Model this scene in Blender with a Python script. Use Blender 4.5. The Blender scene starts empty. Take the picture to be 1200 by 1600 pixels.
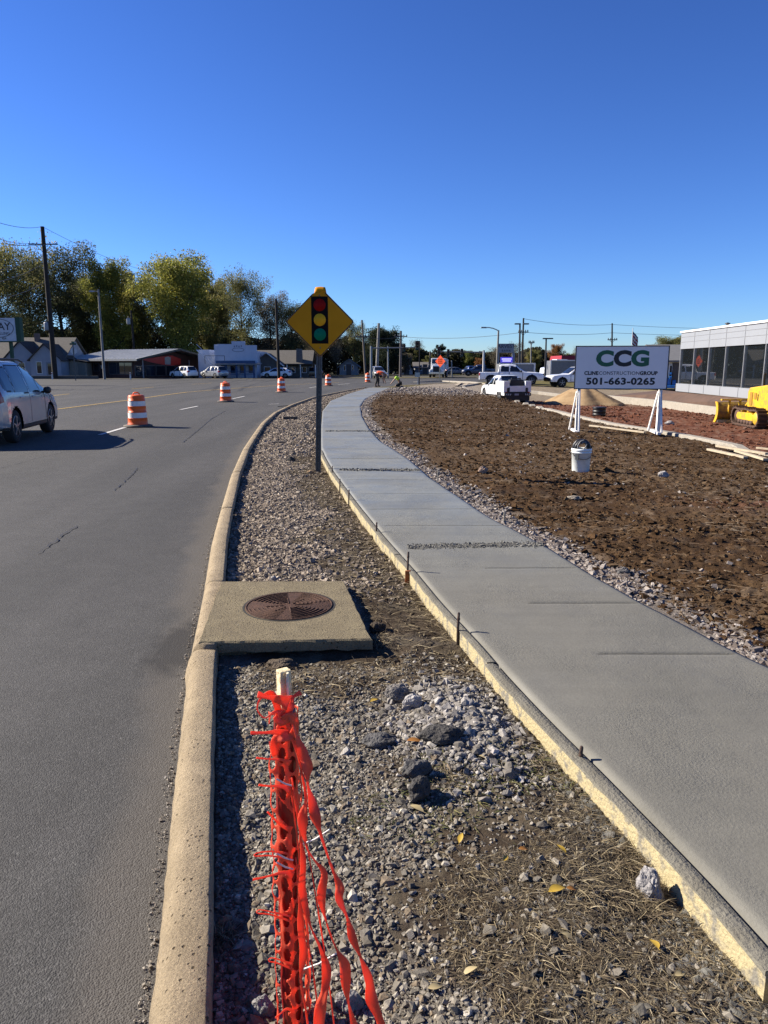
import bpy, bmesh, math, random
import numpy as np
from mathutils import Vector, Matrix, Euler, noise as mnoise

rng = np.random.default_rng(11)
random.seed(11)
scene = bpy.context.scene
COL = scene.collection
rad = math.radians

# ------------------------------------------------------------------ camera
CAM_H = 1.8
PITCH = rad(11.26)
FPX = 1150.0
cam_data = bpy.data.cameras.new("camera")
cam = bpy.data.objects.new("camera", cam_data)
COL.objects.link(cam)
cam.location = (0, 0, CAM_H)
cam.rotation_euler = (math.pi / 2 - PITCH, 0, 0)
cam_data.sensor_fit = 'VERTICAL'
cam_data.sensor_height = 36.0
cam_data.lens = 36.0 * FPX / 1600.0
cam_data.clip_start = 0.05
cam_data.clip_end = 6000
scene.camera = cam
scene.render.resolution_x = 768
scene.render.resolution_y = 1024

# ------------------------------------------------------------------ sky, sun, exposure
SUN_EL = rad(31)
SUN_DIR = Vector((-0.955, 0.29, 0)).normalized() * math.cos(SUN_EL) + Vector((0, 0, math.sin(SUN_EL)))
SKY_STRENGTH = 0.053
SUN_STRENGTH = 5.0
world = bpy.data.worlds.new("World")
scene.world = world
world.use_nodes = True
wn = world.node_tree
for n in list(wn.nodes):
    wn.nodes.remove(n)
wo = wn.nodes.new('ShaderNodeOutputWorld')
wb = wn.nodes.new('ShaderNodeBackground')
wb.inputs['Strength'].default_value = SKY_STRENGTH
sky = wn.nodes.new('ShaderNodeTexSky')
sky.sky_type = 'NISHITA'
sky.sun_disc = False
sky.sun_elevation = SUN_EL
sky.sun_rotation = math.atan2(SUN_DIR.x, SUN_DIR.y)
sky.altitude = 300
sky.air_density = 1.0
sky.dust_density = 0.0
sky.ozone_density = 3.0
wmul = wn.nodes.new('ShaderNodeMix')      # daylight white balance of the phone: a deeper, bluer sky
wmul.data_type = 'RGBA'
wmul.blend_type = 'MULTIPLY'
wmul.inputs[0].default_value = 1.0
wmul.inputs[7].default_value = (0.449, 0.575, 0.826, 1.0)
wn.links.new(sky.outputs[0], wmul.inputs[6])
wgam = wn.nodes.new('ShaderNodeGamma')
wgam.inputs[1].default_value = 1.31
wn.links.new(wmul.outputs[2], wgam.inputs[0])
wn.links.new(wgam.outputs[0], wb.inputs[0])
wn.links.new(wb.outputs[0], wo.inputs[0])

sl = bpy.data.lights.new("sun", 'SUN')
sl.energy = SUN_STRENGTH
sl.angle = rad(0.5)
sl.color = (1.0, 0.91, 0.78)
so = bpy.data.objects.new("sun", sl)
COL.objects.link(so)
so.rotation_euler = (-SUN_DIR).to_track_quat('-Z', 'Y').to_euler()
so.location = (-30, 10, 40)

vs = scene.view_settings
scene.display_settings.display_device = 'sRGB'
vs.view_transform = 'Standard'
vs.look = 'None'
vs.exposure = 1.2
vs.gamma = 1.0
vs.use_curve_mapping = False
scene.render.engine = 'CYCLES'
scene.cycles.max_bounces = 6
scene.cycles.transparent_max_bounces = 12
scene.cycles.use_denoising = True
scene.cycles.denoiser = 'OPENIMAGEDENOISE'
scene.cycles.denoising_input_passes = 'RGB_ALBEDO_NORMAL'
scene.cycles.denoising_prefilter = 'NONE'
scene.cycles.caustics_reflective = False
scene.cycles.caustics_refractive = False
scene.cycles.sample_clamp_indirect = 2.5
scene.cycles.use_adaptive_sampling = False

# ------------------------------------------------------------------ photo geometry helpers (where a thing stands on the ground)
CP, SP = math.cos(PITCH), math.sin(PITCH)


def ray(px, py):
    u = (px - 600) / FPX
    v = (800 - py) / FPX
    return u, CP + v * SP, -SP + v * CP


def gz(px, py, z=0.0):
    """ground point seen at a photo pixel for a level plane z"""
    u, dy, dz = ray(px, py)
    t = (z - CAM_H) / dz
    return u * t, dy * t


def W(px, py, D):
    """point seen at a photo pixel at distance D ahead"""
    u, dy, dz = ray(px, py)
    t = D / dy
    return Vector((u * t, D, CAM_H + dz * t))


def depth(D, z=0.0):
    return D * CP + (CAM_H - z) * SP


# ------------------------------------------------------------------ value noise in numpy
_perm = np.random.default_rng(5).random((256, 256))


def vnoise(x, y):
    xi = np.floor(x).astype(int)
    yi = np.floor(y).astype(int)
    fx = x - xi
    fy = y - yi
    fx = fx * fx * (3 - 2 * fx)
    fy = fy * fy * (3 - 2 * fy)
    a = _perm[xi & 255, yi & 255]
    b = _perm[(xi + 1) & 255, yi & 255]
    c = _perm[xi & 255, (yi + 1) & 255]
    d = _perm[(xi + 1) & 255, (yi + 1) & 255]
    return (a * (1 - fx) + b * fx) * (1 - fy) + (c * (1 - fx) + d * fx) * fy


def fbm(x, y, oct=4, gain=0.5):
    s = 0
    a = 1.0
    n = 0
    for k in range(oct):
        s = s + a * vnoise(x + 17.3 * k, y + 31.7 * k)
        n += a
        a *= gain
        x = x * 2.03
        y = y * 2.03
    return s / n


def sstep(a, b, x):
    t = np.clip((x - a) / (b - a), 0, 1)
    return t * t * (3 - 2 * t)


# ------------------------------------------------------------------ site lines as functions of distance y
def line_fn(pts, z, tail=()):
    w = [gz(px, py, z) for px, py in pts] + list(tail)
    w.sort(key=lambda p: p[1])
    ys = np.array([p[1] for p in w])
    xs = np.array([p[0] for p in w])
    # extrapolate toward and behind the camera
    s0 = (xs[1] - xs[0]) / (ys[1] - ys[0])
    ys = np.concatenate([[-6], ys])
    xs = np.concatenate([[xs[0] + s0 * (-6 - ys[1])], xs])
    # smooth resample
    yy = np.concatenate([np.linspace(-6, 60, 661), np.linspace(60.5, 130, 140)])
    xx = np.interp(yy, ys, xs)
    k = np.array([1, 2, 3, 4, 5, 4, 3, 2, 1], float)
    k /= k.sum()
    xp = np.pad(xx, 4, mode='reflect', reflect_type='odd')
    xx = np.convolve(xp, k, 'valid')
    return lambda y: np.interp(y, yy, xx)


TAIL = [(-0.6, 62), (1.5, 68), (5.5, 75), (12, 82), (24, 90), (45, 97), (90, 104), (200, 112), (260, 130)]
kerb_r = line_fn([(325, 1600), (331, 1417), (331, 1250), (333, 1150), (335, 1090), (337, 1010), (350, 910), (355, 840),
                  (362, 800), (375, 740), (390, 700), (402, 680), (415, 660), (433, 644), (458, 632), (492, 620), (542, 610), (580, 603.5)], 0.15, TAIL)
walk_l = line_fn([(1200, 1467), (1123, 1380), (1067, 1327), (997, 1255), (943, 1200), (913, 1173), (867, 1127), (830, 1090), (790, 1047),
                  (743, 993), (700, 950), (650, 890), (600, 835), (560, 786), (522, 736), (509, 714), (502, 697), (502, 667), (504, 642), (517, 626),
                  (545, 615), (577, 605.5), (605, 601)], 0.15, [(2.5, 68), (7, 76), (14, 84), (26, 92), (47, 99), (92, 106), (202, 114), (262, 132)])
walk_r = line_fn([(1200, 1040), (1143, 1014), (1058, 969), (1002, 941), (917, 893), (860, 856), (804, 827), (758, 804), (713, 773), (673, 747),
                  (640, 718), (612, 700), (594, 689), (577, 670), (566, 651), (563, 634), (571, 623), (589, 614), (612, 605)], 0.15,
                 [(1.9, 60), (4.2, 68), (8.8, 76), (16, 84), (28, 92), (49, 99), (94, 106), (204, 114), (264, 132)])

KERB_W = 0.15


def road_far(x):
    return np.interp(x, [-200, -60, -20, -8, 10, 60], [101, 101, 103, 112, 120, 126])


def zone_info(x, y):
    k = kerb_r(y)
    wl = walk_l(y)
    wr = walk_r(y)
    return k, wl, wr


LOT_LINE = None
LOT_DROP = 0.32


def height(x, y, detail=True):
    x = np.asarray(x, float)
    y = np.asarray(y, float)
    k, wl, wr = zone_info(x, y)
    far = road_far(x)
    road = x < k - 0.02
    beyond = y > far
    z = np.zeros_like(x)
    # strip between kerb and walk
    s = (x - k) / np.maximum(wl - k, 0.2)
    strip = 0.052 + 0.03 * sstep(0.0, 0.45, s) - 0.045 * sstep(0.72, 1.0, s)
    if detail:
        strip = strip + 0.05 * (fbm(x * 2.3, y * 2.3, 4) - 0.5) + 0.02 * (fbm(x * 11, y * 11, 3) - 0.5)
        strip = strip - 0.05 * np.exp(-((y - 4.12) / 0.16) ** 2) * (x < 0.1)
        px, py = x - 0.37, y - 3.35
        strip = strip + 0.055 * np.exp(-(px * px / 0.08 + py * py / 0.22))
    d = np.maximum(x - wr, 0)
    fall = 0.03 * np.clip(d - 0.5, 0, 19) * (1 - sstep(58, 84, y) * (1 - sstep(8, 16, x - 4)))
    field = 0.115 + 0.02 * sstep(0.0, 0.9, d) - fall
    if detail:
        amp = 1.0 - 0.7 * sstep(25, 80, y)
        field = field + amp * sstep(0.0, 0.4, d) * (0.07 * (fbm(x * 1.1, y * 1.1, 4) - 0.5) + 0.05 * np.abs(fbm(x * 5, y * 5, 3) - 0.5) * 2 - 0.02
                                                   + 0.028 * (fbm(x * 16, y * 16, 3) - 0.5))
        # pale gravel mound at the far end of the soil bed
        gx, gy = x - 3.0, y - 53
        field = field + 0.10 * np.exp(-(gx * gx / 9 + gy * gy / 12)) + amp * 0.06 * sstep(0.3, 1.0, d) * (fbm(x * 0.9 + y * 0.3, y * 4.5, 3) - 0.5)
    if LOT_LINE is not None:
        field = field - LOT_DROP * sstep(0.0, 1.6, lot_kerb_d(x, y)) * (1 - sstep(52, 66, y))
    z = np.where(x < k, -0.06, np.where(x < wl, strip, np.where(x < wr, 0.02, field)))
    z = np.where(road & ~beyond, -0.06, z)
    z = np.where(beyond, 0.03, z)
    z = np.where((x > 150) | (y > 140) | (y < -8), np.minimum(z, 0.03), z)
    return z


def h1(x, y):
    return float(height(np.array([x]), np.array([y]), True)[0])


def hs(x, y):
    return float(height(np.array([x]), np.array([y]), False)[0])


def G(px, py):
    """point of the site's ground seen at a photo pixel"""
    u, dy, dz = ray(px, py)
    t = 1.0
    step = 0.05
    prev = t
    while t < 400:
        x, y, z = u * t, dy * t, CAM_H + dz * t
        if z <= hs(x, y) if x > float(kerb_r(y)) or y > float(road_far(x)) else z <= 0:
            lo, hi = prev, t
            for _ in range(20):
                m = (lo + hi) / 2
                x, y, z = u * m, dy * m, CAM_H + dz * m
                g = hs(x, y) if x > float(kerb_r(y)) or y > float(road_far(x)) else 0.0
                if z <= g:
                    hi = m
                else:
                    lo = m
            m = hi
            return Vector((u * m, dy * m, CAM_H + dz * m))
        prev = t
        t += step
        step = max(0.05, t * 0.004)
    return Vector((u * 110, dy * 110, 0))


# ------------------------------------------------------------------ materials
MATS = {}
ALB = 0.76      # measured against the exposure: real-world base colours


def nt_new(name):
    m = bpy.data.materials.new(name)
    m.use_nodes = True
    nt = m.node_tree
    for n in list(nt.nodes):
        nt.nodes.remove(n)
    out = nt.nodes.new('ShaderNodeOutputMaterial')
    bs = nt.nodes.new('ShaderNodeBsdfPrincipled')
    nt.links.new(bs.outputs[0], out.inputs[0])
    return m, nt, bs, out


def node(nt, typ, ins=None, **kw):
    n = nt.nodes.new(typ)
    for k, v in kw.items():
        setattr(n, k, v)
    for k, v in (ins or {}).items():
        if hasattr(v, 'is_linked') or v.__class__.__name__.startswith('NodeSocket'):
            nt.links.new(v, n.inputs[k])
        else:
            n.inputs[k].default_value = v
    return n


def rgba(c):
    return (c[0], c[1], c[2], 1.0)


def mixc(nt, fac, a, b, blend='MIX'):
    n = nt.nodes.new('ShaderNodeMix')
    n.data_type = 'RGBA'
    n.blend_type = blend
    for sock, v in ((n.inputs[0], fac), (n.inputs[6], a), (n.inputs[7], b)):
        if v.__class__.__name__.startswith('NodeSocket'):
            nt.links.new(v, sock)
        elif isinstance(v, (int, float)):
            sock.default_value = v
        else:
            sock.default_value = rgba(v)
    return n.outputs[2]


def ramp(nt, fac, stops):
    n = nt.nodes.new('ShaderNodeValToRGB')
    cr = n.color_ramp
    while len(cr.elements) < len(stops):
        cr.elements.new(0.5)
    for e, (p, c) in zip(cr.elements, stops):
        e.position = p
        e.color = rgba(c) if not isinstance(c, (int, float)) else (c, c, c, 1)
    nt.links.new(fac, n.inputs[0])
    return n.outputs[0]


def M(name, col, rough=0.6, metal=0.0, col2=None, scale=4.0, bump=0.0, bscale=40.0, spec=0.5, detail=5.0, coat=0.0, sharp=(0.35, 0.65)):
    """a painted, moulded or raw surface with noise wear and bump"""
    if name in MATS:
        return MATS[name]
    m, nt, bs, out = nt_new(name)
    tc = node(nt, 'ShaderNodeTexCoord')
    if col2 is None:
        col2 = tuple(c * 0.82 for c in col)
    if max(col) < 0.58:
        col, col2 = tuple(c * ALB for c in col), tuple(c * ALB for c in col2)
    nz = node(nt, 'ShaderNodeTexNoise', {'Vector': tc.outputs['Object'], 'Scale': scale, 'Detail': detail, 'Roughness': 0.6})
    f = ramp(nt, nz.outputs[0], [(sharp[0], 0.0), (sharp[1], 1.0)])
    c = mixc(nt, f, col, col2)
    nt.links.new(c, bs.inputs['Base Color'])
    bs.inputs['Roughness'].default_value = rough
    bs.inputs['Metallic'].default_value = metal
    bs.inputs['Specular IOR Level'].default_value = spec
    bs.inputs['Coat Weight'].default_value = coat
    bs.inputs['Coat Roughness'].default_value = 0.08
    if bump > 0:
        nb = node(nt, 'ShaderNodeTexNoise', {'Vector': tc.outputs['Object'], 'Scale': bscale, 'Detail': 4.0})
        b = node(nt, 'ShaderNodeBump', {'Height': nb.outputs[0], 'Strength': bump, 'Distance': 0.02})
        nt.links.new(b.outputs[0], bs.inputs['Normal'])
    MATS[name] = m
    return m


def M_glass(name, tint=(0.02, 0.025, 0.03), see=0.0, rough=0.02):
    """window glass: fresnel reflection over a dark or partly see-through pane"""
    if name in MATS:
        return MATS[name]
    m, nt, bs, out = nt_new(name)
    bs.inputs['Base Color'].default_value = rgba(tint)
    bs.inputs['Roughness'].default_value = rough
    bs.inputs['IOR'].default_value = 1.6
    if see > 0:
        tr = node(nt, 'ShaderNodeBsdfTransparent', {'Color': rgba((0.75, 0.8, 0.78))})
        fr = node(nt, 'ShaderNodeFresnel', {'IOR': 1.55})
        gl = node(nt, 'ShaderNodeBsdfGlossy', {'Color': rgba((1, 1, 1)), 'Roughness': rough})
        a = node(nt, 'ShaderNodeMixShader', {0: see, 1: bs.outputs[0], 2: tr.outputs[0]})
        b = node(nt, 'ShaderNodeMixShader', {0: fr.outputs[0], 1: a.outputs[0], 2: gl.outputs[0]})
        nt.links.new(b.outputs[0], out.inputs[0])
    MATS[name] = m
    return m


def M_attr(name, rough=0.9, bump=0.4, bscale=60, spec=0.25, var=0.25, vscale=30):
    """surface that takes its own colour from the mesh's colour attribute, with noise variation"""
    if name in MATS:
        return MATS[name]
    m, nt, bs, out = nt_new(name)
    at = node(nt, 'ShaderNodeAttribute', attribute_name='col')
    tc = node(nt, 'ShaderNodeTexCoord')
    nz = node(nt, 'ShaderNodeTexNoise', {'Vector': tc.outputs['Object'], 'Scale': vscale, 'Detail': 4.0})
    f = ramp(nt, nz.outputs[0], [(0.3, 0.82 * ALB * (1 - var)), (0.7, 0.82 * ALB * (1 + var))])
    c = mixc(nt, 1.0, at.outputs['Color'], f, 'MULTIPLY')
    nt.links.new(c, bs.inputs['Base Color'])
    bs.inputs['Roughness'].default_value = rough
    bs.inputs['Specular IOR Level'].default_value = spec
    if bump > 0:
        nb = node(nt, 'ShaderNodeTexNoise', {'Vector': tc.outputs['Object'], 'Scale': bscale, 'Detail': 6.0, 'Roughness': 0.7})
        b = node(nt, 'ShaderNodeBump', {'Height': nb.outputs[0], 'Strength': bump, 'Distance': 0.02})
        nt.links.new(b.outputs[0], bs.inputs['Normal'])
    MATS[name] = m
    return m


# ------------------------------------------------------------------ objects
def tag(o, label=None, cat=None, group=None, kind=None):
    if label:
        o['label'] = label
    if cat:
        o['category'] = cat
    if group:
        o['group'] = group
    if kind:
        o['kind'] = kind
    return o


def thing(name, label, cat, loc=(0, 0, 0), rz=0.0, group=None):
    o = bpy.data.objects.new(name, None)
    o.empty_display_size = 0.2
    COL.objects.link(o)
    o.location = loc
    o.rotation_euler = (0, 0, rz)
    return tag(o, label, cat, group)


def link_mesh(name, me, mat, parent=None):
    if mat is not None:
        me.materials.append(mat)
    o = bpy.data.objects.new(name, me)
    COL.objects.link(o)
    if parent is not None:
        o.parent = parent
    return o


def children(o):
    return [c for c in bpy.data.objects if c.parent == o]


def copy_tree(o, parent=None, kids=None):
    if kids is None:
        kids = {}
        for c in bpy.data.objects:
            if c.parent is not None:
                kids.setdefault(c.parent.name, []).append(c)
    c = o.copy()
    COL.objects.link(c)
    if parent is not None:
        c.parent = parent
    for ch in kids.get(o.name, []):
        copy_tree(ch, c, kids)
    return c


def bulk_mesh(name, verts, faces_flat, nper, cols=None, smooth=False):
    """fast mesh from arrays: verts (n,3), faces (m,nper)"""
    me = bpy.data.meshes.new(name)
    verts = np.ascontiguousarray(verts, np.float32)
    f = np.ascontiguousarray(faces_flat, np.int32)
    me.vertices.add(len(verts))
    me.vertices.foreach_set('co', verts.ravel())
    me.loops.add(f.size)
    me.loops.foreach_set('vertex_index', f.ravel())
    me.polygons.add(len(f))
    me.polygons.foreach_set('loop_start', np.arange(0, f.size, nper, dtype=np.int32))
    if smooth:
        me.polygons.foreach_set('use_smooth', np.ones(len(f), bool))
    else:
        me.polygons.foreach_set('use_smooth', np.zeros(len(f), bool))
    me.update(calc_edges=True)
    if cols is not None:
        a = me.color_attributes.new('col', 'FLOAT_COLOR', 'POINT')
        c4 = np.ones((len(verts), 4), np.float32)
        c4[:, :3] = cols
        a.data.foreach_set('color', c4.ravel())
    return me


def grid_faces(nr, nc):
    i = np.arange(nr - 1)[:, None] * nc + np.arange(nc - 1)[None, :]
    i = i.ravel()
    return np.stack([i, i + 1, i + nc + 1, i + nc], 1)


class MB:
    def __init__(s):
        s.v = []
        s.f = []
        s.sm = []

    def add(s, vs, fs, smooth=False):
        b = len(s.v)
        s.v += [tuple(v) for v in vs]
        s.f += [tuple(i + b for i in f) for f in fs]
        s.sm += [smooth] * len(fs)
        return s

    def box(s, c, d, rot=None, taper=(1, 1)):
        hx, hy, hz = d[0] / 2, d[1] / 2, d[2] / 2
        vs = []
        for z, tx, ty in ((-hz, 1, 1), (hz, taper[0], taper[1])):
            vs += [Vector((-hx * tx, -hy * ty, z)), Vector((hx * tx, -hy * ty, z)), Vector((hx * tx, hy * ty, z)), Vector((-hx * tx, hy * ty, z))]
        if rot is not None:
            R = Euler(rot).to_matrix() if not isinstance(rot, Matrix) else rot
            vs = [R @ v for v in vs]
        c = Vector(c)
        vs = [v + c for v in vs]
        s.add(vs, [(0, 3, 2, 1), (4, 5, 6, 7), (0, 1, 5, 4), (1, 2, 6, 5), (2, 3, 7, 6), (3, 0, 4, 7)])
        return s

    def bar(s, p0, p1, w, h, up=(0, 0, 1)):
        p0, p1 = Vector(p0), Vector(p1)
        d = (p1 - p0)
        L = d.length
        d.normalize()
        up = Vector(up)
        x = d.cross(up)
        if x.length < 1e-4:
            x = d.cross(Vector((0, 1, 0)))
        x.normalize()
        z = x.cross(d)
        vs = []
        for p in (p0, p1):
            for a, b in ((-1, -1), (1, -1), (1, 1), (-1, 1)):
                vs.append(p + x * (a * w / 2) + z * (b * h / 2))
        s.add(vs, [(0, 1, 2, 3), (7, 6, 5, 4), (0, 4, 5, 1), (1, 5, 6, 2), (2, 6, 7, 3), (3, 7, 4, 0)])
        return s

    def tube(s, pts, r, n=8, caps=True, smooth=True):
        pts = [Vector(p) for p in pts]
        if not hasattr(r, '__len__'):
            r = [r] * len(pts)
        m = len(pts)
        vs = []
        prev = None
        for i, p in enumerate(pts):
            d = pts[min(i + 1, m - 1)] - pts[max(i - 1, 0)]
            if d.length < 1e-9:
                d = Vector((0, 0, 1))
            d.normalize()
            if prev is None:
                a = Vector((0, 0, 1)) if abs(d.z) < 0.9 else Vector((1, 0, 0))
                x = d.cross(a).normalized()
            else:
                x = (prev - d * prev.dot(d))
                if x.length < 1e-6:
                    x = d.orthogonal()
                x.normalize()
            prev = x
            y = d.cross(x)
            for k in range(n):
                t = 2 * math.pi * k / n
                vs.append(p + (x * math.cos(t) + y * math.sin(t)) * r[i])
        fs = []
        for i in range(m - 1):
            for k in range(n):
                a = i * n + k
                b = i * n + (k + 1) % n
                fs.append((a, b, b + n, a + n))
        s.add(vs, fs, smooth)
        if caps:
            s.add(vs[:n], [tuple(range(n))[::-1]])
            s.add(vs[-n:], [tuple(range(n))])
        return s

    def lathe(s, prof, n=24, c=(0, 0, 0), smooth=True, axis='Z', caps=True):
        vs = []
        for r, z in prof:
            for k in range(n):
                t = 2 * math.pi * k / n
                a, b = r * math.cos(t), r * math.sin(t)
                p = (a, b, z) if axis == 'Z' else ((z, a, b) if axis == 'X' else (a, z, b))
                vs.append(Vector(p) + Vector(c))
        fs = []
        flip = axis == 'Y'
        for i in range(len(prof) - 1):
            for k in range(n):
                a = i * n + k
                b = i * n + (k + 1) % n
                q = (a, b, b + n, a + n)
                fs.append(q[::-1] if flip else q)
        s.add(vs, fs, smooth)
        if caps:
            s.add(vs[:n], [tuple(range(n))[::-1] if not flip else tuple(range(n))])
            s.add(vs[-n:], [tuple(range(n)) if not flip else tuple(range(n))[::-1]])
        return s

    def prism(s, outline, a0, a1, plane='XZ'):
        """extrude a 2-D outline between a0 and a1 along the third axis"""
        def pt(u, v, a):
            return {'XZ': (u, a, v), 'YZ': (a, u, v), 'XY': (u, v, a)}[plane]
        n = len(outline)
        vs = [pt(u, v, a0) for u, v in outline] + [pt(u, v, a1) for u, v in outline]
        fs = [tuple(range(n)), tuple(range(2 * n - 1, n - 1, -1))]
        for i in range(n):
            j = (i + 1) % n
            fs.append((i, i + n, j + n, j))
        s.add(vs, fs)
        return s

    def xf(s, mtx, start=0):
        s.v[start:] = [tuple(mtx @ Vector(v)) for v in s.v[start:]]
        return s

    def mesh(s, name):
        me = bpy.data.meshes.new(name)
        me.from_pydata(s.v, [], s.f)
        me.polygons.foreach_set('use_smooth', s.sm)
        me.update()
        bm = bmesh.new()
        bm.from_mesh(me)
        bmesh.ops.recalc_face_normals(bm, faces=bm.faces)
        bm.to_mesh(me)
        bm.free()
        return me

    def build(s, name, mat, parent=None, bevel=0.0, label=None):
        o = link_mesh(name, s.mesh(name), mat, parent)
        if bevel > 0:
            b = o.modifiers.new('bevel', 'BEVEL')
            b.width = bevel
            b.segments = 2
            b.limit_method = 'ANGLE'
            b.angle_limit = rad(40)
        if label:
            o['label'] = label
        return o


def text_part(body, mat, parent, size, loc, rot=(math.pi / 2, 0, 0), name='lettering', bold=0.0, align='CENTER', sx=1.0, extrude=0.002, spacing=1.0):
    cu = bpy.data.curves.new(name, 'FONT')
    cu.body = body
    cu.size = size
    cu.align_x = align
    cu.align_y = 'CENTER'
    cu.offset = bold
    cu.extrude = extrude
    cu.space_character = spacing
    cu.resolution_u = 4
    cu.materials.append(mat)
    tmp = bpy.data.objects.new(name, cu)
    COL.objects.link(tmp)
    dg = bpy.context.evaluated_depsgraph_get()
    me = bpy.data.meshes.new_from_object(tmp.evaluated_get(dg))
    bpy.data.objects.remove(tmp)
    o = bpy.data.objects.new(name, me)
    COL.objects.link(o)
    o.parent = parent
    o.location = loc
    o.rotation_euler = rot
    o.scale = (sx, 1, 1)
    return o

# ================================================================== GROUND
def build_ground():
    # adaptive polar sheet round the viewer's standing point; fine ahead, coarse elsewhere, out to the horizon
    ang = np.concatenate([np.linspace(-180, -36, 40, endpoint=False), np.linspace(-36, 36, 620), np.linspace(36, 180, 41)[1:]])
    r = np.concatenate([np.geomspace(0.25, 1.2, 14, endpoint=False), np.geomspace(1.2, 22, 470, endpoint=False), np.geomspace(22, 130, 200, endpoint=False), np.geomspace(130, 4500, 34)])
    A, R = np.meshgrid(np.radians(ang), r)
    X = np.sin(A) * R
    Y = np.cos(A) * R
    Z = height(X, Y)
    # colours of the ground's own materials
    k, wl, wr = zone_info(X, Y)
    far = road_far(X)
    n1 = fbm(X * 1.7, Y * 1.7, 4)
    n2 = fbm(X * 7, Y * 7, 4)
    n3 = fbm(X * 26, Y * 26, 3)
    C = np.zeros(X.shape + (3,))

    def put(mask, c):
        C[...] = C * (1 - mask[..., None]) + np.array(c) * mask[..., None]
    put(np.ones_like(X), (0.16, 0.14, 0.075))
    put((Y > far).astype(float) * (X < 30), (0.15, 0.14, 0.12))
    put((Y > far + 8).astype(float) * sstep(0.45, 0.55, n1), (0.10, 0.10, 0.045))
    # strip: grey gravel bed, brown dirt and dead grass by the form
    instrip = ((X >= k - 0.05) & (X < wl) & (Y < 75)).astype(float)
    s = (X - k) / np.maximum(wl - k, 0.2)
    put(instrip, (0.26, 0.235, 0.20))
    soil = instrip * np.clip(strip_soil(X, Y, s), 0, 1)
    put(soil, (0.095, 0.072, 0.05))
    put(soil * sstep(0.5, 0.62, n2) * 0.7, (0.175, 0.145, 0.10))
    put(instrip * sstep(22, 40, Y) * 0.6, (0.22, 0.19, 0.15))
    bl = instrip * sstep(0.8, 0.97, s) * (Y < 3.6)
    put(bl * 0.8, (0.20, 0.195, 0.17))
    # soil bed right of the walk
    d = X - wr
    infield = ((d >= 0) & (Y < 110)).astype(float)
    put(infield, (0.105, 0.062, 0.031))
    put(infield * sstep(0.48, 0.68, n1) * 0.7, (0.14, 0.088, 0.045))
    put(infield * sstep(0.56, 0.7, n2) * 0.5, (0.21, 0.165, 0.12))
    put(infield * sstep(0.55, 0.35, n3) * 0.3, (0.075, 0.048, 0.033))
    n4 = fbm(X * 0.35 + 3, Y * 0.8, 3)
    put(infield * sstep(0.5, 0.66, n4) * 0.5, (0.165, 0.115, 0.072))
    put(infield * sstep(0.46, 0.34, n4) * 0.5, (0.062, 0.036, 0.021))
    rp = infield * np.exp(-((X - 5.4) ** 2 / 1.6 + (Y - 9.4) ** 2 / 0.8)) * sstep(0.35, 0.6, n1)
    put(rp * 0.8, (0.17, 0.075, 0.048))
    # stony edges
    put(infield * (1 - sstep(0.15, 0.55, d + 0.4 * (n1 - 0.5))) * (Y < 60), (0.26, 0.225, 0.19))
    mound = infield * np.exp(-((X - 2.6) ** 2 / 9 + (Y - 51.5) ** 2 / 45) * 1.0)
    put(np.clip(mound * 1.6 * sstep(0.3, 0.5, n1), 0, 1), (0.25, 0.205, 0.165))
    # red clay of the building lot past the lot kerb
    lk = lot_kerb_d(X, Y)
    lot = infield * (lk > 0) * (Y < 75)
    put(lot.astype(float), (0.215, 0.092, 0.055))
    put(lot * sstep(0.5, 0.66, n1), (0.15, 0.06, 0.038))
    put(lot * sstep(0.55, 0.68, n2) * 0.8, (0.28, 0.17, 0.12))
    drive = infield * (lk > 0) * sstep(42, 52, Y)
    put(drive, (0.33, 0.27, 0.195))
    far2 = infield * sstep(66, 72, Y + 3 * (n1 - 0.5)) * (X > 4)
    put(far2, (0.20, 0.175, 0.075))
    put(infield * sstep(56, 60, Y) * (X < 9) * (1 - sstep(74, 80, Y)), (0.36, 0.31, 0.25))
    C *= (0.82 + 0.36 * n3)[..., None]
    V = np.stack([X, Y, Z], -1).reshape(-1, 3)
    me = bulk_mesh('ground', V, grid_faces(len(r), len(ang))[:, ::-1], 4, C.reshape(-1, 3), smooth=True)
    o = link_mesh('ground', me, M_attr('soil_material', 0.95, 0.7, 45, 0.04, 0.3, 22))
    tag(o, kind='structure')


def strip_soil(X, Y, s):
    n = fbm(X * 2.1 + 9, Y * 2.1, 4) - 0.5
    a = sstep(0.46, 0.62, s + 0.7 * n) * (1 - sstep(3.1, 3.5, Y))
    a = a * (1 - np.exp(-((X - 0.37) ** 2 / 0.10 + (Y - 3.35) ** 2 / 0.16)))
    b = sstep(3.5, 3.75, Y + 0.5 * n) * (1 - sstep(4.3, 4.7, Y)) * sstep(0.05, 0.2, s)
    b = np.maximum(b, sstep(4.3, 4.6, Y) * (1 - sstep(5.5, 5.9, Y)) * sstep(0.6, 0.66, s))
    c = sstep(5.3, 5.7, Y) * sstep(0.55, 0.72, s + 0.8 * n)
    return np.maximum(np.maximum(a, b), c)


LOT_KERB = [G(px, py) for px, py in ((722, 605), (760, 614), (800, 626), (850, 640), (900, 653), (950, 664), (1000, 672), (1060, 682), (1120, 694), (1200, 712))]


def lot_kerb_d(X, Y):
    """signed distance past the lot kerb (positive on the clay lot's side)"""
    ps = sorted([(p.x, p.y) for p in LOT_KERB])
    xs = np.array([p[0] for p in ps])
    ys = np.array([p[1] for p in ps])
    xs = np.concatenate([[xs[0] - 0.01], xs, [xs[-1] + 40]])
    ys = np.concatenate([[200], ys, [ys[-1] - 22]])
    return Y - np.interp(X, xs, ys)


LOT_LINE = True

build_ground()


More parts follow.
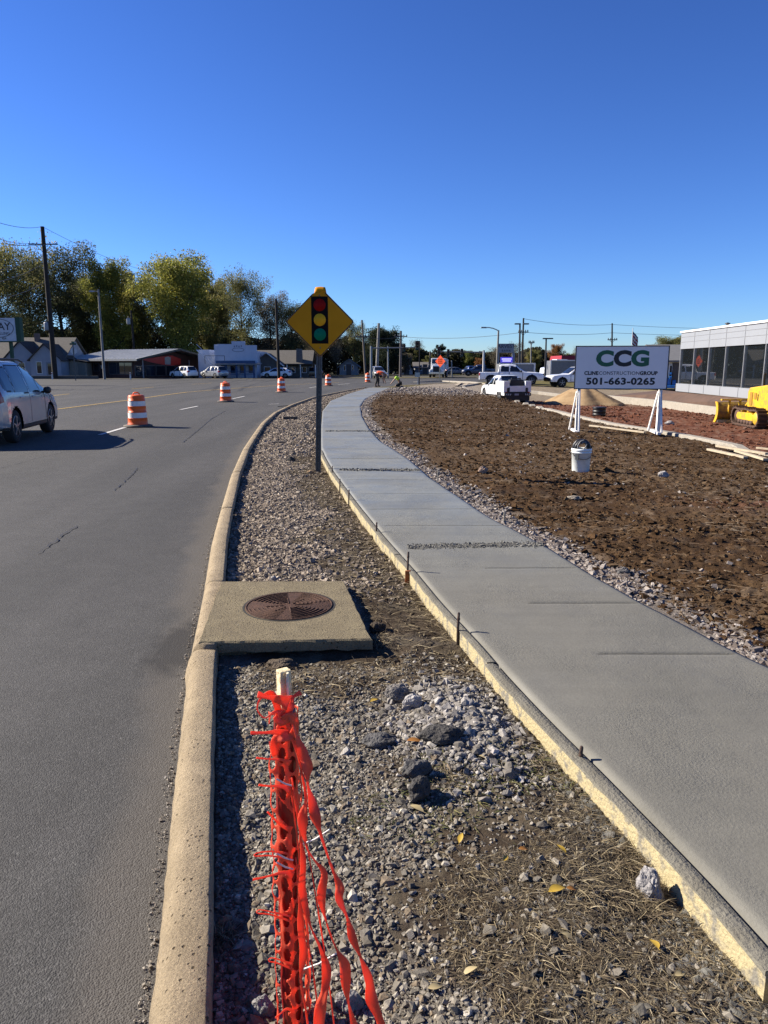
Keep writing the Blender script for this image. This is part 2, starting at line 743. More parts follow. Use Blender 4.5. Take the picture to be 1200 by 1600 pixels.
# ================================================================== ROAD
def M_asphalt():
    m, nt, bs, out = nt_new('asphalt')
    geo = node(nt, 'ShaderNodeNewGeometry')
    P = geo.outputs['Position']
    at = node(nt, 'ShaderNodeAttribute', attribute_name='edge')
    mp = node(nt, 'ShaderNodeMapping', {'Vector': P, 'Scale': (1.0, 0.12, 1.0)})
    big = node(nt, 'ShaderNodeTexNoise', {'Vector': mp.outputs[0], 'Scale': 0.9, 'Detail': 4.0})
    c = mixc(nt, ramp(nt, big.outputs[0], [(0.35, 0.0), (0.65, 1.0)]), (0.044, 0.043, 0.040), (0.061, 0.059, 0.055))
    vo = node(nt, 'ShaderNodeTexVoronoi', {'Vector': P, 'Scale': 150.0})
    sp = ramp(nt, vo.outputs['Color'], [(0.0, 0.5), (0.4, 0.85), (0.7, 1.1), (0.9, 1.45), (1.0, 2.4)])
    c = mixc(nt, 1.0, c, sp, 'MULTIPLY')
    v2 = node(nt, 'ShaderNodeTexNoise', {'Vector': P, 'Scale': 3.5, 'Detail': 6.0, 'Roughness': 0.7})
    c = mixc(nt, 1.0, c, ramp(nt, v2.outputs[0], [(0.3, 0.86), (0.7, 1.14)]), 'MULTIPLY')
    # dust that gathers against the kerb
    dn = node(nt, 'ShaderNodeTexNoise', {'Vector': P, 'Scale': 1.6, 'Detail': 5.0})
    e0 = node(nt, 'ShaderNodeMath', {0: at.outputs['Fac'], 1: 2.6}, operation='MULTIPLY')
    e = node(nt, 'ShaderNodeMath', {0: e0.outputs[0], 1: dn.outputs[0]}, operation='SUBTRACT')
    ef = ramp(nt, e.outputs[0], [(0.0, 0.4), (0.35, 0.0)])
    c = mixc(nt, ef, c, (0.114, 0.099, 0.080))
    # dark wet stain at the inlet
    st = node(nt, 'ShaderNodeVectorMath', {0: P, 1: (-1.33, 4.55, 0)}, operation='SUBTRACT')
    st2 = node(nt, 'ShaderNodeVectorMath', {0: st.outputs[0], 1: (4.2, 1.6, 1.0)}, operation='MULTIPLY')
    ln = node(nt, 'ShaderNodeVectorMath', {0: st2.outputs[0]}, operation='LENGTH')
    sn = node(nt, 'ShaderNodeTexNoise', {'Vector': P, 'Scale': 9.0, 'Detail': 5.0})
    sa = node(nt, 'ShaderNodeMath', {0: ln.outputs['Value'], 1: sn.outputs[0]}, operation='SUBTRACT')
    c = mixc(nt, ramp(nt, sa.outputs[0], [(0.0, 0.75), (0.45, 0.0)]), c, (0.017, 0.016, 0.015))
    nt.links.new(c, bs.inputs['Base Color'])
    bs.inputs['Roughness'].default_value = 0.82
    bs.inputs['Specular IOR Level'].default_value = 0.3
    v3 = node(nt, 'ShaderNodeTexVoronoi', {'Vector': P, 'Scale': 165.0})
    b = node(nt, 'ShaderNodeBump', {'Height': v3.outputs['Distance'], 'Strength': 0.6, 'Distance': 0.005})
    b.invert = True
    nt.links.new(b.outputs[0], bs.inputs['Normal'])
    return m


def build_road():
    ys = np.concatenate([np.linspace(-25, 0, 20, endpoint=False), np.linspace(0, 30, 150, endpoint=False), np.linspace(30, 127, 200)])
    offs = np.array([0, 0.1, 0.25, 0.5, 0.8, 1.2, 2, 4, 7, 11, 16, 22, 30, 45, 70, 110, 160])
    kx = kerb_r(ys) - KERB_W + 0.03
    V, E, rows = [], [], 0
    for y, k in zip(ys, kx):
        xs = k - offs
        for x, o in zip(xs, offs):
            yy = min(y, float(road_far(x)))
            V.append((x, yy, 0.0 + 0.012 * (vnoise(np.array([x * .3]), np.array([y * .2]))[0] - .5) * min(1, o)))
            E.append(o)
    V = np.array(V)
    f = grid_faces(len(ys), len(offs))
    # drop rows that collapse onto the far edge
    q = V[f]
    area = np.abs((q[:, 2, 1] - q[:, 0, 1]))
    f = f[area > 1e-3]
    me = bulk_mesh('road', V, f, 4, smooth=True)
    a = me.attributes.new('edge', 'FLOAT', 'POINT')
    a.data.foreach_set('value', np.array(E, np.float32))
    o = link_mesh('road', me, M_asphalt())
    tag(o, kind='structure')


build_road()


def ribbon_sheet(name, pts, w, z, mat, taper=False):
    """flat strip along world points"""
    V = []
    n = len(pts)
    for i, p in enumerate(pts):
        a = Vector(pts[max(i - 1, 0)][:2])
        b = Vector(pts[min(i + 1, n - 1)][:2])
        d = (b - a).normalized()
        nrm = Vector((-d.y, d.x))
        ww = w[i] if hasattr(w, '__len__') else w
        V.append((p[0] + nrm.x * ww / 2, p[1] + nrm.y * ww / 2, z))
        V.append((p[0] - nrm.x * ww / 2, p[1] - nrm.y * ww / 2, z))
    F = [(2 * i, 2 * i + 1, 2 * i + 3, 2 * i + 2) for i in range(n - 1)]
    mb = MB()
    mb.add(V, F)
    o = mb.build(name, mat)
    tag(o, kind='structure')
    return o


white_paint = M('road_paint_white', (0.62, 0.61, 0.58), 0.7, col2=(0.36, 0.35, 0.33), scale=9, bump=0.3, bscale=120)
yellow_paint = M('road_paint_yellow', (0.62, 0.40, 0.07), 0.7, col2=(0.38, 0.26, 0.08), scale=7, bump=0.3, bscale=120)


def lane(px_pts, w, mat, n=12, z=0.014):
    ps = [gz(px, py, 0.0) for px, py in px_pts]
    pts = []
    seg = max(1, n // (len(ps) - 1))
    for i in range(len(ps) - 1):
        for k in range(seg):
            t = k / seg
            pts.append((ps[i][0] * (1 - t) + ps[i + 1][0] * t, ps[i][1] * (1 - t) + ps[i + 1][1] * t))
    pts.append(ps[-1])
    return ribbon_sheet('lane_marking', pts, w, z, mat)


for seg in ([(156, 680), (195, 668.5)], [(282, 640.5), (309, 635)], [(363, 623.5), (382, 619.5)], [(483, 606.2), (498, 604)], [(528, 601.2), (546, 599.6)],
            [(420, 632), (436, 631.5)], [(600, 596.2), (612, 595.5)]):
    lane(seg, 0.13, white_paint)
lane([(-60, 664), (0, 653), (80, 641), (150, 632), (205, 625), (250, 618.5), (292, 613), (334, 609.4), (380, 606), (430, 602.6), (480, 600), (530, 597.6)], 0.12, yellow_paint, 44)
lane([(83, 618.4), (108, 615.8)], 0.12, yellow_paint)
lane([(205, 608), (240, 605)], 0.12, yellow_paint)
lane([(300, 600.6), (330, 598.7)], 0.12, yellow_paint)
crack_mat = M('crack_seal', (0.018, 0.017, 0.016), 0.6, col2=(0.03, 0.03, 0.03), scale=20)


def crack(px_pts, w=0.02):
    ps = [gz(px, py, 0.0) for px, py in px_pts]
    pts = []
    for i in range(len(ps) - 1):
        L = math.dist(ps[i], ps[i + 1])
        m = max(2, int(L / 0.06))
        for k in range(m):
            t = k / m
            j = 0.018
            pts.append((ps[i][0] * (1 - t) + ps[i + 1][0] * t + random.uniform(-j, j), ps[i][1] * (1 - t) + ps[i + 1][1] * t + random.uniform(-j, j)))
    pts.append(ps[-1])
    ws = [w * random.uniform(0.15, 1.1) for _ in pts]
    ribbon_sheet('road_crack', pts, ws, 0.012, crack_mat)


crack([(58, 866), (78, 853), (92, 842), (120, 822)], 0.02)
crack([(178, 768), (200, 748), (215, 732)], 0.02)
crack([(285, 692), (300, 680), (330, 655), (352, 642)], 0.03)
crack([(0, 732), (60, 716), (110, 705)], 0.012)
crack([(120, 668), (230, 655), (300, 648)], 0.02)


# ================================================================== KERB
def M_concrete(name, c1, c2, c3, grit=1.0, pores=True):
    m, nt, bs, out = nt_new(name)
    geo = node(nt, 'ShaderNodeNewGeometry')
    P = geo.outputs['Position']
    a = node(nt, 'ShaderNodeTexNoise', {'Vector': P, 'Scale': 5.0, 'Detail': 6.0, 'Roughness': 0.65})
    c = mixc(nt, ramp(nt, a.outputs[0], [(0.35, 0.0), (0.66, 1.0)]), c1, c2)
    g = node(nt, 'ShaderNodeTexNoise', {'Vector': P, 'Scale': 160.0, 'Detail': 3.0})
    c = mixc(nt, 1.0, c, ramp(nt, g.outputs[0], [(0.3, 0.72), (0.55, 1.0), (0.75, 1.28)]), 'MULTIPLY')
    h = node(nt, 'ShaderNodeTexNoise', {'Vector': P, 'Scale': 13.0, 'Detail': 6.0, 'Roughness': 0.75})
    c = mixc(nt, ramp(nt, h.outputs[0], [(0.52, 0.0), (0.72, 0.8)]), c, c3)
    nt.links.new(c, bs.inputs['Base Color'])
    bs.inputs['Roughness'].default_value = 0.9
    bs.inputs['Specular IOR Level'].default_value = 0.2
    n2 = node(nt, 'ShaderNodeTexNoise', {'Vector': P, 'Scale': 75.0, 'Detail': 6.0, 'Roughness': 0.75})
    vp = node(nt, 'ShaderNodeTexVoronoi', {'Vector': P, 'Scale': 42.0})
    pit = ramp(nt, vp.outputs['Distance'], [(0.12, 0.0), (0.24, 1.0)])
    pc = node(nt, 'ShaderNodeTexNoise', {'Vector': P, 'Scale': 9.0, 'Detail': 2.0})
    pit = mixc(nt, ramp(nt, pc.outputs[0], [(0.45, 0.0), (0.6, 1.0)]), (1, 1, 1), pit)
    hh = node(nt, 'ShaderNodeMath', {0: n2.outputs[0], 1: pit}, operation='ADD')
    dk = mixc(nt, pit, (0.35, 0.32, 0.28), (1, 1, 1))
    nt.links.new(mixc(nt, 1.0, c, dk, 'MULTIPLY'), bs.inputs['Base Color'])
    b = node(nt, 'ShaderNodeBump', {'Height': hh.outputs[0], 'Strength': 0.85 * grit, 'Distance': 0.014})
    nt.links.new(b.outputs[0], bs.inputs['Normal'])
    return m


kerb_mat = M_concrete('kerb_concrete', (0.350, 0.277, 0.179), (0.266, 0.209, 0.133), (0.182, 0.141, 0.095))
slab_mat = M_concrete('slab_concrete', (0.220, 0.182, 0.110), (0.167, 0.137, 0.085), (0.122, 0.099, 0.065))


def build_kerb():
    mb = MB()

    def seg(y0, y1, flare=False):
        ys = np.arange(y0, y1 + 1e-6, 0.06 if y1 < 25 else 0.3)
        prof = [(-KERB_W - 0.03, -0.05), (-KERB_W - 0.022, 0.0), (-KERB_W - 0.008, 0.06), (-KERB_W + 0.012, 0.118), (-KERB_W + 0.035, 0.142), (-KERB_W + 0.065, 0.150),
                (-0.012, 0.150), (0.0, 0.142), (0.004, 0.06), (0.006, -0.05)]
        V = []
        for i, y in enumerate(ys):
            k = float(kerb_r(y))
            fl = 0.0
            if flare:
                t = max(0, 1 - (y1 - y) / 0.35)
                fl = t * t
            for a, b in prof:
                w = 1
                if a < -0.05:
                    a = a - 0.05 * fl * (1 if y1 - y > 0.12 else 0.3)
                jit = 0.005 * (mnoise.noise(Vector((a * 30, y * 12, b * 30)))) - 0.016 * max(0, mnoise.noise(Vector((a * 14, y * 7, b * 9))) - 0.42)
                drop = 0.02 * fl if b > 0.1 else 0
                V.append((k + a + jit, y, b - drop + jit * (b > 0.1)))
        n = len(prof)
        F = []
        for i in range(len(ys) - 1):
            for j in range(n - 1):
                F.append((i * n + j, i * n + j + 1, (i + 1) * n + j + 1, (i + 1) * n + j))
        F.append(tuple(range(n)))
        F.append(tuple(range((len(ys) - 1) * n, len(ys) * n))[::-1])
        mb.add(V, F, True)
    seg(-4, 4.19, True)
    seg(4.2, 5.52)
    y = 5.53
    while y < 58:
        e = min(y + 3.05, 58)
        seg(y, e - 0.012)
        y = e
    o = mb.build('kerb', kerb_mat)
    tag(o, kind='structure')
    # pale grout smear and crumbs where kerb meets asphalt
    return o


build_kerb()


def build_slab():
    t = thing('catch_basin', 'weathered tan concrete storm inlet slab with a round rusty manhole lid, set behind the kerb', 'storm drain', (-0.75, 4.85, 0))
    f = [(-1.125, 4.215), (-0.075, 4.27), (-0.31, 5.51), (-1.265, 5.50)]
    cx, cy = -0.75, 4.85
    # top slab with ragged near edge
    n = 34
    top, bot = [], []
    ring = []
    for i in range(4):
        a = Vector(f[i])
        b = Vector(f[(i + 1) % 4])
        m = n if i in (0, 2) else 16
        for k in range(m):
            p = a.lerp(b, k / m)
            nrm = Vector((b.y - a.y, a.x - b.x)).normalized()
            j = 0.010 * mnoise.noise(Vector((p.x * 14, p.y * 14, i))) + 0.006 * mnoise.noise(Vector((p.x * 45, p.y * 45, i)))
            ring.append(p + nrm * j)
    mb = MB()
    R = len(ring)
    rings = [(1.0, 0.153), (1.0, 0.02), (0.985, -0.05)]
    V = []
    inner = []
    for p in ring:
        c = Vector((cx, cy))
        q = c + (p - c) * 0.985
        V.append((q.x - cx, q.y - cy, 0.157 + 0.002 * mnoise.noise(Vector((p.x * 20, p.y * 20, 3)))))
    for p in ring:
        chip = 0.012 * max(0, mnoise.noise(Vector((p.x * 9, p.y * 9, 7))))
        V.append((p.x - cx, p.y - cy, 0.147 - chip))
    for p in ring:
        chip = 0.010 * mnoise.noise(Vector((p.x * 11, p.y * 11, 5)))
        V.append((p.x - cx, p.y - cy, 0.088 + chip))
    for p in ring:
        V.append(((p.x - cx) * 0.90, (p.y - cy) * 0.88, 0.07))
    for p in ring:
        V.append(((p.x - cx) * 0.90, (p.y - cy) * 0.88, -0.08))
    F = [tuple(range(R))]
    for l in range(4):
        for i in range(R):
            j = (i + 1) % R
            F.append((l * R + i, l * R + j, (l + 1) * R + j, (l + 1) * R + i))
    mb.add(V, F)
    mb.build('slab', slab_mat, t)
    # manhole lid
    rust = M('rusty_iron', (0.105, 0.055, 0.036), 0.85, 0.0, (0.065, 0.036, 0.026), 18, 0.5, 90, spec=0.2)
    lx, ly = gz(452, 947, 0.155)
    lm = MB()
    c = (lx - cx, ly - cy, 0)
    lm.lathe([(0.0, 0.160), (0.295, 0.160), (0.302, 0.157), (0.306, 0.150)], 64, c, True, caps=False)
    lid = lm.build('manhole_lid', rust, t)
    rm = MB()
    for r in np.arange(0.07, 0.29, 0.03):
        for s0, s1 in ((0.35, 1.35), (1.75, 2.8), (3.45, 4.5), (4.9, 5.95)):
            pts = [(c[0] + r * math.cos(a), c[1] + r * math.sin(a), 0.161) for a in np.linspace(s0, s1, 12)]
            rm.tube(pts, 0.006, 5)
    for a in np.arange(0.2, 2 * math.pi, math.pi / 4):
        r0 = 0.04
        rm.tube([(c[0] + r0 * math.cos(a), c[1] + r0 * math.sin(a), 0.161), (c[0] + 0.16 * math.cos(a), c[1] + 0.16 * math.sin(a), 0.161)], 0.005, 5)
    rm.lathe([(0.300, 0.155), (0.303, 0.163), (0.293, 0.164), (0.290, 0.158)], 64, c, True, caps=False)
    rm.build('tread_pattern', rust, lid)
    gm = MB()
    gm.lathe([(0.308, 0.1585), (0.322, 0.1585)], 64, c, False, caps=False)
    gm.build('seat_ring', M('dark_gap', (0.03, 0.026, 0.022), 0.9), t)
    return t


build_slab()


# ================================================================== SIDEWALK
def M_walk():
    m, nt, bs, out = nt_new('fresh_concrete')
    geo = node(nt, 'ShaderNodeNewGeometry')
    P = geo.outputs['Position']
    wet = node(nt, 'ShaderNodeAttribute', attribute_name='wet').outputs['Fac']
    edge = node(nt, 'ShaderNodeAttribute', attribute_name='edge').outputs['Fac']
    a = node(nt, 'ShaderNodeTexNoise', {'Vector': P, 'Scale': 2.2, 'Detail': 6.0, 'Roughness': 0.6})
    dry = mixc(nt, ramp(nt, a.outputs[0], [(0.35, 0.0), (0.66, 1.0)]), (0.141, 0.135, 0.110), (0.122, 0.117, 0.097))
    sheen_col = mixc(nt, ramp(nt, a.outputs[0], [(0.35, 0.0), (0.66, 1.0)]), (0.171, 0.186, 0.179), (0.201, 0.209, 0.190))  # paler, bluer base: sky sheen on the damp stretch painted into the colour
    c = mixc(nt, wet, dry, sheen_col)
    g = node(nt, 'ShaderNodeTexNoise', {'Vector': P, 'Scale': 55.0, 'Detail': 4.0})
    c = mixc(nt, 1.0, c, ramp(nt, g.outputs[0], [(0.3, 0.92), (0.7, 1.07)]), 'MULTIPLY')
    st = node(nt, 'ShaderNodeMapping', {'Vector': P, 'Scale': (0.6, 7.0, 1.0)})
    sn = node(nt, 'ShaderNodeTexNoise', {'Vector': st.outputs[0], 'Scale': 1.0, 'Detail': 4.0})
    c = mixc(nt, 1.0, c, ramp(nt, sn.outputs[0], [(0.3, 0.93), (0.7, 1.06)]), 'MULTIPLY')
    c = mixc(nt, edge, c, (0.125, 0.122, 0.105))
    gr = node(nt, 'ShaderNodeAttribute', attribute_name='groove').outputs['Fac']
    c = mixc(nt, gr, c, (0.034, 0.033, 0.029))
    dp = node(nt, 'ShaderNodeTexNoise', {'Vector': P, 'Scale': 0.9, 'Detail': 3.0})
    c = mixc(nt, ramp(nt, dp.outputs[0], [(0.52, 0.0), (0.66, 0.35)]), c, (0.091, 0.089, 0.076))
    nt.links.new(c, bs.inputs['Base Color'])
    r = node(nt, 'ShaderNodeMapRange', {'Value': wet, 'From Min': 0.0, 'From Max': 1.0, 'To Min': 0.75, 'To Max': 0.42})
    rn = node(nt, 'ShaderNodeMath', {0: r.outputs[0], 1: ramp(nt, a.outputs[0], [(0.3, 0.85), (0.7, 1.25)])}, operation='MULTIPLY')
    nt.links.new(rn.outputs[0], bs.inputs['Roughness'])
    b1 = node(nt, 'ShaderNodeTexNoise', {'Vector': P, 'Scale': 85.0, 'Detail': 5.0, 'Roughness': 0.7})
    b2 = node(nt, 'ShaderNodeTexNoise', {'Vector': P, 'Scale': 9.0, 'Detail': 3.0})
    sm = node(nt, 'ShaderNodeMath', {0: b1.outputs[0], 1: b2.outputs[0]}, operation='ADD')
    inv = node(nt, 'ShaderNodeMath', {0: 1.0, 1: edge}, operation='SUBTRACT')
    stn = node(nt, 'ShaderNodeMath', {0: inv.outputs[0], 1: 0.5}, operation='MULTIPLY')
    pt = node(nt, 'ShaderNodeTexNoise', {'Vector': P, 'Scale': 1.7, 'Detail': 3.0})
    st2 = node(nt, 'ShaderNodeMath', {0: stn.outputs[0], 1: ramp(nt, pt.outputs[0], [(0.38, 0.45), (0.6, 1.6)])}, operation='MULTIPLY')
    b = node(nt, 'ShaderNodeBump', {'Height': sm.outputs[0], 'Strength': st2.outputs[0], 'Distance': 0.009})
    nt.links.new(b.outputs[0], bs.inputs['Normal'])
    return m


JOINTS = [4.05, 4.98, 5.9, 7.55, 8.45, 9.5, 10.7, 13.2, 14.8, 16.6, 21.4, 24, 27, 30, 33.5, 37, 41, 46, 51]
COLD = [6.62, 11.75, 18.9]


def build_walk():
    base = np.concatenate([np.arange(-5, 0.5, 0.5), np.arange(0.5, 12, 0.05), np.arange(12, 30, 0.12), np.arange(30, 57, 0.3)])
    ys = set(np.round(base, 3))
    rows = sorted(ys)
    prof_extra = {}
    for j in JOINTS:
        w = 0.006 if j < 12 else 0.012
        rows = [r for r in rows if abs(r - j) > 0.03]
        rows += [j - w * 1.6, j - w * 0.6, j + w * 0.6, j + w * 1.6]
    rows = np.array(sorted(rows))
    nc = 37
    us = np.linspace(0, 1, nc)
    L, Rr = walk_l(rows), walk_r(rows)
    # outward slope of the row: joints cross square to the path
    V, wet, edge, groove = [], [], [], []
    for y, l, r in zip(rows, L, Rr):
        dl = (float(walk_l(y + 0.3)) - float(walk_l(y - 0.3))) / 0.6
        for u in us:
            x = l + (r - l) * u
            skew = -dl * (u - 0.0) * (r - l) * 0.0
            z = 0.15
            dj = min(abs(y - j) for j in JOINTS)
            w = 0.006 if y < 12 else 0.012
            gv = 0.0
            if dj < w * 1.1 and (0.06 < u < 0.97):
                start = 0.42 if 3.9 < y < 6 else 0.05
                if u > start:
                    gv = 1.0
                    z -= 0.012 if y < 12 else 0.02
            z += 0.0045 * (mnoise.noise(Vector((x * 1.6, y * 1.6, 0)))) + 0.0025 * mnoise.noise(Vector((x * 6, y * 6, 4)))
            dist = min(u, 1 - u) * (r - l)
            e = 1.0 if dist < 0.06 else 0.0
            if dist < 0.012:
                z -= 0.008
            V.append((x, y, z))
            edge.append(e * 0.3)
            groove.append(gv)
            wet.append(np.clip((y - 5.2) / 4.5, 0, 1) * (0.75 + 0.5 * (mnoise.noise(Vector((x * .5, y * .5, 9))))))
    V = np.array(V)
    nr = len(rows)
    F = grid_faces(nr, nc)
    # skirts down to the soil on both edges
    b0 = len(V)
    sk = []
    for i in range(nr):
        sk.append((V[i * nc][0], V[i * nc][1], -0.02))
        sk.append((V[i * nc + nc - 1][0], V[i * nc + nc - 1][1], -0.02))
    V = np.concatenate([V, np.array(sk)])
    SF = []
    for i in range(nr - 1):
        SF.append((i * nc, (i + 1) * nc, b0 + 2 * (i + 1), b0 + 2 * i))
        SF.append((i * nc + nc - 1, b0 + 2 * i + 1, b0 + 2 * i + 3, (i + 1) * nc + nc - 1))
    F = np.concatenate([F, np.array(SF)])
    me = bulk_mesh('sidewalk', V, F, 4, smooth=True)
    for nm, arr in (('wet', wet), ('edge', edge), ('groove', groove)):
        a = me.attributes.new(nm, 'FLOAT', 'POINT')
        a.data.foreach_set('value', np.concatenate([np.array(arr, np.float32), np.zeros(len(sk), np.float32)]))
    o = link_mesh('sidewalk', me, M_walk())
    tag(o, kind='structure')


build_walk()


# ================================================================== STONES (stuff)
def ico_variants(n, sub, squash=0.35):
    out = []
    for i in range(n):
        bm = bmesh.new()
        if sub == 0:
            bmesh.ops.create_cube(bm, size=1.25)
        else:
            bmesh.ops.create_icosphere(bm, subdivisions=sub, radius=0.75)
        for v in bm.verts:
            v.co += Vector((random.uniform(-1, 1), random.uniform(-1, 1), random.uniform(-1, 1))) * (0.24 if sub < 2 else 0.13)
        # slice with random planes for an angular, crushed look
        for k in range(4 if sub else 1):
            nrm = Vector((random.gauss(0, 1), random.gauss(0, 1), random.gauss(0, 1))).normalized()
            d = random.uniform(0.42, 0.6)
            for v in bm.verts:
                t = v.co.dot(nrm) - d
                if t > 0:
                    v.co -= nrm * t
        bmesh.ops.triangulate(bm, faces=bm.faces)
        bm.verts.ensure_lookup_table()
        V = np.array([v.co[:] for v in bm.verts])
        F = np.array([[v.index for v in f.verts] for f in bm.faces])
        bm.free()
        out.append((V, F))
    return out


VAR_HI = ico_variants(8, 2)
VAR_ICO = ico_variants(14, 1)
VAR_BOX = ico_variants(14, 0)


def rand_rot(n):
    q = rng.normal(size=(n, 4))
    q /= np.linalg.norm(q, axis=1)[:, None]
    w, x, y, z = q.T
    return np.stack([np.stack([1 - 2 * (y * y + z * z), 2 * (x * y - z * w), 2 * (x * z + y * w)], -1),
                     np.stack([2 * (x * y + z * w), 1 - 2 * (x * x + z * z), 2 * (y * z - x * w)], -1),
                     np.stack([2 * (x * z - y * w), 2 * (y * z + x * w), 1 - 2 * (x * x + y * y)], -1)], -2)


def scatter_mesh(name, P, size, cols, variants, flat=0.75):
    """many separate stones as one stuff mesh: P (n,3), size (n,), cols (n,3)"""
    n = len(P)
    which = rng.integers(0, len(variants), n)
    Vs, Fs, Cs = [], [], []
    off = 0
    for k, (V, F) in enumerate(variants):
        idx = np.nonzero(which == k)[0]
        if not len(idx):
            continue
        Rm = rand_rot(len(idx))
        sc = size[idx][:, None, None] * np.stack([np.ones(len(idx)), rng.uniform(0.6, 1, len(idx)), rng.uniform(0.45, 0.85, len(idx))], 1)[:, None, :]
        v = np.einsum('nij,nkj->nki', Rm, V[None] * sc)
        v[..., 2] *= flat
        v = v + P[idx][:, None, :]
        Vs.append(v.reshape(-1, 3))
        f = F[None] + (np.arange(len(idx)) * len(V))[:, None, None] + off
        Fs.append(f.reshape(-1, 3))
        Cs.append(np.repeat(cols[idx], len(V), 0))
        off += len(idx) * len(V)
    me = bulk_mesh(name, np.concatenate(Vs), np.concatenate(Fs), 3, np.concatenate(Cs))
    return me


def palette(n, cols, weights, jit=0.2):
    cols = np.array(cols)
    w = np.array(weights, float)
    w /= w.sum()
    c = cols[rng.choice(len(cols), n, p=w)]
    return c * rng.uniform(1 - jit, 1 + jit, (n, 1))


GREY_PAL = ([(0.260, 0.231, 0.182), (0.360, 0.322, 0.259), (0.159, 0.140, 0.110), (0.488, 0.447, 0.365), (0.254, 0.198, 0.134), (0.636, 0.582, 0.480)], [30, 26, 20, 9, 16, 3])
PINK_PAL = ([(0.366, 0.292, 0.215), (0.271, 0.216, 0.158), (0.496, 0.409, 0.310), (0.189, 0.150, 0.110), (0.614, 0.526, 0.404)], [30, 28, 16, 20, 6])
WHITE_PAL = ([(0.38, 0.33, 0.285), (0.50, 0.45, 0.40), (0.28, 0.235, 0.20), (0.19, 0.15, 0.125)], [30, 14, 32, 24])
SOIL_PAL = ([(0.112, 0.066, 0.034), (0.085, 0.050, 0.026), (0.16, 0.106, 0.06), (0.055, 0.033, 0.018)], [30, 30, 18, 12])
stone_mat = M_attr('stone_material', 0.85, 0.35, 120, 0.3, 0.22, 60)


def strip_pts(n, y0, y1, dens_fn, power=1.0):
    """random points on the strip, thinned by a density function of (x, y, s)"""
    y = y0 + (y1 - y0) * rng.random(n) ** power
    k, wl = kerb_r(y), walk_l(y) - 0.07
    s = rng.random(n)
    x = k + 0.012 + (wl - k - 0.02) * s
    # uniform by area
    w = (wl - k) / np.max(wl - k)
    keep = rng.random(n) < w * dens_fn(x, y, s)
    x, y, s = x[keep], y[keep], s[keep]
    inslab = (y > 4.18) & (y < 5.54) & (x < np.interp(y, [4.2, 5.5], [-0.05, -0.28]))
    x, y, s = x[~inslab], y[~inslab], s[~inslab]
    return x, y, s


def stones(name, x, y, size, cols, variants, mat=stone_mat, sink=0.15, flat=0.75):
    z = height(x, y) + size * (0.30 - sink)
    me = scatter_mesh(name, np.stack([x, y, z], 1), size, cols, variants, flat)
    o = link_mesh(name, me, mat)
    tag(o, kind='stuff')
    return o


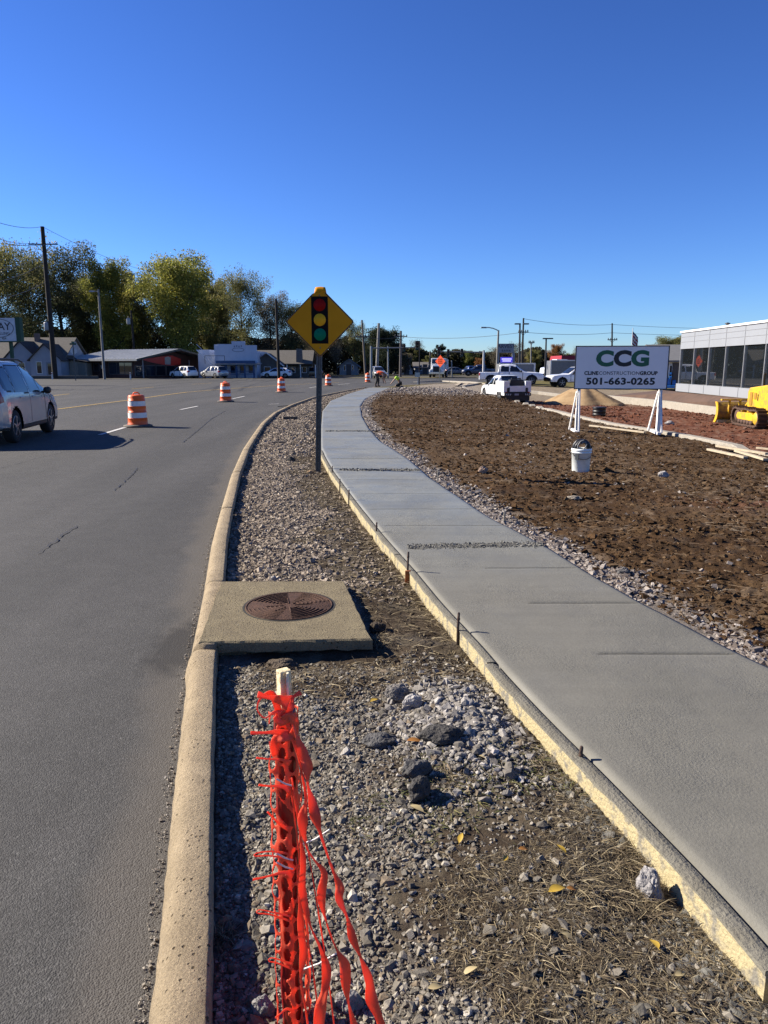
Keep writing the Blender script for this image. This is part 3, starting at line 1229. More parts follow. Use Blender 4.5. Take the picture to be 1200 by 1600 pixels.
def build_stones():
    gd = lambda x, y, s: 1 - 0.88 * np.clip(strip_soil(x, y, s), 0, 1)
    # near: fine fill plus larger crushed stone
    x, y, s = strip_pts(95000, 0.7, 4.2, gd)
    sz = rng.lognormal(math.log(0.0066), 0.4, len(x))
    X, Y, S, = [x], [y], [sz]
    x, y, s = strip_pts(30000, 0.7, 4.2, gd)
    sz2 = np.clip(rng.lognormal(math.log(0.0112), 0.48, len(x)), 0.005, 0.038)
    gcol = palette(len(X[0]), *GREY_PAL)
    stones('gravel', X[0], Y[0], S[0], gcol, VAR_BOX)
    stones('gravel', x, y, sz2, palette(len(x), *GREY_PAL), VAR_ICO)
    # mid: behind the slab, pinkish ballast
    x, y, s = strip_pts(70000, 5.2, 16, gd)
    sz = np.clip(rng.lognormal(math.log(0.0145), 0.42, len(x)), 0.006, 0.04)
    stones('gravel', x, y, sz, palette(len(x), *PINK_PAL), VAR_BOX)
    x, y, s = strip_pts(60000, 14, 58, lambda x, y, s: 1 - 0.6 * np.clip(strip_soil(x, y, s), 0, 1))
    sz = np.clip(rng.lognormal(math.log(0.026), 0.38, len(x)), 0.012, 0.06)
    stones('gravel', x, y, sz, palette(len(x), *PINK_PAL), VAR_BOX)
    # pale broken concrete heap
    n = 5200
    a = rng.normal(size=(n, 2)) * np.array([0.17, 0.23]) + np.array([0.38, 3.3])
    a = a[(a[:, 0] < walk_l(a[:, 1]) - 0.1)]
    sz = np.clip(rng.lognormal(math.log(0.013), 0.5, len(a)), 0.005, 0.05)
    z = height(a[:, 0], a[:, 1]) + sz * 0.25
    me = scatter_mesh('rubble', np.column_stack([a, z]), sz, palette(len(a), [(0.42, 0.39, 0.345), (0.34, 0.31, 0.27), (0.54, 0.50, 0.45), (0.25, 0.225, 0.19)], [4, 4, 1.5, 3]), VAR_ICO)
    tag(link_mesh('rubble', me, stone_mat), kind='stuff')
    # limestone along the walk's far side
    n = 38000
    y = 3.2 + 50 * rng.random(n) ** 1.8
    d = np.abs(rng.normal(0, 1, n)) * (0.10 + 0.22 * fbm(y * 0.9, y * 0 + 3, 3)) * np.interp(y, [3, 6, 14, 20, 40], [0.45, 0.8, 0.75, 0.5, 0.7])
    x = walk_r(y) + 0.03 + d
    patch = fbm(x * 1.2 + 3, y * 1.2, 3)
    keep = rng.random(n) < np.where((y > 4.4) & (y < 5.3), 0.25, 1.0) * sstep(0.36, 0.52, patch)
    x, y = x[keep], y[keep]
    sz = np.clip(rng.lognormal(math.log(0.0145), 0.42, len(x)) * np.interp(y, [4, 12, 40], [1, 1.3, 2.0]), 0.006, 0.06)
    stones('limestone_gravel', x, y, sz, palette(len(x), *WHITE_PAL), VAR_ICO if False else VAR_BOX)
    # clods over the soil bed
    n = 150000
    y = 3.3 + 45 * rng.random(n) ** 1.9
    x = walk_r(y) + 0.1 + rng.random(n) * np.minimum(0.55 * y + 2.5, 22)
    keep = (lot_kerb_d(x, y) < 0) & (rng.random(n) < 0.35 + 0.65 * sstep(0.4, 0.6, fbm(x * 2, y * 2, 3)))
    x, y = x[keep], y[keep]
    sz = np.clip(rng.lognormal(math.log(0.0112), 0.6, len(x)) * np.interp(y, [4, 12, 40], [1, 1.5, 2.4]), 0.004, 0.075)
    stones('soil_clods', x, y, sz, palette(len(x), *SOIL_PAL), VAR_BOX, M_attr('clod_material', 0.95, 0.6, 80, 0.03, 0.3, 40), 0.3, 0.6)
    # pale chips in the soil bed
    n = 9000
    y = 3.3 + 48 * rng.random(n) ** 1.8
    x = walk_r(y) + 0.1 + rng.random(n) * np.minimum(0.55 * y + 2.5, 22)
    keep = (lot_kerb_d(x, y) < 0) & (rng.random(n) < 0.15 + 0.85 * sstep(0.5, 0.62, fbm(x * .8 + 5, y * .8, 3)))
    x, y = x[keep], y[keep]
    sz = np.clip(rng.lognormal(math.log(0.012), 0.5, len(x)) * np.interp(y, [4, 12, 40], [1, 1.5, 2.4]), 0.005, 0.07)
    stones('stone_chips', x, y, sz, palette(len(x), *WHITE_PAL), VAR_BOX, stone_mat, 0.25)
    # pale ballast spread at the far end of the bed
    n = 5000
    x = 2.4 + rng.normal(size=n) * 2.2
    y = 52 + rng.normal(size=n) * 3.0
    keep = (x > walk_r(y) + 0.2) & (lot_kerb_d(x, y) < 0)
    x, y = x[keep], y[keep]
    sz = np.clip(rng.lognormal(math.log(0.05), 0.4, len(x)), 0.02, 0.14)
    stones('ballast_gravel', x, y, sz, palette(len(x), *WHITE_PAL), VAR_BOX)
    # red clods in the lot
    n = 30000
    y = 14 + 34 * rng.random(n)
    x = 4 + 30 * rng.random(n)
    keep = (lot_kerb_d(x, y) > 0.3) & (rng.random(n) < 0.2 + 0.8 * sstep(0.45, 0.6, fbm(x * .7, y * .7, 3)))
    x, y = x[keep], y[keep]
    sz = np.clip(rng.lognormal(math.log(0.05), 0.5, len(x)), 0.02, 0.18)
    stones('clay_clods', x, y, sz, palette(len(x), [(0.20, 0.085, 0.05), (0.15, 0.06, 0.038), (0.26, 0.15, 0.11)], [4, 4, 1]), VAR_BOX, M_attr('clod_material'), 0.3, 0.6)
    # coarse aggregate left in the three cold joints of the walk
    P, Sz = [], []
    for yj, cnt in zip(COLD, (1500, 900, 700)):
        l, r = float(walk_l(yj)), float(walk_r(yj))
        u = rng.random(cnt) * 0.9 + 0.08
        w = 0.045 * (0.5 + fbm(u * 6, u * 0 + yj, 3))
        yy = yj + rng.normal(size=cnt) * w + (0.12 * u if yj < 8 else 0)
        P.append(np.column_stack([l + (r - l) * u, yy, np.full(cnt, 0.152)]))
        Sz.append(np.clip(rng.lognormal(math.log(0.009 if yj < 8 else 0.016), 0.4, cnt), 0.004, 0.035))
    P = np.concatenate(P)
    Sz = np.concatenate(Sz)
    me = scatter_mesh('concrete_crumbs', P, Sz, palette(len(P), [(0.22, 0.215, 0.19), (0.17, 0.165, 0.145), (0.28, 0.27, 0.24)], [3, 3, 1]), VAR_BOX)
    tag(link_mesh('concrete_crumbs', me, stone_mat), kind='stuff')
    # splashed wet concrete lumps along the form and crumbs along the gutter
    n = 16000
    y = 0.9 + 3.0 * rng.random(n) ** 1.5
    x = walk_l(y) - 0.085 - np.abs(rng.normal(0, 0.11, n)) * np.interp(y, [0.9, 1.7, 2.4, 4], [3.6, 2.4, 0.6, 0.5])
    keep = rng.random(n) < sstep(0.42, 0.6, fbm(x * 3, y * 3 + 4, 3)) * 0.8 + 0.12
    x, y = x[keep], y[keep]
    sz = np.clip(rng.lognormal(math.log(0.011), 0.5, len(x)), 0.004, 0.04)
    stones('concrete_splash', x, y, sz, palette(len(x), [(0.20, 0.195, 0.17), (0.155, 0.15, 0.13), (0.25, 0.24, 0.21)], [3, 3, 1]), VAR_ICO, stone_mat, 0.3, 0.55)
    n = 5200
    y = 0.7 + 1.1 * rng.random(n) ** 1.2
    x = walk_l(y) - 0.09 - 0.62 * rng.random(n) ** 1.4
    keep = rng.random(n) < sstep(0.40, 0.55, fbm(x * 4, y * 4 + 9, 3)) * np.interp(y, [0.7, 1.3, 1.8], [1, 0.8, 0.0])
    x, y = x[keep], y[keep]
    sz = np.clip(rng.lognormal(math.log(0.015), 0.5, len(x)), 0.006, 0.05)
    stones('mortar_clods', x, y, sz, palette(len(x), [(0.20, 0.185, 0.15), (0.145, 0.132, 0.105), (0.10, 0.085, 0.065)], [3, 3, 2]), VAR_ICO, stone_mat, 0.3, 0.6)
    n = 1500
    y = 0.6 + 9 * rng.random(n) ** 1.8
    x = kerb_r(y) - KERB_W - 0.035 - np.abs(rng.normal(0, 0.018, n))
    sz = np.clip(rng.lognormal(math.log(0.0036), 0.45, n), 0.0015, 0.012)
    me = scatter_mesh('gutter_grit', np.column_stack([x, y, 0.004 + sz * 0.2]), sz, palette(n, [(0.5, 0.44, 0.35), (0.36, 0.31, 0.25), (0.6, 0.55, 0.48)], [3, 3, 1]), VAR_BOX)
    tag(link_mesh('gutter_grit', me, stone_mat), kind='stuff')


build_stones()


# ================================================================== DEAD GRASS, STRAW (stuff)
def blades(name, x, y, z0, length, cols, mat, lean=0.9, width=0.0022):
    n = len(x)
    th = rng.random(n) * 2 * math.pi
    el = np.clip(rng.normal(0.45, 0.35, n), 0.02, 1.3) * (1.5 - lean)
    dx, dy, dz = np.cos(th) * np.cos(el), np.sin(th) * np.cos(el), np.sin(el)
    px, py = -np.sin(th), np.cos(th)
    L = length[:, None] if False else length
    V = np.zeros((n, 8, 3))
    cur = rng.normal(0, 0.25, n)
    for i, t in enumerate((0, 0.35, 0.7, 1.0)):
        w = width * (1 - 0.75 * t) * rng.uniform(0.7, 1.4, n)
        cx = x + dx * L * t + px * cur * L * t * t
        cy = y + dy * L * t + py * cur * L * t * t
        cz = z0 + dz * L * t - 0.55 * L * t * t * dz + 0.004
        V[:, 2 * i] = np.stack([cx - px * w, cy - py * w, cz], 1)
        V[:, 2 * i + 1] = np.stack([cx + px * w, cy + py * w, cz + w * 0.7], 1)
    base = np.array([[0, 1, 3, 2], [2, 3, 5, 4], [4, 5, 7, 6]])
    F = (base[None] + (np.arange(n) * 8)[:, None, None]).reshape(-1, 4)
    me = bulk_mesh(name, V.reshape(-1, 3), F, 4, np.repeat(cols, 8, 0))
    o = link_mesh(name, me, mat)
    tag(o, kind='stuff')
    return o


def build_grass():
    gm = M_attr('dry_grass', 0.8, 0.0, 10, 0.2, 0.15, 40)
    STRAW = ([(0.36, 0.29, 0.17), (0.25, 0.195, 0.115), (0.17, 0.13, 0.08), (0.50, 0.42, 0.27), (0.09, 0.07, 0.048)], [4, 5, 6, 1.5, 6])
    n = 44000
    x, y, s = strip_pts(n, 0.9, 3.5, lambda x, y, s: np.clip(strip_soil(x, y, s), 0, 1) * sstep(0.40, 0.56, fbm(x * 2.4 + 7, y * 2.4, 3)))
    blades('dead_grass', x, y, height(x, y), rng.uniform(0.015, 0.065, len(x)), palette(len(x), *STRAW), gm, 1.0, 0.0012)
    # tuft by the pale stone and by the kerb
    for (cx, cy, cnt, sp, ln) in ((gz(1000, 1385, .1) + (500, 0.045, 0.14)), (gz(985, 1330, .1) + (450, 0.05, 0.13)), (gz(350, 1460, .06) + (240, 0.022, 0.08)), (gz(935, 1370, .1) + (500, 0.06, 0.10)),
                                  (gz(325, 995, .15) + (80, 0.03, 0.06)), (gz(345, 870, .07) + (120, 0.04, 0.1)), (gz(590, 1000, .09) + (260, 0.06, 0.10)), (gz(700, 1215, .09) + (260, 0.05, 0.07))):
        x = cx + rng.normal(size=cnt) * sp
        y = cy + rng.normal(size=cnt) * sp
        blades('dead_grass', x, y, height(x, y), rng.uniform(0.4, 1.0, cnt) * ln, palette(cnt, *STRAW), gm, 0.7, 0.0016)
    x, y, s = strip_pts(16000, 3.4, 14, lambda x, y, s: np.clip(strip_soil(x, y, s), 0, 1))
    blades('dead_grass', x, y, height(x, y), rng.uniform(0.04, 0.12, len(x)), palette(len(x), *STRAW), gm, 1.0, 0.003)
    # green shoots
    x, y, s = strip_pts(2600, 2.4, 3.3, lambda x, y, s: np.clip(strip_soil(x, y, s), 0, 1) * sstep(0.5, 0.56, fbm(x * 3, y * 3 + 2, 2)))
    blades('grass', x, y, height(x, y), rng.uniform(0.02, 0.06, len(x)), palette(len(x), [(0.10, 0.11, 0.035), (0.15, 0.15, 0.05), (0.22, 0.2, 0.08)], [3, 3, 2]), gm, 0.8, 0.002)
    # straw flecks over the soil bed
    n = 22000
    y = 3.4 + 40 * rng.random(n) ** 1.7
    x = walk_r(y) + 0.15 + rng.random(n) * np.minimum(0.55 * y + 2.5, 22)
    keep = (lot_kerb_d(x, y) < 0) & (rng.random(n) < 0.1 + 0.9 * sstep(0.45, 0.62, fbm(x * .9 + 1, y * .9, 3)))
    x, y = x[keep], y[keep]
    blades('straw_litter', x, y, height(x, y) + 0.004, rng.uniform(0.04, 0.13, len(x)) * np.interp(y, [4, 12, 40], [1, 1.3, 2]), palette(len(x), [(0.30, 0.22, 0.14), (0.20, 0.14, 0.09), (0.42, 0.34, 0.24)], [4, 4, 2]), gm, 1.2, 0.0035)


build_grass()

# ================================================================== FORM BOARDS AND STAKES ALONG THE WALK
board_mat = M('form_lumber', (0.48, 0.40, 0.22), 0.85, col2=(0.23, 0.21, 0.165), scale=13, bump=0.5, bscale=70, detail=9, sharp=(0.5, 0.6))
slop_mat = M('dried_slurry', (0.20, 0.185, 0.145), 0.95, col2=(0.25, 0.235, 0.19), scale=9, bump=0.45, bscale=90, spec=0.1)


def form_board(y0, y1, fn, side, label, off=0.0, parent_slop=True, n=None):
    n = n or max(8, int((y1 - y0) / 0.12))
    ys = np.linspace(y0, y1, n)
    c = (float(fn((y0 + y1) / 2)), (y0 + y1) / 2, 0)
    t = thing('form_board', label, 'form board', c, 0, 'timber forms beside the fresh walk')
    V = []
    SV = []
    for y in ys:
        x = float(fn(y))
        d = (float(fn(y + 0.1)) - float(fn(y - 0.1))) / 0.2
        nx, ny = 1 / math.hypot(1, d), -d / math.hypot(1, d)
        w = 0.04
        g = 0.012 + off
        zt = 0.146 + 0.003 * mnoise.noise(Vector((y * 3, side, 0)))
        a = (x + side * nx * g - c[0], y + side * ny * g - c[1])
        b = (x + side * nx * (g + w) - c[0], y + side * ny * (g + w) - c[1])
        V += [(a[0], a[1], zt), (b[0], b[1], zt), (b[0], b[1], 0.02), (a[0], a[1], 0.02)]
        h = 0.003 + 0.006 * max(0, mnoise.noise(Vector((y * 4, 5 * side, 2)))) + 0.004 * abs(mnoise.noise(Vector((y * 17, side, 2))))
        dr = 0.006 + 0.045 * max(0, mnoise.noise(Vector((y * 3.1, 11 * side, 2))) - 0.12) + 0.010 * mnoise.noise(Vector((y * 23, 1, 2)))
        e = 0.003
        SV += [(a[0] - side * nx * g * 0.6, a[1], zt - 0.004), (a[0], a[1], zt + h), ((a[0] + b[0]) / 2, (a[1] + b[1]) / 2, zt + h * 1.3), (b[0] + side * nx * e, b[1] + side * ny * e, zt + 0.003),
               (b[0] + side * nx * e, b[1] + side * ny * e, zt - max(0.002, dr))]

    def strip(V, m, closed):
        F = []
        k = len(V) // m
        for i in range(k - 1):
            for j in range(m if closed else m - 1):
                q = (i * m + j, i * m + (j + 1) % m, (i + 1) * m + (j + 1) % m, (i + 1) * m + j)
                F.append(q)
        if closed:
            F.append(tuple(range(m)))
            F.append(tuple(range((k - 1) * m, k * m)))
        return F
    mb = MB()
    mb.add(V, strip(V, 4, True))
    mb.build('board', board_mat, t)
    if parent_slop:
        m2 = MB()
        m2.add(SV, strip(SV, 5, False), False)
        o = m2.build('slurry_crust', slop_mat, t)
    return t


form_board(0.2, 1.74, walk_l, -1, 'short pale form board whose tip pokes out beside another board end', off=-0.006)
form_board(1.77, 3.92, walk_l, -1, 'pale yellow form board crusted with grey slurry beside the dead grass', off=0.03)
form_board(3.94, 6.35, walk_l, -1, 'pale form board edging the walk between the manhole slab and the orange tipped stake', off=0.012)
form_board(6.37, 10.2, walk_l, -1, 'weathered form board edging the walk just before the foot of the traffic signal sign', off=0.012)
form_board(10.22, 14.6, walk_l, -1, 'weathered form board edging the walk just past the foot of the traffic signal sign', off=0.012)

stake_mat = M('form_pin_steel', (0.075, 0.062, 0.052), 0.6, 0.5, (0.13, 0.075, 0.05), 20, 0.3, 60)


def form_stake(px, py_top, py_foot, label, hz=None, orange=False):
    x, y = gz(px, py_foot, 0.07)
    top = W(px, py_top, y).z
    t = thing('form_stake', label, 'stake', (x, y, 0.04), 0, 'steel pins holding the forms')
    L = max(0.12, top - 0.04)
    mb = MB()
    mb.tube([(0, 0, 0), (0, 0, L * 0.5), (0.004, 0, L - 0.006), (0.004, 0, L)], [0.0085, 0.0085, 0.0085, 0.006], 8)
    mb.build('pin', stake_mat, t)
    cm = MB()
    cm.lathe([(0.0098, L - 0.05), (0.0104, L - 0.048), (0.0104, L - 0.038), (0.0098, L - 0.036)], 8, (0.003, 0, 0))
    cm.build('collar', stake_mat, t)
    if orange:
        wm = MB()
        wm.box((0.0, -0.026, 0.055), (0.045, 0.022, 0.12))
        wm.build('wood_block', M('orange_stained_wood', (0.42, 0.13, 0.03), 0.8, col2=(0.25, 0.08, 0.02), scale=20), t, 0.002)
    return t


for a in ((905, 1166, 1208, 'rusty steel pin by the form board nearest the dead grass'),
          (715, 957, 1003, 'steel pin casting a thin shadow on the walk right of the manhole slab'),
          (637, 862, 906, 'steel pin with an orange stained wood block at its foot', None, True),
          (588, 816, 842, 'thin steel pin on the form just beyond the orange block pin'),
          (545, 765, 790, 'thin steel pin on the form beyond the first rough concrete joint'),
          (531, 748, 770, 'thin steel pin close beside the traffic sign foot on the walk side'),
          (519, 728, 746, 'short steel pin beside the traffic sign post base')):
    form_stake(*a)


def right_stake(px, pt, pf, label):
    g = gz(px, pf, 0.13)
    t = thing('form_stake', label, 'stake', (g[0], g[1], 0.09), 0, 'steel pins holding the forms')
    L = W(px, pt, g[1]).z - 0.09
    mb = MB()
    mb.tube([(0, 0, 0), (0, 0, L * 0.9), (0, 0, L)], [0.011, 0.011, 0.008], 8)
    mb.build('pin', M('grey_pin', (0.22, 0.20, 0.17), 0.7), t)
    cm = MB()
    cm.lathe([(0.012, L * 0.7), (0.013, L * 0.72), (0.013, L * 0.8), (0.012, L * 0.82)], 8)
    cm.build('collar', M('grey_pin', (0.22, 0.20, 0.17)), t)


right_stake(788, 799, 817, 'grey pin in white limestone gravel beside the rough concrete joint')
right_stake(684, 734, 753, 'grey pin in the limestone edging well up the walk, near the soil bed')

# ================================================================== LOT KERB, RETAINING KERB, LUMBER
pale_conc = M_concrete('pale_concrete', (0.350, 0.319, 0.266), (0.289, 0.262, 0.217), (0.213, 0.190, 0.152), 0.6)


def kerb_run(name, pts, w, z0s, z1s, mat, kind='structure'):
    mb = MB()
    n = len(pts)
    V = []
    for i, p in enumerate(pts):
        a, b = pts[max(0, i - 1)], pts[min(n - 1, i + 1)]
        d = Vector((b[0] - a[0], b[1] - a[1])).normalized()
        nr = Vector((-d.y, d.x))
        for s, z in ((0, z0s[i]), (0, z1s[i] - 0.015), (0.02, z1s[i]), (w - 0.02, z1s[i]), (w, z1s[i] - 0.015), (w, z0s[i])):
            V.append((p[0] + nr.x * s, p[1] + nr.y * s, z))
    F = []
    for i in range(n - 1):
        for j in range(5):
            F.append((i * 6 + j, i * 6 + j + 1, i * 6 + j + 7, i * 6 + j + 6))
    F += [tuple(range(6)), tuple(range((n - 1) * 6, n * 6))]
    mb.add(V, F)
    o = mb.build(name, mat)
    if kind:
        tag(o, kind=kind)
    return o


_lp = []
for i in range(len(LOT_KERB) - 1):
    a, b = LOT_KERB[i], LOT_KERB[i + 1]
    m = max(2, int((b - a).length / 0.8))
    for k in range(m):
        p = a.lerp(b, k / m)
        p.x += 0.03 * mnoise.noise(Vector((p.x, p.y, 0)))
        _lp.append(p)
_lp.append(LOT_KERB[-1])
_lp.append(LOT_KERB[-1] + (LOT_KERB[-1] - LOT_KERB[-2]).normalized() * 12)
kerb_run('lot_kerb', _lp, 0.26, [hs(p.x, p.y) - 0.15 for p in _lp], [hs(p.x, p.y) + 0.07 for p in _lp], pale_conc)

# white retaining kerb in front of the showroom
ra = [G(940, 627), G(985, 631.5), G(1040, 638), G(1115, 648.5)]
ra = [Vector(p) for p in ra] + [ra[-1] + (ra[-1] - ra[-2]).normalized() * 9]
rw = kerb_run('retaining_kerb', ra, 0.45, [p.z - 0.1 for p in ra], [p.z + 0.42 for p in ra], pale_conc, None)
tag(rw, 'long low pale concrete retaining wall between the red clay and the showroom', 'low wall')
pad = [(p.x + 0.2, p.y + 0.2, p.z + 0.33) for p in ra]
bk = [(W(1058, 611, 47.5).x - 0.6 + 0.052 * (y - 46), y, W(1058, 611, 46).z - 0.03) for y in (15, 24, 34, 44, 49)]
pm = MB()
pm.add(pad + bk, [(0, 1, 8, 9), (1, 2, 7, 8), (2, 3, 6, 7), (3, 4, 5, 6)])
pm.add([pad[0], bk[4], (bk[4][0] + 9, bk[4][1] + 8, bk[4][2] - 0.4), (pad[0][0], pad[0][1] + 4, pad[0][2] - 0.4)], [(0, 1, 2, 3)])
tag(pm.build('building_pad', M('pad_soil', (0.13, 0.075, 0.05), 0.95, col2=(0.085, 0.05, 0.035), scale=1.2, bump=0.9, bscale=6)), kind='structure')
# second kerb return near the box van
rb = [G(px, py) for px, py in ((845, 612), (860, 618), (905, 624), (940, 627))]
rb = [G(812, 613), G(840, 616), G(880, 621), G(932, 626)]
kerb_run('lot_kerb', rb, 0.3, [p.z - 0.1 for p in rb], [p.z + 0.22 for p in rb], pale_conc)
rc = [G(722, 605), G(735, 603), G(752, 600)]
kerb_run('lot_kerb', rc, 0.3, [p.z - 0.1 for p in rc], [p.z + 0.12 for p in rc], pale_conc)
# apron by the far end of the walk
ap = [G(652, 597.5), G(690, 596), G(735, 598), G(780, 604)]
kerb_run('lot_kerb', ap, 0.5, [p.z - 0.1 for p in ap], [p.z + 0.1 for p in ap], pale_conc)

lumber_mat = M('pale_lumber', (0.55, 0.46, 0.32), 0.8, col2=(0.40, 0.33, 0.23), scale=6, bump=0.3, bscale=40)


def plank(p0, p1, w, h, label, lift=0.0):
    a, b = Vector(p0), Vector(p1)
    c = (a + b) / 2
    o = MB().bar(a - c, b - c, w, h).build('lumber_plank', lumber_mat, None, 0.004)
    o.location = (c.x, c.y, c.z + h / 2 + lift)
    tag(o, label, 'plank', 'loose planks by the lot kerb')


for (x0, y0, x1, y1, lift, lab) in ((1107, 705, 1165, 718, 0.02, 'pale plank lying lowest in the heap beside the lot kerb'),
                                    (1120, 703, 1198, 716, 0.07, 'pale plank lying across the top of the heap beside the lot kerb'),
                                    (1150, 708, 1196, 722, 0.03, 'short plank at the frame edge of the heap beside the lot kerb'),
                                    (1182, 708, 1215, 712, 0.12, 'plank end slanting over the other boards of the heap'),
                                    (922, 667, 1008, 678, 0.02, 'long thin board lying on soil between the two feet of the company sign'),
                                    (712, 604, 720, 599, 0.05, 'short pale timber propped at the far corner of the soil bed, left of the pair'),
                                    (722, 605, 731, 600, 0.05, 'short pale timber propped at the far corner of the soil bed, right of the pair')):
    a, b = G(x0, y0), G(x1, y1)
    plank(a, b, 0.10 if x0 > 900 else 0.3, 0.045, lab, lift)

# ================================================================== TRAFFIC SIGN
def signal_ahead():
    x, y = gz(497, 738, 0.08)
    z0 = 0.05
    t = thing('traffic_sign', 'yellow diamond signal ahead sign with a bent top on a steel post in the gravel', 'traffic sign', (x, y, z0))
    steel = M('galvanised_post', (0.16, 0.165, 0.165), 0.5, 0.7, (0.10, 0.105, 0.105), 14)
    top = W(499, 470, y).z - z0
    lean = (W(500, 470, y).x - x) / top
    mb = MB()
    # U-channel post: web with two flanges
    prof = [(-0.045, 0.0), (-0.045, -0.006), (-0.024, -0.006), (-0.018, 0.022), (0.018, 0.022), (0.024, -0.006), (0.045, -0.006), (0.045, 0.0), (0.030, 0.0), (0.023, 0.028), (-0.023, 0.028), (-0.030, 0.0)]
    # solid web; the punched holes are drawn as small dark discs
    zc = 0.0
    n = int(top / 0.1)
    V, F = [], []
    for zz in (0, top):
        for a, b in prof:
            V.append((a + lean * zz, b, zz))
    m = len(prof)
    F += [(i, (i + 1) % m, (i + 1) % m + m, i + m) for i in range(m)]
    mb.add(V, F)
    post = mb.build('post', steel, t)
    n_h = 0
    for k in range(3, int((top - 1.0) / 0.07)):
        z = 0.07 * k
        hm = MB()
        hm.lathe([(0.0, 0.0205), (0.007, 0.0205), (0.007, 0.0217)], 8, (lean * z, 0, z), axis='Y', caps=False)
        hm.build('punched_hole', M('dark_gap', (0.03, 0.026, 0.022)), post)
    # sign plate
    cz = W(500, 503, y).z - z0
    cx = W(500, 503, y).x - x
    h = 0.548

    def diamond(r, rc, seg=6, clip=None):
        pts = []
        for k in range(4):
            a = math.pi / 2 * k + math.pi / 2
            cxx, czz = (r - rc * math.sqrt(2)) * math.cos(a), (r - rc * math.sqrt(2)) * math.sin(a)
            for q in range(seg + 1):
                b = a - math.pi / 4 + (math.pi / 2) * q / seg
                pts.append((cxx + rc * math.cos(b), czz + rc * math.sin(b)))
        return pts
    plate_mat = M('sign_back_black', (0.02, 0.019, 0.017), 0.45)
    yel = M('sign_yellow', (0.62, 0.255, 0.006), 0.5, col2=(0.56, 0.225, 0.005), scale=3, spec=0.12)

    def plate(r, rc, y0, y1, cutz):
        # diamond with its top corner cut along a slanted line where the metal was bent over
        pts = diamond(r, rc)
        out = [(u, v) for u, v in pts if not (v > cutz and u < 0.12 and u > -0.13 + 0.0)]
        tops = [(0.085, min(cutz + 0.02, r - abs(0.085))), (-0.06, cutz - 0.01), (-0.09, cutz - 0.005)]
        ang = sorted(out + tops, key=lambda p: math.atan2(p[1], p[0]))
        m_ = MB()
        m_.prism([(u + cx, v + cz) for u, v in ang], y0, y1, 'XZ')
        return m_
    plate(h, 0.045, -0.036, -0.0335, 0.44).build('plate', yel, t)
    # black rim: a narrow ring 1.5 mm proud of the plate
    o1 = diamond(h - 0.006, 0.040)
    o2 = diamond(h - 0.026, 0.030)
    keep = [i for i in range(len(o1)) if not (o1[i][1] > 0.44 and -0.15 < o1[i][0] < 0.09)]
    order = sorted(keep, key=lambda i: (math.atan2(o1[i][1], o1[i][0]) - math.pi * 0.56) % (2 * math.pi))
    P1 = [(-0.105, h - 0.006 - 0.112)] + [o1[i] for i in order] + [(0.085, h - 0.006 - 0.092)]
    P2 = [(-0.105, h - 0.026 - 0.112)] + [o2[i] for i in order] + [(0.085, h - 0.026 - 0.092)]
    rm = MB()
    V = [(u + cx, -0.0375, v + cz) for u, v in P1] + [(u + cx, -0.0375, v + cz) for u, v in P2]
    m = len(P1)
    rm.add(V, [(i, i + 1, m + i + 1, m + i) for i in range(m - 1)])
    rm.build('border', plate_mat, t)
    # bent-over top corner: a curled tongue of the same sheet, catching the sun
    bm_ = MB()
    V = []
    steps = 12
    for i in range(steps + 1):
        a = i / steps
        ang = a * 2.7
        yy = -0.034 + 0.055 - 0.055 * math.cos(ang)
        zz = 0.415 + 0.085 * a ** 0.8 + 0.055 * math.sin(ang)
        w0, w1 = -0.085 + 0.035 * a, 0.115 - 0.045 * a
        for k in range(5):
            V.append((cx + w0 + (w1 - w0) * k / 4, yy + 0.006 * math.sin(k * 0.8), cz + zz + 0.008 * math.sin(k * 0.8)))
    F = []
    for i in range(steps):
        for k in range(4):
            F.append((i * 5 + k, i * 5 + k + 1, i * 5 + k + 6, i * 5 + k + 5))
    bm_.add(V, F, True)
    tg = bm_.build('bent_corner', yel, t)
    sm = tg.modifiers.new('sheet', 'SOLIDIFY')
    sm.thickness = 0.003
    # signal symbol
    blk = M('sign_black', (0.012, 0.011, 0.011), 0.7, spec=0.06)
    MB().box((cx, -0.0382, cz + 0.025), (0.262, 0.0012, 0.72)).build('signal_panel', blk, t)
    for nm, dz, col in (('red_disc', 0.255, (0.42, 0.010, 0.008)), ('amber_disc', 0.03, (0.85, 0.42, 0.02)), ('green_disc', -0.195, (0.008, 0.26, 0.13))):
        d = MB()
        d.lathe([(0.0, -0.0398), (0.095, -0.0398), (0.095, -0.0386)], 40, (cx, 0, cz + dz), axis='Y', caps=False)
        d.build(nm, M('sign_' + nm, col, 0.6, spec=0.08), t)
    for dz in (-0.4, 0.44):
        b = MB()
        b.lathe([(0.0, -0.0405), (0.009, -0.0405), (0.011, -0.0375)], 10, (cx, 0, cz + dz - (0.04 if dz > 0 else 0)), axis='Y', caps=False)
        b.build('bolt_head', M('bolt', (0.2, 0.2, 0.2), 0.5, 0.8), t)


signal_ahead()


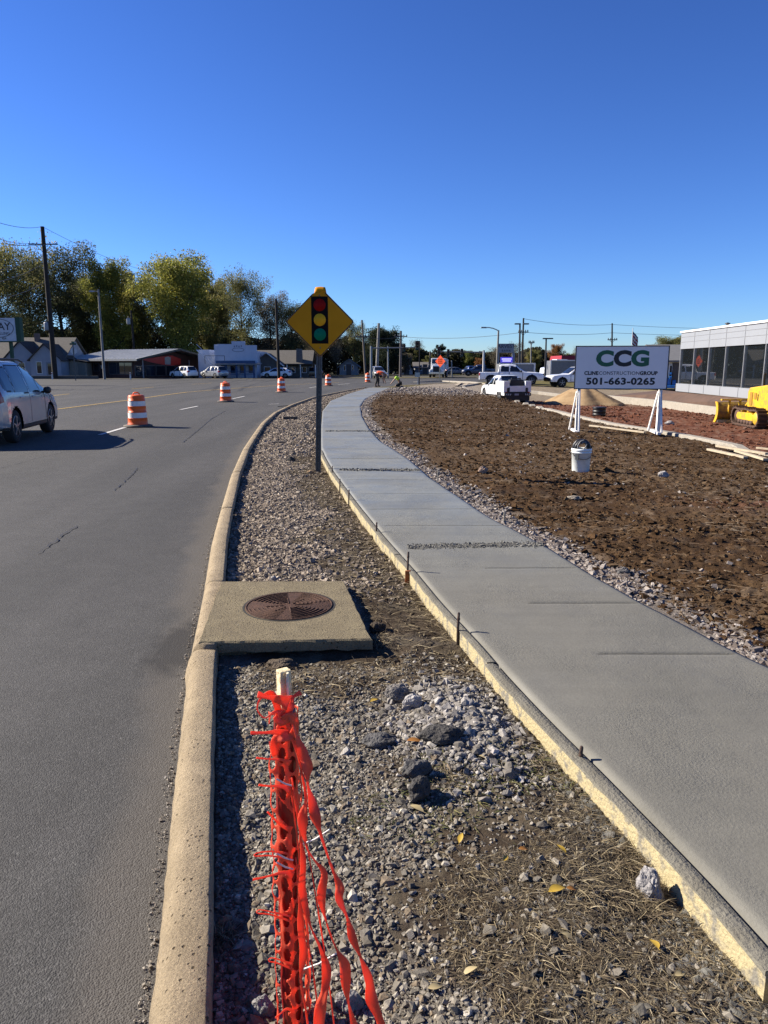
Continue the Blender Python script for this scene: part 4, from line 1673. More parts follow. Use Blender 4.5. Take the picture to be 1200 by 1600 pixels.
# ================================================================== WORK ZONE BARRELS
def barrel_proto(x, y, label):
    t = thing('traffic_barrel', label, 'traffic barrel', (x, y, 0.004), 0, 'orange drums along the lane line')
    orange = M('barrel_orange', (0.85, 0.13, 0.018), 0.45, col2=(0.72, 0.10, 0.015), scale=3, spec=0.4)
    white = M('barrel_white', (0.80, 0.78, 0.74), 0.4, col2=(0.66, 0.63, 0.58), scale=4)
    zs = [(0.0, 0.285), (0.10, 0.27), (0.285, 0.258), (0.45, 0.255), (0.62, 0.25), (0.78, 0.243), (0.90, 0.235)]
    b = MB()
    b.lathe([(0.292, 0.07), (0.296, 0.085), (0.283, 0.10), (0.277, 0.255), (0.283, 0.262), (0.268, 0.27), (0.266, 0.43), (0.272, 0.437), (0.258, 0.445), (0.256, 0.60), (0.262, 0.607),
             (0.248, 0.615), (0.246, 0.77), (0.252, 0.777), (0.240, 0.785), (0.236, 0.90), (0.22, 0.93), (0.15, 0.945), (0.0, 0.95)], 36, caps=False)
    b.build('drum', orange, t)
    for z0, z1, r0, r1 in ((0.275, 0.425, 0.2695, 0.2675), (0.62, 0.765, 0.2495, 0.2475)):
        s = MB()
        s.lathe([(r0, z0), (r1, z1)], 36, caps=False)
        s.build('reflective_band', white, t)
    h = MB()
    h.tube([(-0.09, 0, 0.94), (-0.085, 0, 0.985), (-0.05, 0, 1.01), (0.05, 0, 1.01), (0.085, 0, 0.985), (0.09, 0, 0.94)], 0.018, 8)
    h.build('handle', orange, t)
    r = MB()
    r.lathe([(0.0, 0.0), (0.40, 0.0), (0.42, 0.012), (0.415, 0.05), (0.33, 0.075), (0.29, 0.078)], 36, caps=False)
    r.build('rubber_base', M('barrel_base', (0.20, 0.17, 0.14), 0.9, col2=(0.09, 0.08, 0.07), scale=8), t)
    return t


b0 = None
for px, py, lab in ((216, 667, 'largest orange and white striped barrel, standing beside the silver suv'),
                    (353, 628, 'striped traffic barrel second along the row, by a white lane dash'),
                    (440, 613, 'striped traffic barrel in front of the white parked hatchback'),
                    (513, 603, 'striped traffic barrel just past the yellow diamond sign, small with distance'),
                    (574.5, 597.5, 'tiny far striped barrel beside the oncoming silver suv')):
    x, y = gz(px, py, 0)
    if b0 is None:
        b0 = barrel_proto(x, y, lab)
    else:
        c = copy_tree(b0)
        c.location = (x, y, 0.004)
        c.rotation_euler.z = random.uniform(0, 3)
        c['label'] = lab


# ================================================================== COMPANY SIGN
def company_sign():
    D = 20.8
    pl, pr = W(893, 668, D), W(1021, 679, D - 0.35)
    g = (hs(pl.x, D) + hs(pr.x, D)) / 2
    cx = (W(902, 600, D).x + W(1036, 600, D).x) / 2
    t = thing('company_sign', 'large white construction company billboard on two white braced timber posts in the soil bed', 'billboard', (cx, D, g))
    wht = M('board_white', (0.90, 0.85, 0.78), 0.5, col2=(0.86, 0.81, 0.74), scale=2)
    post = M('post_white', (0.74, 0.73, 0.70), 0.6, col2=(0.62, 0.60, 0.56), scale=5)
    blk = M('sign_frame_dark', (0.03, 0.03, 0.035), 0.5)
    # board: bottom-left, bottom-right, top-right, top-left seen in the photo; it turns slightly away to its right
    rz = math.atan2(-0.35, 2.44)
    zt, zb = W(972, 541.5, D).z - g, W(966, 607, D).z - g
    w = 2.46
    hh = zt - zb
    brd = MB().box((0, 0, (zt + zb) / 2), (w, 0.03, hh)).build('board', wht, t)
    fr = MB()
    for s in (-1, 1):
        fr.box((s * (w / 2 + 0.012), 0, (zt + zb) / 2), (0.024, 0.045, hh + 0.05))
        fr.box((0, 0, (zt + zb) / 2 + s * (hh / 2 + 0.012)), (w, 0.045, 0.024))
    fr.build('frame', blk, t)
    green, dark = M('letter_green', (0.012, 0.16, 0.07), 0.4), M('letter_black', (0.012, 0.012, 0.016), 0.4)
    zc = zt - hh * 0.30
    for i, (ch, m) in enumerate((('C', green), ('C', dark), ('G', green))):
        text_part(ch, m, brd, 0.56, (-0.455 + i * 0.475, -0.017, zc), bold=0.028, sx=1.18)
    row = [text_part(wd, dark, brd, 0.135, (0, -0.017, zt - hh * 0.635), bold=bo, align='LEFT', sx=1.0, spacing=1.05) for wd, bo in (('CLINE', 0.006), ('CONSTRUCTION', 0.0), ('GROUP', 0.006))]
    wid = [max(v.co.x for v in o.data.vertices) + 0.012 for o in row]
    sx_ = 1.98 / sum(wid)
    x_ = -0.99
    for o, wv in zip(row, wid):
        o.location.x = x_
        o.scale.x = sx_
        x_ += wv * sx_
    text_part('501-663-0265', dark, brd, 0.25, (0.0, -0.017, zt - hh * 0.835), bold=0.010, sx=1.22, spacing=1.08)
    for s in (-1, 1):
        p = MB()
        lx = s * (w / 2 - 0.09) * 0.97
        p.box((lx, 0.066, zt / 2 + 0.0), (0.09, 0.09, zt - 0.05))
        po = p.build('post', post, t, 0.004)
        b = MB()
        b.bar((lx + (0.02 if s < 0 else 0), 0.0, zb * 0.95), (lx, -0.42, 0.03), 0.085, 0.04, (1, 0, 0))
        b.build('brace', post, po, 0.003)
        b = MB()
        b.bar((lx - 0.05, 0.09, zb * 0.92), (lx - 0.16, 0.55, 0.03), 0.085, 0.04, (1, 0, 0))
        b.build('brace', post, po, 0.003)
        f = MB()
        f.bar((lx - 0.08, -0.5, 0.03), (lx - 0.08, 0.6, 0.03), 0.09, 0.07)
        f.build('foot', post, po, 0.003)
        pn = MB()
        pn.bar((lx - 0.052, -0.01, zb * 0.55), (lx - 0.052, -0.01, 0.05), 0.02, 0.17, (0, 1, 0))
        pn.build('gusset', post, po, 0.003)
    t.rotation_euler.z = rz


company_sign()


# ================================================================== BUCKET AND HOSE
def bucket():
    p = G(907, 735)
    s = 0.37 / (37 * p.y / FPX) * 0 + 1
    t = thing('plastic_bucket', 'dirty white plastic bucket with wire handle, standing on the soil bed', 'bucket', (p.x, p.y, h1(p.x, p.y)))
    m = M('bucket_white', (0.72, 0.75, 0.72), 0.45, col2=(0.52, 0.55, 0.52), scale=9, sharp=(0.45, 0.75))
    k = (37 * depth(p.y) / FPX) / 0.37
    b = MB()
    b.lathe([(0.0, 0.0), (0.125, 0.0), (0.132, 0.01), (0.148, 0.30), (0.158, 0.302), (0.158, 0.312), (0.15, 0.315), (0.151, 0.335), (0.158, 0.337), (0.158, 0.35), (0.152, 0.368), (0.146, 0.37), (0.144, 0.35), (0.128, 0.02), (0, 0.015)], 40, caps=False)
    b.xf(Matrix.Scale(k, 4))
    b.build('pail', m, t)
    h = MB()
    pts = [(-0.162 * math.cos(a), -0.162 * math.sin(a) * 0.92 - 0.01, 0.33 - 0.12 * math.sin(a)) for a in np.linspace(0, math.pi, 16)]
    h.tube(pts, 0.004, 6)
    h.xf(Matrix.Scale(k, 4))
    h.build('wire_handle', M('wire_steel', (0.10, 0.10, 0.10), 0.4, 0.8), t)
    g = MB()
    g.box((-0.10, -0.125, 0.25), (0.05, 0.01, 0.09), (0, 0, -0.6))
    g.xf(Matrix.Scale(k, 4))
    g.build('label_tag', M('grey_tag', (0.09, 0.10, 0.10), 0.6), t)
    # coil of black hose inside
    c = thing('hose_coil', 'coil of black rubber hose stuffed into the white bucket', 'hose', (p.x, p.y, h1(p.x, p.y)))
    hm = MB()
    pts = []
    for i in range(150):
        a = i / 150 * 2 * math.pi * 4.2
        r = 0.105 - 0.012 * math.sin(i * 0.13)
        pts.append((r * math.cos(a) + 0.008 * math.sin(i * .3), -0.07 + 0.15 * i / 150 + 0.01 * math.sin(a * 0.5), 0.375 + r * math.sin(a) * 1.05))
    hm.tube(pts, 0.023, 8)
    hm.xf(Matrix.Scale(k, 4))
    hm.build('coil', M('black_rubber', (0.018, 0.018, 0.02), 0.42), c)
    e = MB()
    e.tube([(-0.02, -0.115, 0.345), (0.03, -0.12, 0.40), (0.045, -0.12, 0.44), (0.02, -0.12, 0.475), (-0.02, -0.12, 0.47), (-0.035, -0.12, 0.445)], 0.010, 8)
    e.tube([(-0.085, -0.11, 0.34), (-0.09, -0.115, 0.42), (-0.05, -0.115, 0.485), (0.0, -0.11, 0.50)], 0.012, 8)
    e.xf(Matrix.Scale(k, 4))
    e.build('hose_end', M('grey_hose', (0.20, 0.20, 0.20), 0.5), c)


bucket()


# ================================================================== STAKE WITH ORANGE SAFETY NETTING
def safety_fence():
    sx, sy = -0.247, 1.70
    t = thing('wooden_stake', 'pale wooden survey stake standing in the gravel, orange netting bunched round it', 'stake', (sx, sy, 0.0))
    top = W(443, 1046, sy).z
    bx = W(450, 1560, sy).x - sx
    wood = M('stake_wood', (0.85, 0.70, 0.40), 0.75, col2=(0.48, 0.39, 0.24), scale=14, bump=0.4, bscale=60)
    mb = MB()
    a, b = Vector((bx + 0.012, 0, -0.1)), Vector((W(443, 1046, sy).x - sx, 0, top))
    mb.bar(a, b, 0.030, 0.026, (-0.55, 0.83, 0))
    mb.build('post', wood, t, 0.003)
    pale_bar = MB()  # narrow paler strip along the right edge near the top
    d = (b - a).normalized()
    pale_bar.bar(b - d * 0.10 + Vector((0.012, -0.016, 0)), b - d * 0.002 + Vector((0.012, -0.016, 0)), 0.006, 0.012, (0, 1, 0))
    pale_bar.build('pale_strip', M('stake_pale_wood', (0.74, 0.66, 0.48), 0.7), t, 0.001)
    # ---- netting, a thing of its own
    net = thing('safety_netting', 'torn orange plastic safety netting wrapped round the stake and trailing to the ground', 'safety netting', (sx, sy, 0.0))
    om = M('netting_orange', (0.95, 0.18, 0.085), 0.42, col2=(0.86, 0.13, 0.065), scale=8, spec=0.6)
    # some light passes through thin plastic
    nt = om.node_tree
    bs = [n for n in nt.nodes if n.type == 'BSDF_PRINCIPLED'][0]
    out = [n for n in nt.nodes if n.type == 'OUTPUT_MATERIAL'][0]
    trl = node(nt, 'ShaderNodeBsdfTranslucent', {'Color': rgba((0.97, 0.19, 0.09))})
    mx = node(nt, 'ShaderNodeMixShader', {0: 0.5, 1: bs.outputs[0], 2: trl.outputs[0]})
    nt.links.new(mx.outputs[0], out.inputs[0])
    O = Vector((sx, sy, 0))

    def ribbon(pts, ws, name, twist=0.0, seedv=0.0, thick=0.0018, sub=5):
        """thin strap: pts world, ws widths"""
        P = [Vector(p) for p in pts]
        # catmull-rom refine
        Q, Wd = [], []
        n = len(P)
        for i in range(n - 1):
            p0, p1, p2, p3 = P[max(i - 1, 0)], P[i], P[i + 1], P[min(i + 2, n - 1)]
            for k in range(sub):
                u = k / sub
                Q.append(0.5 * ((2 * p1) + (-p0 + p2) * u + (2 * p0 - 5 * p1 + 4 * p2 - p3) * u * u + (-p0 + 3 * p1 - 3 * p2 + p3) * u ** 3))
                s = u * u * (3 - 2 * u)
                Wd.append(ws[i] * (1 - s) + ws[i + 1] * s)
        Q.append(P[-1])
        Wd.append(ws[-1])
        V = []
        m = len(Q)
        for i in range(m):
            d = (Q[min(i + 1, m - 1)] - Q[max(i - 1, 0)]).normalized()
            side = d.cross(Vector((0.15, -1, 0.35)))
            if side.length < 1e-3:
                side = d.orthogonal()
            side.normalize()
            side = Matrix.Rotation(twist * math.sin(i * 0.35 + seedv), 3, d) @ side
            nrm = side.cross(d)
            w = Wd[i] / 2
            cup = nrm * (w * 0.18)
            for q in (Q[i] - side * w + cup, Q[i] - side * w * 0.4, Q[i] + side * w * 0.4, Q[i] + side * w + cup):
                V.append(q - O)
        F = []
        for i in range(m - 1):
            for j in range(3):
                F.append((i * 4 + j, i * 4 + j + 1, i * 4 + j + 5, i * 4 + j + 4))
        return V, F

    def strand(pix, Ds, wn, name='strand', twist=0.5):
        """long strap through photo pixels at chosen distances; widths alternate thick knots and thin stretched links"""
        pts = [W(px, py, D) for (px, py), D in zip(pix, Ds)]
        mb2 = MB()
        V, F = ribbon(pts, [w * (0.85 if w > 0.015 else 0.6) for w in wn], name, twist, random.uniform(0, 6))
        mb2.add(V, F, True)
        o = mb2.build(name, om, net)
        s = o.modifiers.new('sheet', 'SOLIDIFY')
        s.thickness = 0.0016
        return o
    # outer edge strap
    pix = [(452, 1112), (462, 1145), (474, 1178), (480, 1195), (481, 1225), (489, 1258), (493, 1275), (500, 1300), (510, 1330), (521, 1362), (531, 1385), (530, 1405), (542, 1432), (551, 1465), (563, 1495), (576, 1530), (580, 1560), (594, 1595), (606, 1640)]
    Ds = list(np.linspace(1.66, 1.52, len(pix)))
    wn = [0.018, 0.010, 0.030, 0.034, 0.008, 0.026, 0.034, 0.012, 0.008, 0.010, 0.026, 0.022, 0.009, 0.026, 0.010, 0.026, 0.034, 0.024, 0.03]
    strand(pix, Ds, wn)
    pix = [(446, 1120), (455, 1150), (466, 1180), (473, 1215), (478, 1250), (473, 1280), (478, 1320), (492, 1345), (507, 1365), (502, 1400), (510, 1440), (524, 1480), (538, 1505), (540, 1530), (545, 1570), (556, 1610), (560, 1640)]
    wn = [0.02, 0.012, 0.01, 0.008, 0.012, 0.030, 0.006, 0.006, 0.020, 0.026, 0.006, 0.006, 0.030, 0.034, 0.008, 0.026, 0.02]
    strand(pix, list(np.linspace(1.665, 1.55, len(pix))), wn)
    pix = [(456, 1215), (462, 1255), (468, 1300), (474, 1345), (472, 1385), (478, 1420), (486, 1450), (500, 1480), (510, 1515), (507, 1550), (500, 1580), (496, 1630)]
    wn = [0.006, 0.010, 0.005, 0.016, 0.022, 0.018, 0.006, 0.010, 0.028, 0.022, 0.034, 0.03]
    strand(pix, list(np.linspace(1.66, 1.56, len(pix))), wn)
    pix = [(450, 1200), (458, 1260), (466, 1330), (474, 1400), (482, 1470), (492, 1540), (502, 1630)]
    strand(pix, list(np.linspace(1.67, 1.60, len(pix))), [0.004, 0.006, 0.004, 0.006, 0.004, 0.006, 0.005])
    pix = [(470, 1255), (478, 1310), (488, 1370), (500, 1440), (512, 1520), (524, 1620)]
    strand(pix, list(np.linspace(1.66, 1.57, len(pix))), [0.004, 0.006, 0.004, 0.006, 0.004, 0.006])
    pix = [(462, 1340), (468, 1400), (470, 1450), (474, 1490), (470, 1530), (478, 1580), (486, 1640)]
    strand(pix, list(np.linspace(1.655, 1.60, len(pix))), [0.004, 0.01, 0.02, 0.024, 0.01, 0.008, 0.006])
    # inner netting layer round the stake, its shade painted in as dark red
    fm = MB()
    p0 = Vector((bx + 0.010, 0, 0.0))
    p1 = p0.lerp(b, 0.90)
    fm.tube([p0.lerp(p1, i / 12) + Vector((0.002 * math.sin(i * 2.1), 0, 0)) for i in range(13)], [0.0275] * 13, 10, True)
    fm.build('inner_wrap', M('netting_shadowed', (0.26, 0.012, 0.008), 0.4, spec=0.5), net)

    # outer sheet: one moulded net with oval holes, creased round the front of the stake
    nu, nv = 64, 620
    Vn, Fn = [], []
    L = (p1 - p0).length
    ax_ = (p1 - p0).normalized()
    for i in range(nv):
        h = i / (nv - 1)
        c_ = p1.lerp(p0, h)
        spread = 0.5 + 0.5 * h
        for j in range(nu):
            w_ = j / (nu - 1)
            ang = -2.9 + 3.9 * w_ + 0.18 * mnoise.noise(Vector((h * 9, 1, 0)))
            rr_ = 0.033 + 0.007 * mnoise.noise(Vector((h * 22, w_ * 4, 2))) + 0.012 * max(0, mnoise.noise(Vector((h * 7, w_ * 3, 8))))
            rr_ += 0.028 * h * sstep(0.6, 1.0, np.array(w_)) + 0.006 * sstep(0.2, 0.0, np.array(w_))
            Vn.append((c_.x + rr_ * math.cos(ang), c_.y + rr_ * math.sin(ang), c_.z + 0.004 * mnoise.noise(Vector((h * 30, w_ * 6, 4)))))
    pu, pv = 0.030, 0.052
    for i in range(nv - 1):
        for j in range(nu - 1):
            x_ = (j + 0.5) / nu * 0.15
            y_ = (i + 0.5) / nv * L
            col_ = math.floor(x_ / pu)
            fx = (x_ / pu - col_ - 0.5) * 2
            fy = (y_ / pv + 0.5 * (col_ % 2)) % 1.0
            fy = (fy - 0.5) * 2
            tear = mnoise.noise(Vector((x_ * 18, y_ * 9, 3))) > 0.36
            if (fx / 0.70) ** 2 + (fy / 0.84) ** 2 < 1 or tear:
                continue
            k = i * nu + j
            Fn.append((k, k + 1, k + nu + 1, k + nu))
    mbn = MB()
    mbn.add(Vn, Fn, True)
    so_ = mbn.build('wrapped_net', om, net)
    sd = so_.modifiers.new('sheet', 'SOLIDIFY')
    sd.thickness = 0.0016
    # loose loops and tabs sticking out on the road side
    for (x0, y0, x1, y1, w) in ((436, 1092, 403, 1085, 0.018), (436, 1143, 392, 1145, 0.012), (438, 1186, 400, 1184, 0.008), (438, 1228, 404, 1226, 0.010), 
                                (440, 1290, 418, 1268, 0.009), (441, 1332, 398, 1336, 0.007), (442, 1362, 395, 1374, 0.010), (443, 1430, 402, 1425, 0.006), 
                                (446, 1505, 420, 1500, 0.006), (447, 1575, 430, 1590, 0.008)):
        mx_, my_ = (x0 + x1) / 2, (y0 + y1) / 2
        k = random.uniform(3, 8)
        if random.random() < 0.5:
            pix = [(x0 + 12, y0 + 2), (mx_ + 4, my_ - k * 0.6), (x1 + 4, y1 - 3), (x1, y1 + 2), (mx_, my_ + k * 0.6), (x0 + 12, y0 + 10)]
            strand(pix, [1.66, 1.65, 1.63, 1.625, 1.65, 1.663], [w * 1.5, w * 0.7, w * 0.5, w * 0.5, w * 0.7, w * 1.4], 'loop', 0.2)
        else:
            pix = [(x0 + 16, y0 + 6), (x0 + 2, y0 + 1), (mx_, my_ + 1), (x1, y1)]
            strand(pix, [1.66, 1.655, 1.64, 1.62], [w * 2.4, w * 1.5, w * 0.8, w * 1.0], 'tab', 0.3)
    # crown of netting tied at the top
    strand([(470, 1082), (458, 1090), (454, 1104), (444, 1116), (430, 1112), (414, 1122), (402, 1108), (408, 1090), (424, 1084), (432, 1100), (436, 1118)],
           [1.69, 1.68, 1.665, 1.66, 1.655, 1.65, 1.65, 1.655, 1.66, 1.662, 1.664], [0.016, 0.012, 0.022, 0.03, 0.012, 0.006, 0.006, 0.008, 0.022, 0.02, 0.02], 'knot', 0.3)
    strand([(430, 1118), (440, 1126), (452, 1120), (462, 1130), (455, 1150), (440, 1150), (428, 1160), (430, 1180)], [1.66, 1.655, 1.655, 1.66, 1.658, 1.655, 1.66, 1.665], [0.02, 0.03, 0.028, 0.02, 0.022, 0.034, 0.02, 0.02], 'knot', 0.3)
    # white tie strings
    tie = M('white_tie', (0.75, 0.72, 0.68), 0.5)
    for y0 in (1222, 1338, 1352):
        a, b, c = W(432, y0 - 5, 1.655), W(446, y0 + 3, 1.652), W(458, y0 + 6, 1.66)
        tm = MB()
        tm.tube([a - O, b - O, c - O], 0.0022, 5)
        tm.build('tie_string', tie, net)
    for y0, y1, xa, xb in ((1320, 1296, 470, 515), (1515, 1490, 472, 525)):
        tm = MB()
        tm.tube([W(xa, y0, 1.645) - O, W((xa + xb) / 2, (y0 + y1) / 2 + 3, 1.63) - O, W(xb, y1, 1.62) - O], 0.0022, 5)
        tm.build('tie_string', tie, net)


safety_fence()


# ================================================================== SINGLE ROCKS, LEAVES, SCRAPS
def rock(px, py, w, h, label, col, name='rock', sink=0.2, seed=0, rz=0.0, ly=0.7):
    p = gz(px, py, 0.08) if py > 700 and px < 1100 else tuple(G(px, py)[:2])
    s = w * depth(p[1]) / FPX
    hh = h * depth(p[1]) / FPX
    bm = bmesh.new()
    bmesh.ops.create_icosphere(bm, subdivisions=4, radius=0.5)
    for v in bm.verts:
        q = v.co * 3 + Vector((seed * 3.1, seed, 0))
        v.co += v.co.normalized() * (0.17 * mnoise.noise(q) + 0.055 * mnoise.noise(q * 2.7) + 0.04 * mnoise.noise(q * 7))
        v.co = Vector((v.co.x * s, v.co.y * s * ly, v.co.z * hh * 1.15))
    me = bpy.data.meshes.new(name)
    bm.to_mesh(me)
    bm.free()
    for pl in me.polygons:
        pl.use_smooth = False
    mat = M('rock_%.2f_%.2f' % (col[0], col[2]), col, 0.9, col2=tuple(c * 0.6 for c in col), scale=30, bump=0.8, bscale=90, spec=0.2)
    o = link_mesh(name, me, mat)
    o.location = (p[0], p[1], h1(p[0], p[1]) + hh * (0.5 - sink))
    o.rotation_euler.z = rz
    tag(o, label, 'rock', 'loose rocks and lumps')
    return o


grey, dark, pale, tan = (0.33, 0.32, 0.31), (0.085, 0.08, 0.075), (0.52, 0.49, 0.46), (0.36, 0.28, 0.2)
for a in ((1014, 1383, 32, 56, 'slanted flat grey stone among dead grass by the form board', (0.42, 0.40, 0.39), 'rock', 0.25, 1, 0.5, 1.3),
          (690, 1165, 62, 26, 'dark asphalt lump below the pale rubble heap', dark, 'asphalt_chunk', 0.2, 2, 0.2),
          (650, 1215, 44, 30, 'blackish chunk with a deep shadow beside the gravel bed', (0.13, 0.125, 0.12), 'asphalt_chunk', 0.2, 3, 0.4),
          (655, 1245, 42, 36, 'big dark asphalt chunk casting a black shadow toward the grass', dark, 'asphalt_chunk', 0.2, 4, 1.0),
          (592, 1160, 52, 17, 'long flat dark asphalt piece with a pale dusty top', (0.14, 0.135, 0.13), 'asphalt_chunk', 0.15, 5, 0.1),
          (545, 1560, 40, 36, 'pale grey stone under the trailing netting strands', grey, 'rock', 0.25, 6),
          (410, 1562, 34, 36, 'pale grey stone just left of the stake foot', grey, 'rock', 0.25, 7),
          (440, 1030, 44, 14, 'low clod of dry earth under the front of the manhole slab', (0.16, 0.125, 0.09), 'dirt_clod', 0.2, 8),
          (620, 1092, 40, 30, 'grey broken slab piece half buried left of the pale rubble', (0.24, 0.22, 0.2), 'rock', 0.35, 9),
          (645, 1108, 30, 26, 'whitish broken concrete lump at the edge of the pale rubble', pale, 'rock', 0.2, 10),
          (754, 742, 14, 10, 'tan stone lying alone on the brown soil near the walk', (0.5, 0.36, 0.27), 'rock', 0.15, 11),
          (1036, 741, 16, 9, 'pale jagged stone on brown soil behind the bucket', pale, 'rock', 0.15, 12),
          (974, 907, 20, 12, 'dark grey stone at the gravel edge of the walk', (0.2, 0.19, 0.18), 'rock', 0.15, 13),
          (897, 782, 22, 6, 'flat pale scrap of stone on the soil left of the bucket foot', (0.4, 0.35, 0.28), 'rock', 0.3, 14),
          (1046, 663, 14, 7, 'whitish rock on red clay beside the company sign post', pale, 'rock', 0.2, 15),
          (455, 722, 12, 8, 'dark lump in gravel close to the traffic sign foot', dark, 'asphalt_chunk', 0.2, 16),
          (485, 741, 10, 7, 'tan stone right at the foot of the traffic sign', (0.45, 0.3, 0.17), 'rock', 0.2, 17),
          (427, 905, 10, 7, 'small pale stone on the far edge of the manhole slab', pale, 'rock', 0.1, 18),
          (590, 985, 26, 16, 'dark root clod at the slab corner nearest the walk', (0.09, 0.07, 0.05), 'dirt_clod', 0.2, 19)):
    rock(*a)


def scrap_bar(px0, py0, px1, py1, w, h, label, col, name, cat):
    a, b = gz(px0, py0, 0.09), gz(px1, py1, 0.09)
    c = ((a[0] + b[0]) / 2, (a[1] + b[1]) / 2)
    o = MB().bar((a[0] - c[0], a[1] - c[1], 0), (b[0] - c[0], b[1] - c[1], 0), w, h).build(name, M('scrap_%.2f' % col[0], col, 0.8, scale=20, bump=0.3), None, 0.006)
    o.location = (c[0], c[1], h1(*c) + h / 2 - 0.003)
    tag(o, label, cat)


scrap_bar(443, 655, 465, 655, 0.10, 0.09, 'dark timber offcut lying on far gravel near the kerb', (0.05, 0.045, 0.04), 'timber_offcut', 'timber')
scrap_bar(425, 692, 447, 692, 0.07, 0.05, 'dark flat scrap lying on gravel left of the traffic sign', (0.06, 0.05, 0.045), 'asphalt_scrap', 'scrap')
scrap_bar(434, 634, 500, 629.5, 0.05, 0.03, 'long dark pipe lying along the kerb edge where the road bends', (0.03, 0.028, 0.026), 'kerb_pipe', 'pipe')

leaf_mats = [M('leaf_yellow', (0.55, 0.36, 0.04), 0.6), M('leaf_orange', (0.42, 0.18, 0.03), 0.6), M('leaf_straw', (0.50, 0.40, 0.20), 0.6)]


def leaf(px, py, L, rz, mi, label):
    p = gz(px, py, 0.09)
    s = L * depth(p[1]) / FPX
    mb = MB()
    n = 8
    V = []
    for i in range(n + 1):
        t = i / n
        w = math.sin(math.pi * t ** 0.8) * 0.22 * s
        zc = 0.06 * s * math.sin(t * 3.1)
        V += [((t - .5) * s, -w, zc + 0.35 * w), ((t - .5) * s, 0, zc), ((t - .5) * s, w, zc + 0.35 * w)]
    F = []
    for i in range(n):
        for j in (0, 1):
            F.append((i * 3 + j, i * 3 + j + 1, i * 3 + j + 4, i * 3 + j + 3))
    mb.add(V, F, True)
    mb.tube([(-0.5 * s, 0, 0), (-0.72 * s, 0.02 * s, 0.02 * s)], 0.012 * s, 5)
    o = mb.build('fallen_leaf', leaf_mats[mi])
    o.location = (p[0], p[1], h1(*p) + 0.012)
    o.rotation_euler = (random.uniform(-.3, .3), random.uniform(-.3, .3), rz)
    tag(o, label, 'leaf', 'fallen autumn leaves')


for a in ((648, 1163, 26, 0.1, 1, 'orange leaf lying between two dark asphalt lumps'),
          (650, 1262, 28, 2.6, 2, 'curled straw coloured leaf under the dark chunk'),
          (720, 1310, 20, 1.2, 0, 'bright yellow leaf on dead grass below the asphalt chunk'),
          (877, 1328, 20, 2.2, 0, 'yellow leaf in the grass halfway to the form board'),
          (818, 1325, 18, 0.2, 1, 'small orange leaf on dry grass left of the yellow leaf'),
          (870, 1393, 32, 0.4, 0, 'large yellow leaf left of the slanted stone'),
          (893, 1392, 18, 0.1, 1, 'orange leaf close by the large yellow leaf'),
          (1022, 1470, 30, 1.7, 0, 'yellow leaf on grey slurry below the slanted stone'),
          (885, 1466, 22, 2.8, 2, 'straw leaf on dark soil below the yellow leaves'),
          (585, 1093, 18, 0.8, 0, 'small yellow leaf on gravel left of the pale rubble'),
          (750, 1190, 18, 2.5, 2, 'pale leaf on grass just under the rubble heap'),
          (735, 1518, 26, 0.3, 2, 'straw leaf lying on gravel low in the bed right of the netting'),
          (680, 1540, 24, 0.2, 2, 'tan leaf on gravel right beside the netting edge'),
          (790, 1345, 16, 1.0, 0, 'tiny yellow leaf on gravel and grass border'),
          (1063, 1515, 22, 0.4, 2, 'straw leaf on the slurry close to the board end')):
    leaf(*a)


def sand_pile():
    p = G(905, 629)
    c = Vector((W(912, 620, 47).x, 47.0))
    zb = hs(c.x, c.y)
    n, m = 60, 26
    V = []
    col = []
    for i in range(m):
        r = i / (m - 1)
        for k in range(n):
            a = 2 * math.pi * k / n
            R = 2.6 * (1 + 0.16 * mnoise.noise(Vector((math.cos(a) * 2, math.sin(a) * 2, 0)))) * r
            z = 1.75 * max(0, (1 - r)) ** 1.05
            z = 1.28 * z / 1.75 - 0.16 * math.exp(-r * r / 0.02)
            x, y = R * math.cos(a), R * math.sin(a)
            z += 0.10 * mnoise.noise(Vector((x * 1.3, y * 1.3, 0))) * (1 - r) + 0.03 * mnoise.noise(Vector((x * 5, y * 5, 0)))
            V.append((x, y, z - 0.05 * (r > 0.98)))
    F = []
    for i in range(m - 1):
        for k in range(n):
            a, b = i * n + k, i * n + (k + 1) % n
            F.append((a, b, b + n, a + n))
    mb = MB()
    mb.add(V, F, True)
    o = mb.build('sand_pile', M('sand', (0.45, 0.32, 0.18), 0.95, col2=(0.33, 0.22, 0.12), scale=1.6, bump=0.8, bscale=18, spec=0.1))
    o.location = (c.x, c.y, zb)
    tag(o, 'heap of golden builders sand on the clay lot behind the company sign', 'sand pile')


sand_pile()


def drum_black():
    p = G(936, 650)
    t = thing('black_bin', 'short black plastic drain section standing on red clay behind the company sign', 'bin', (p.x, p.y, hs(p.x, p.y)))
    k = 20 * depth(p.y) / FPX
    b = MB()
    b.lathe([(0.42 * k, 0), (0.5 * k, 0.02 * k), (0.5 * k, 0.2 * k), (0.46 * k, 0.22 * k), (0.5 * k, 0.24 * k), (0.5 * k, 0.45 * k), (0.46 * k, 0.47 * k), (0.5 * k, 0.49 * k), (0.5 * k, 0.68 * k), (0.44 * k, 0.7 * k), (0.42 * k, 0.3 * k), (0, 0.3 * k)], 24, caps=False)
    b.build('shell', M('black_plastic', (0.012, 0.012, 0.013), 0.5), t)
    r = MB()
    r.lathe([(0.52 * k, 0.64 * k), (0.545 * k, 0.65 * k), (0.545 * k, 0.70 * k), (0.52 * k, 0.71 * k)], 24)
    r.build('rim', M('black_plastic', (0.012, 0.012, 0.013), 0.5), t)


drum_black()

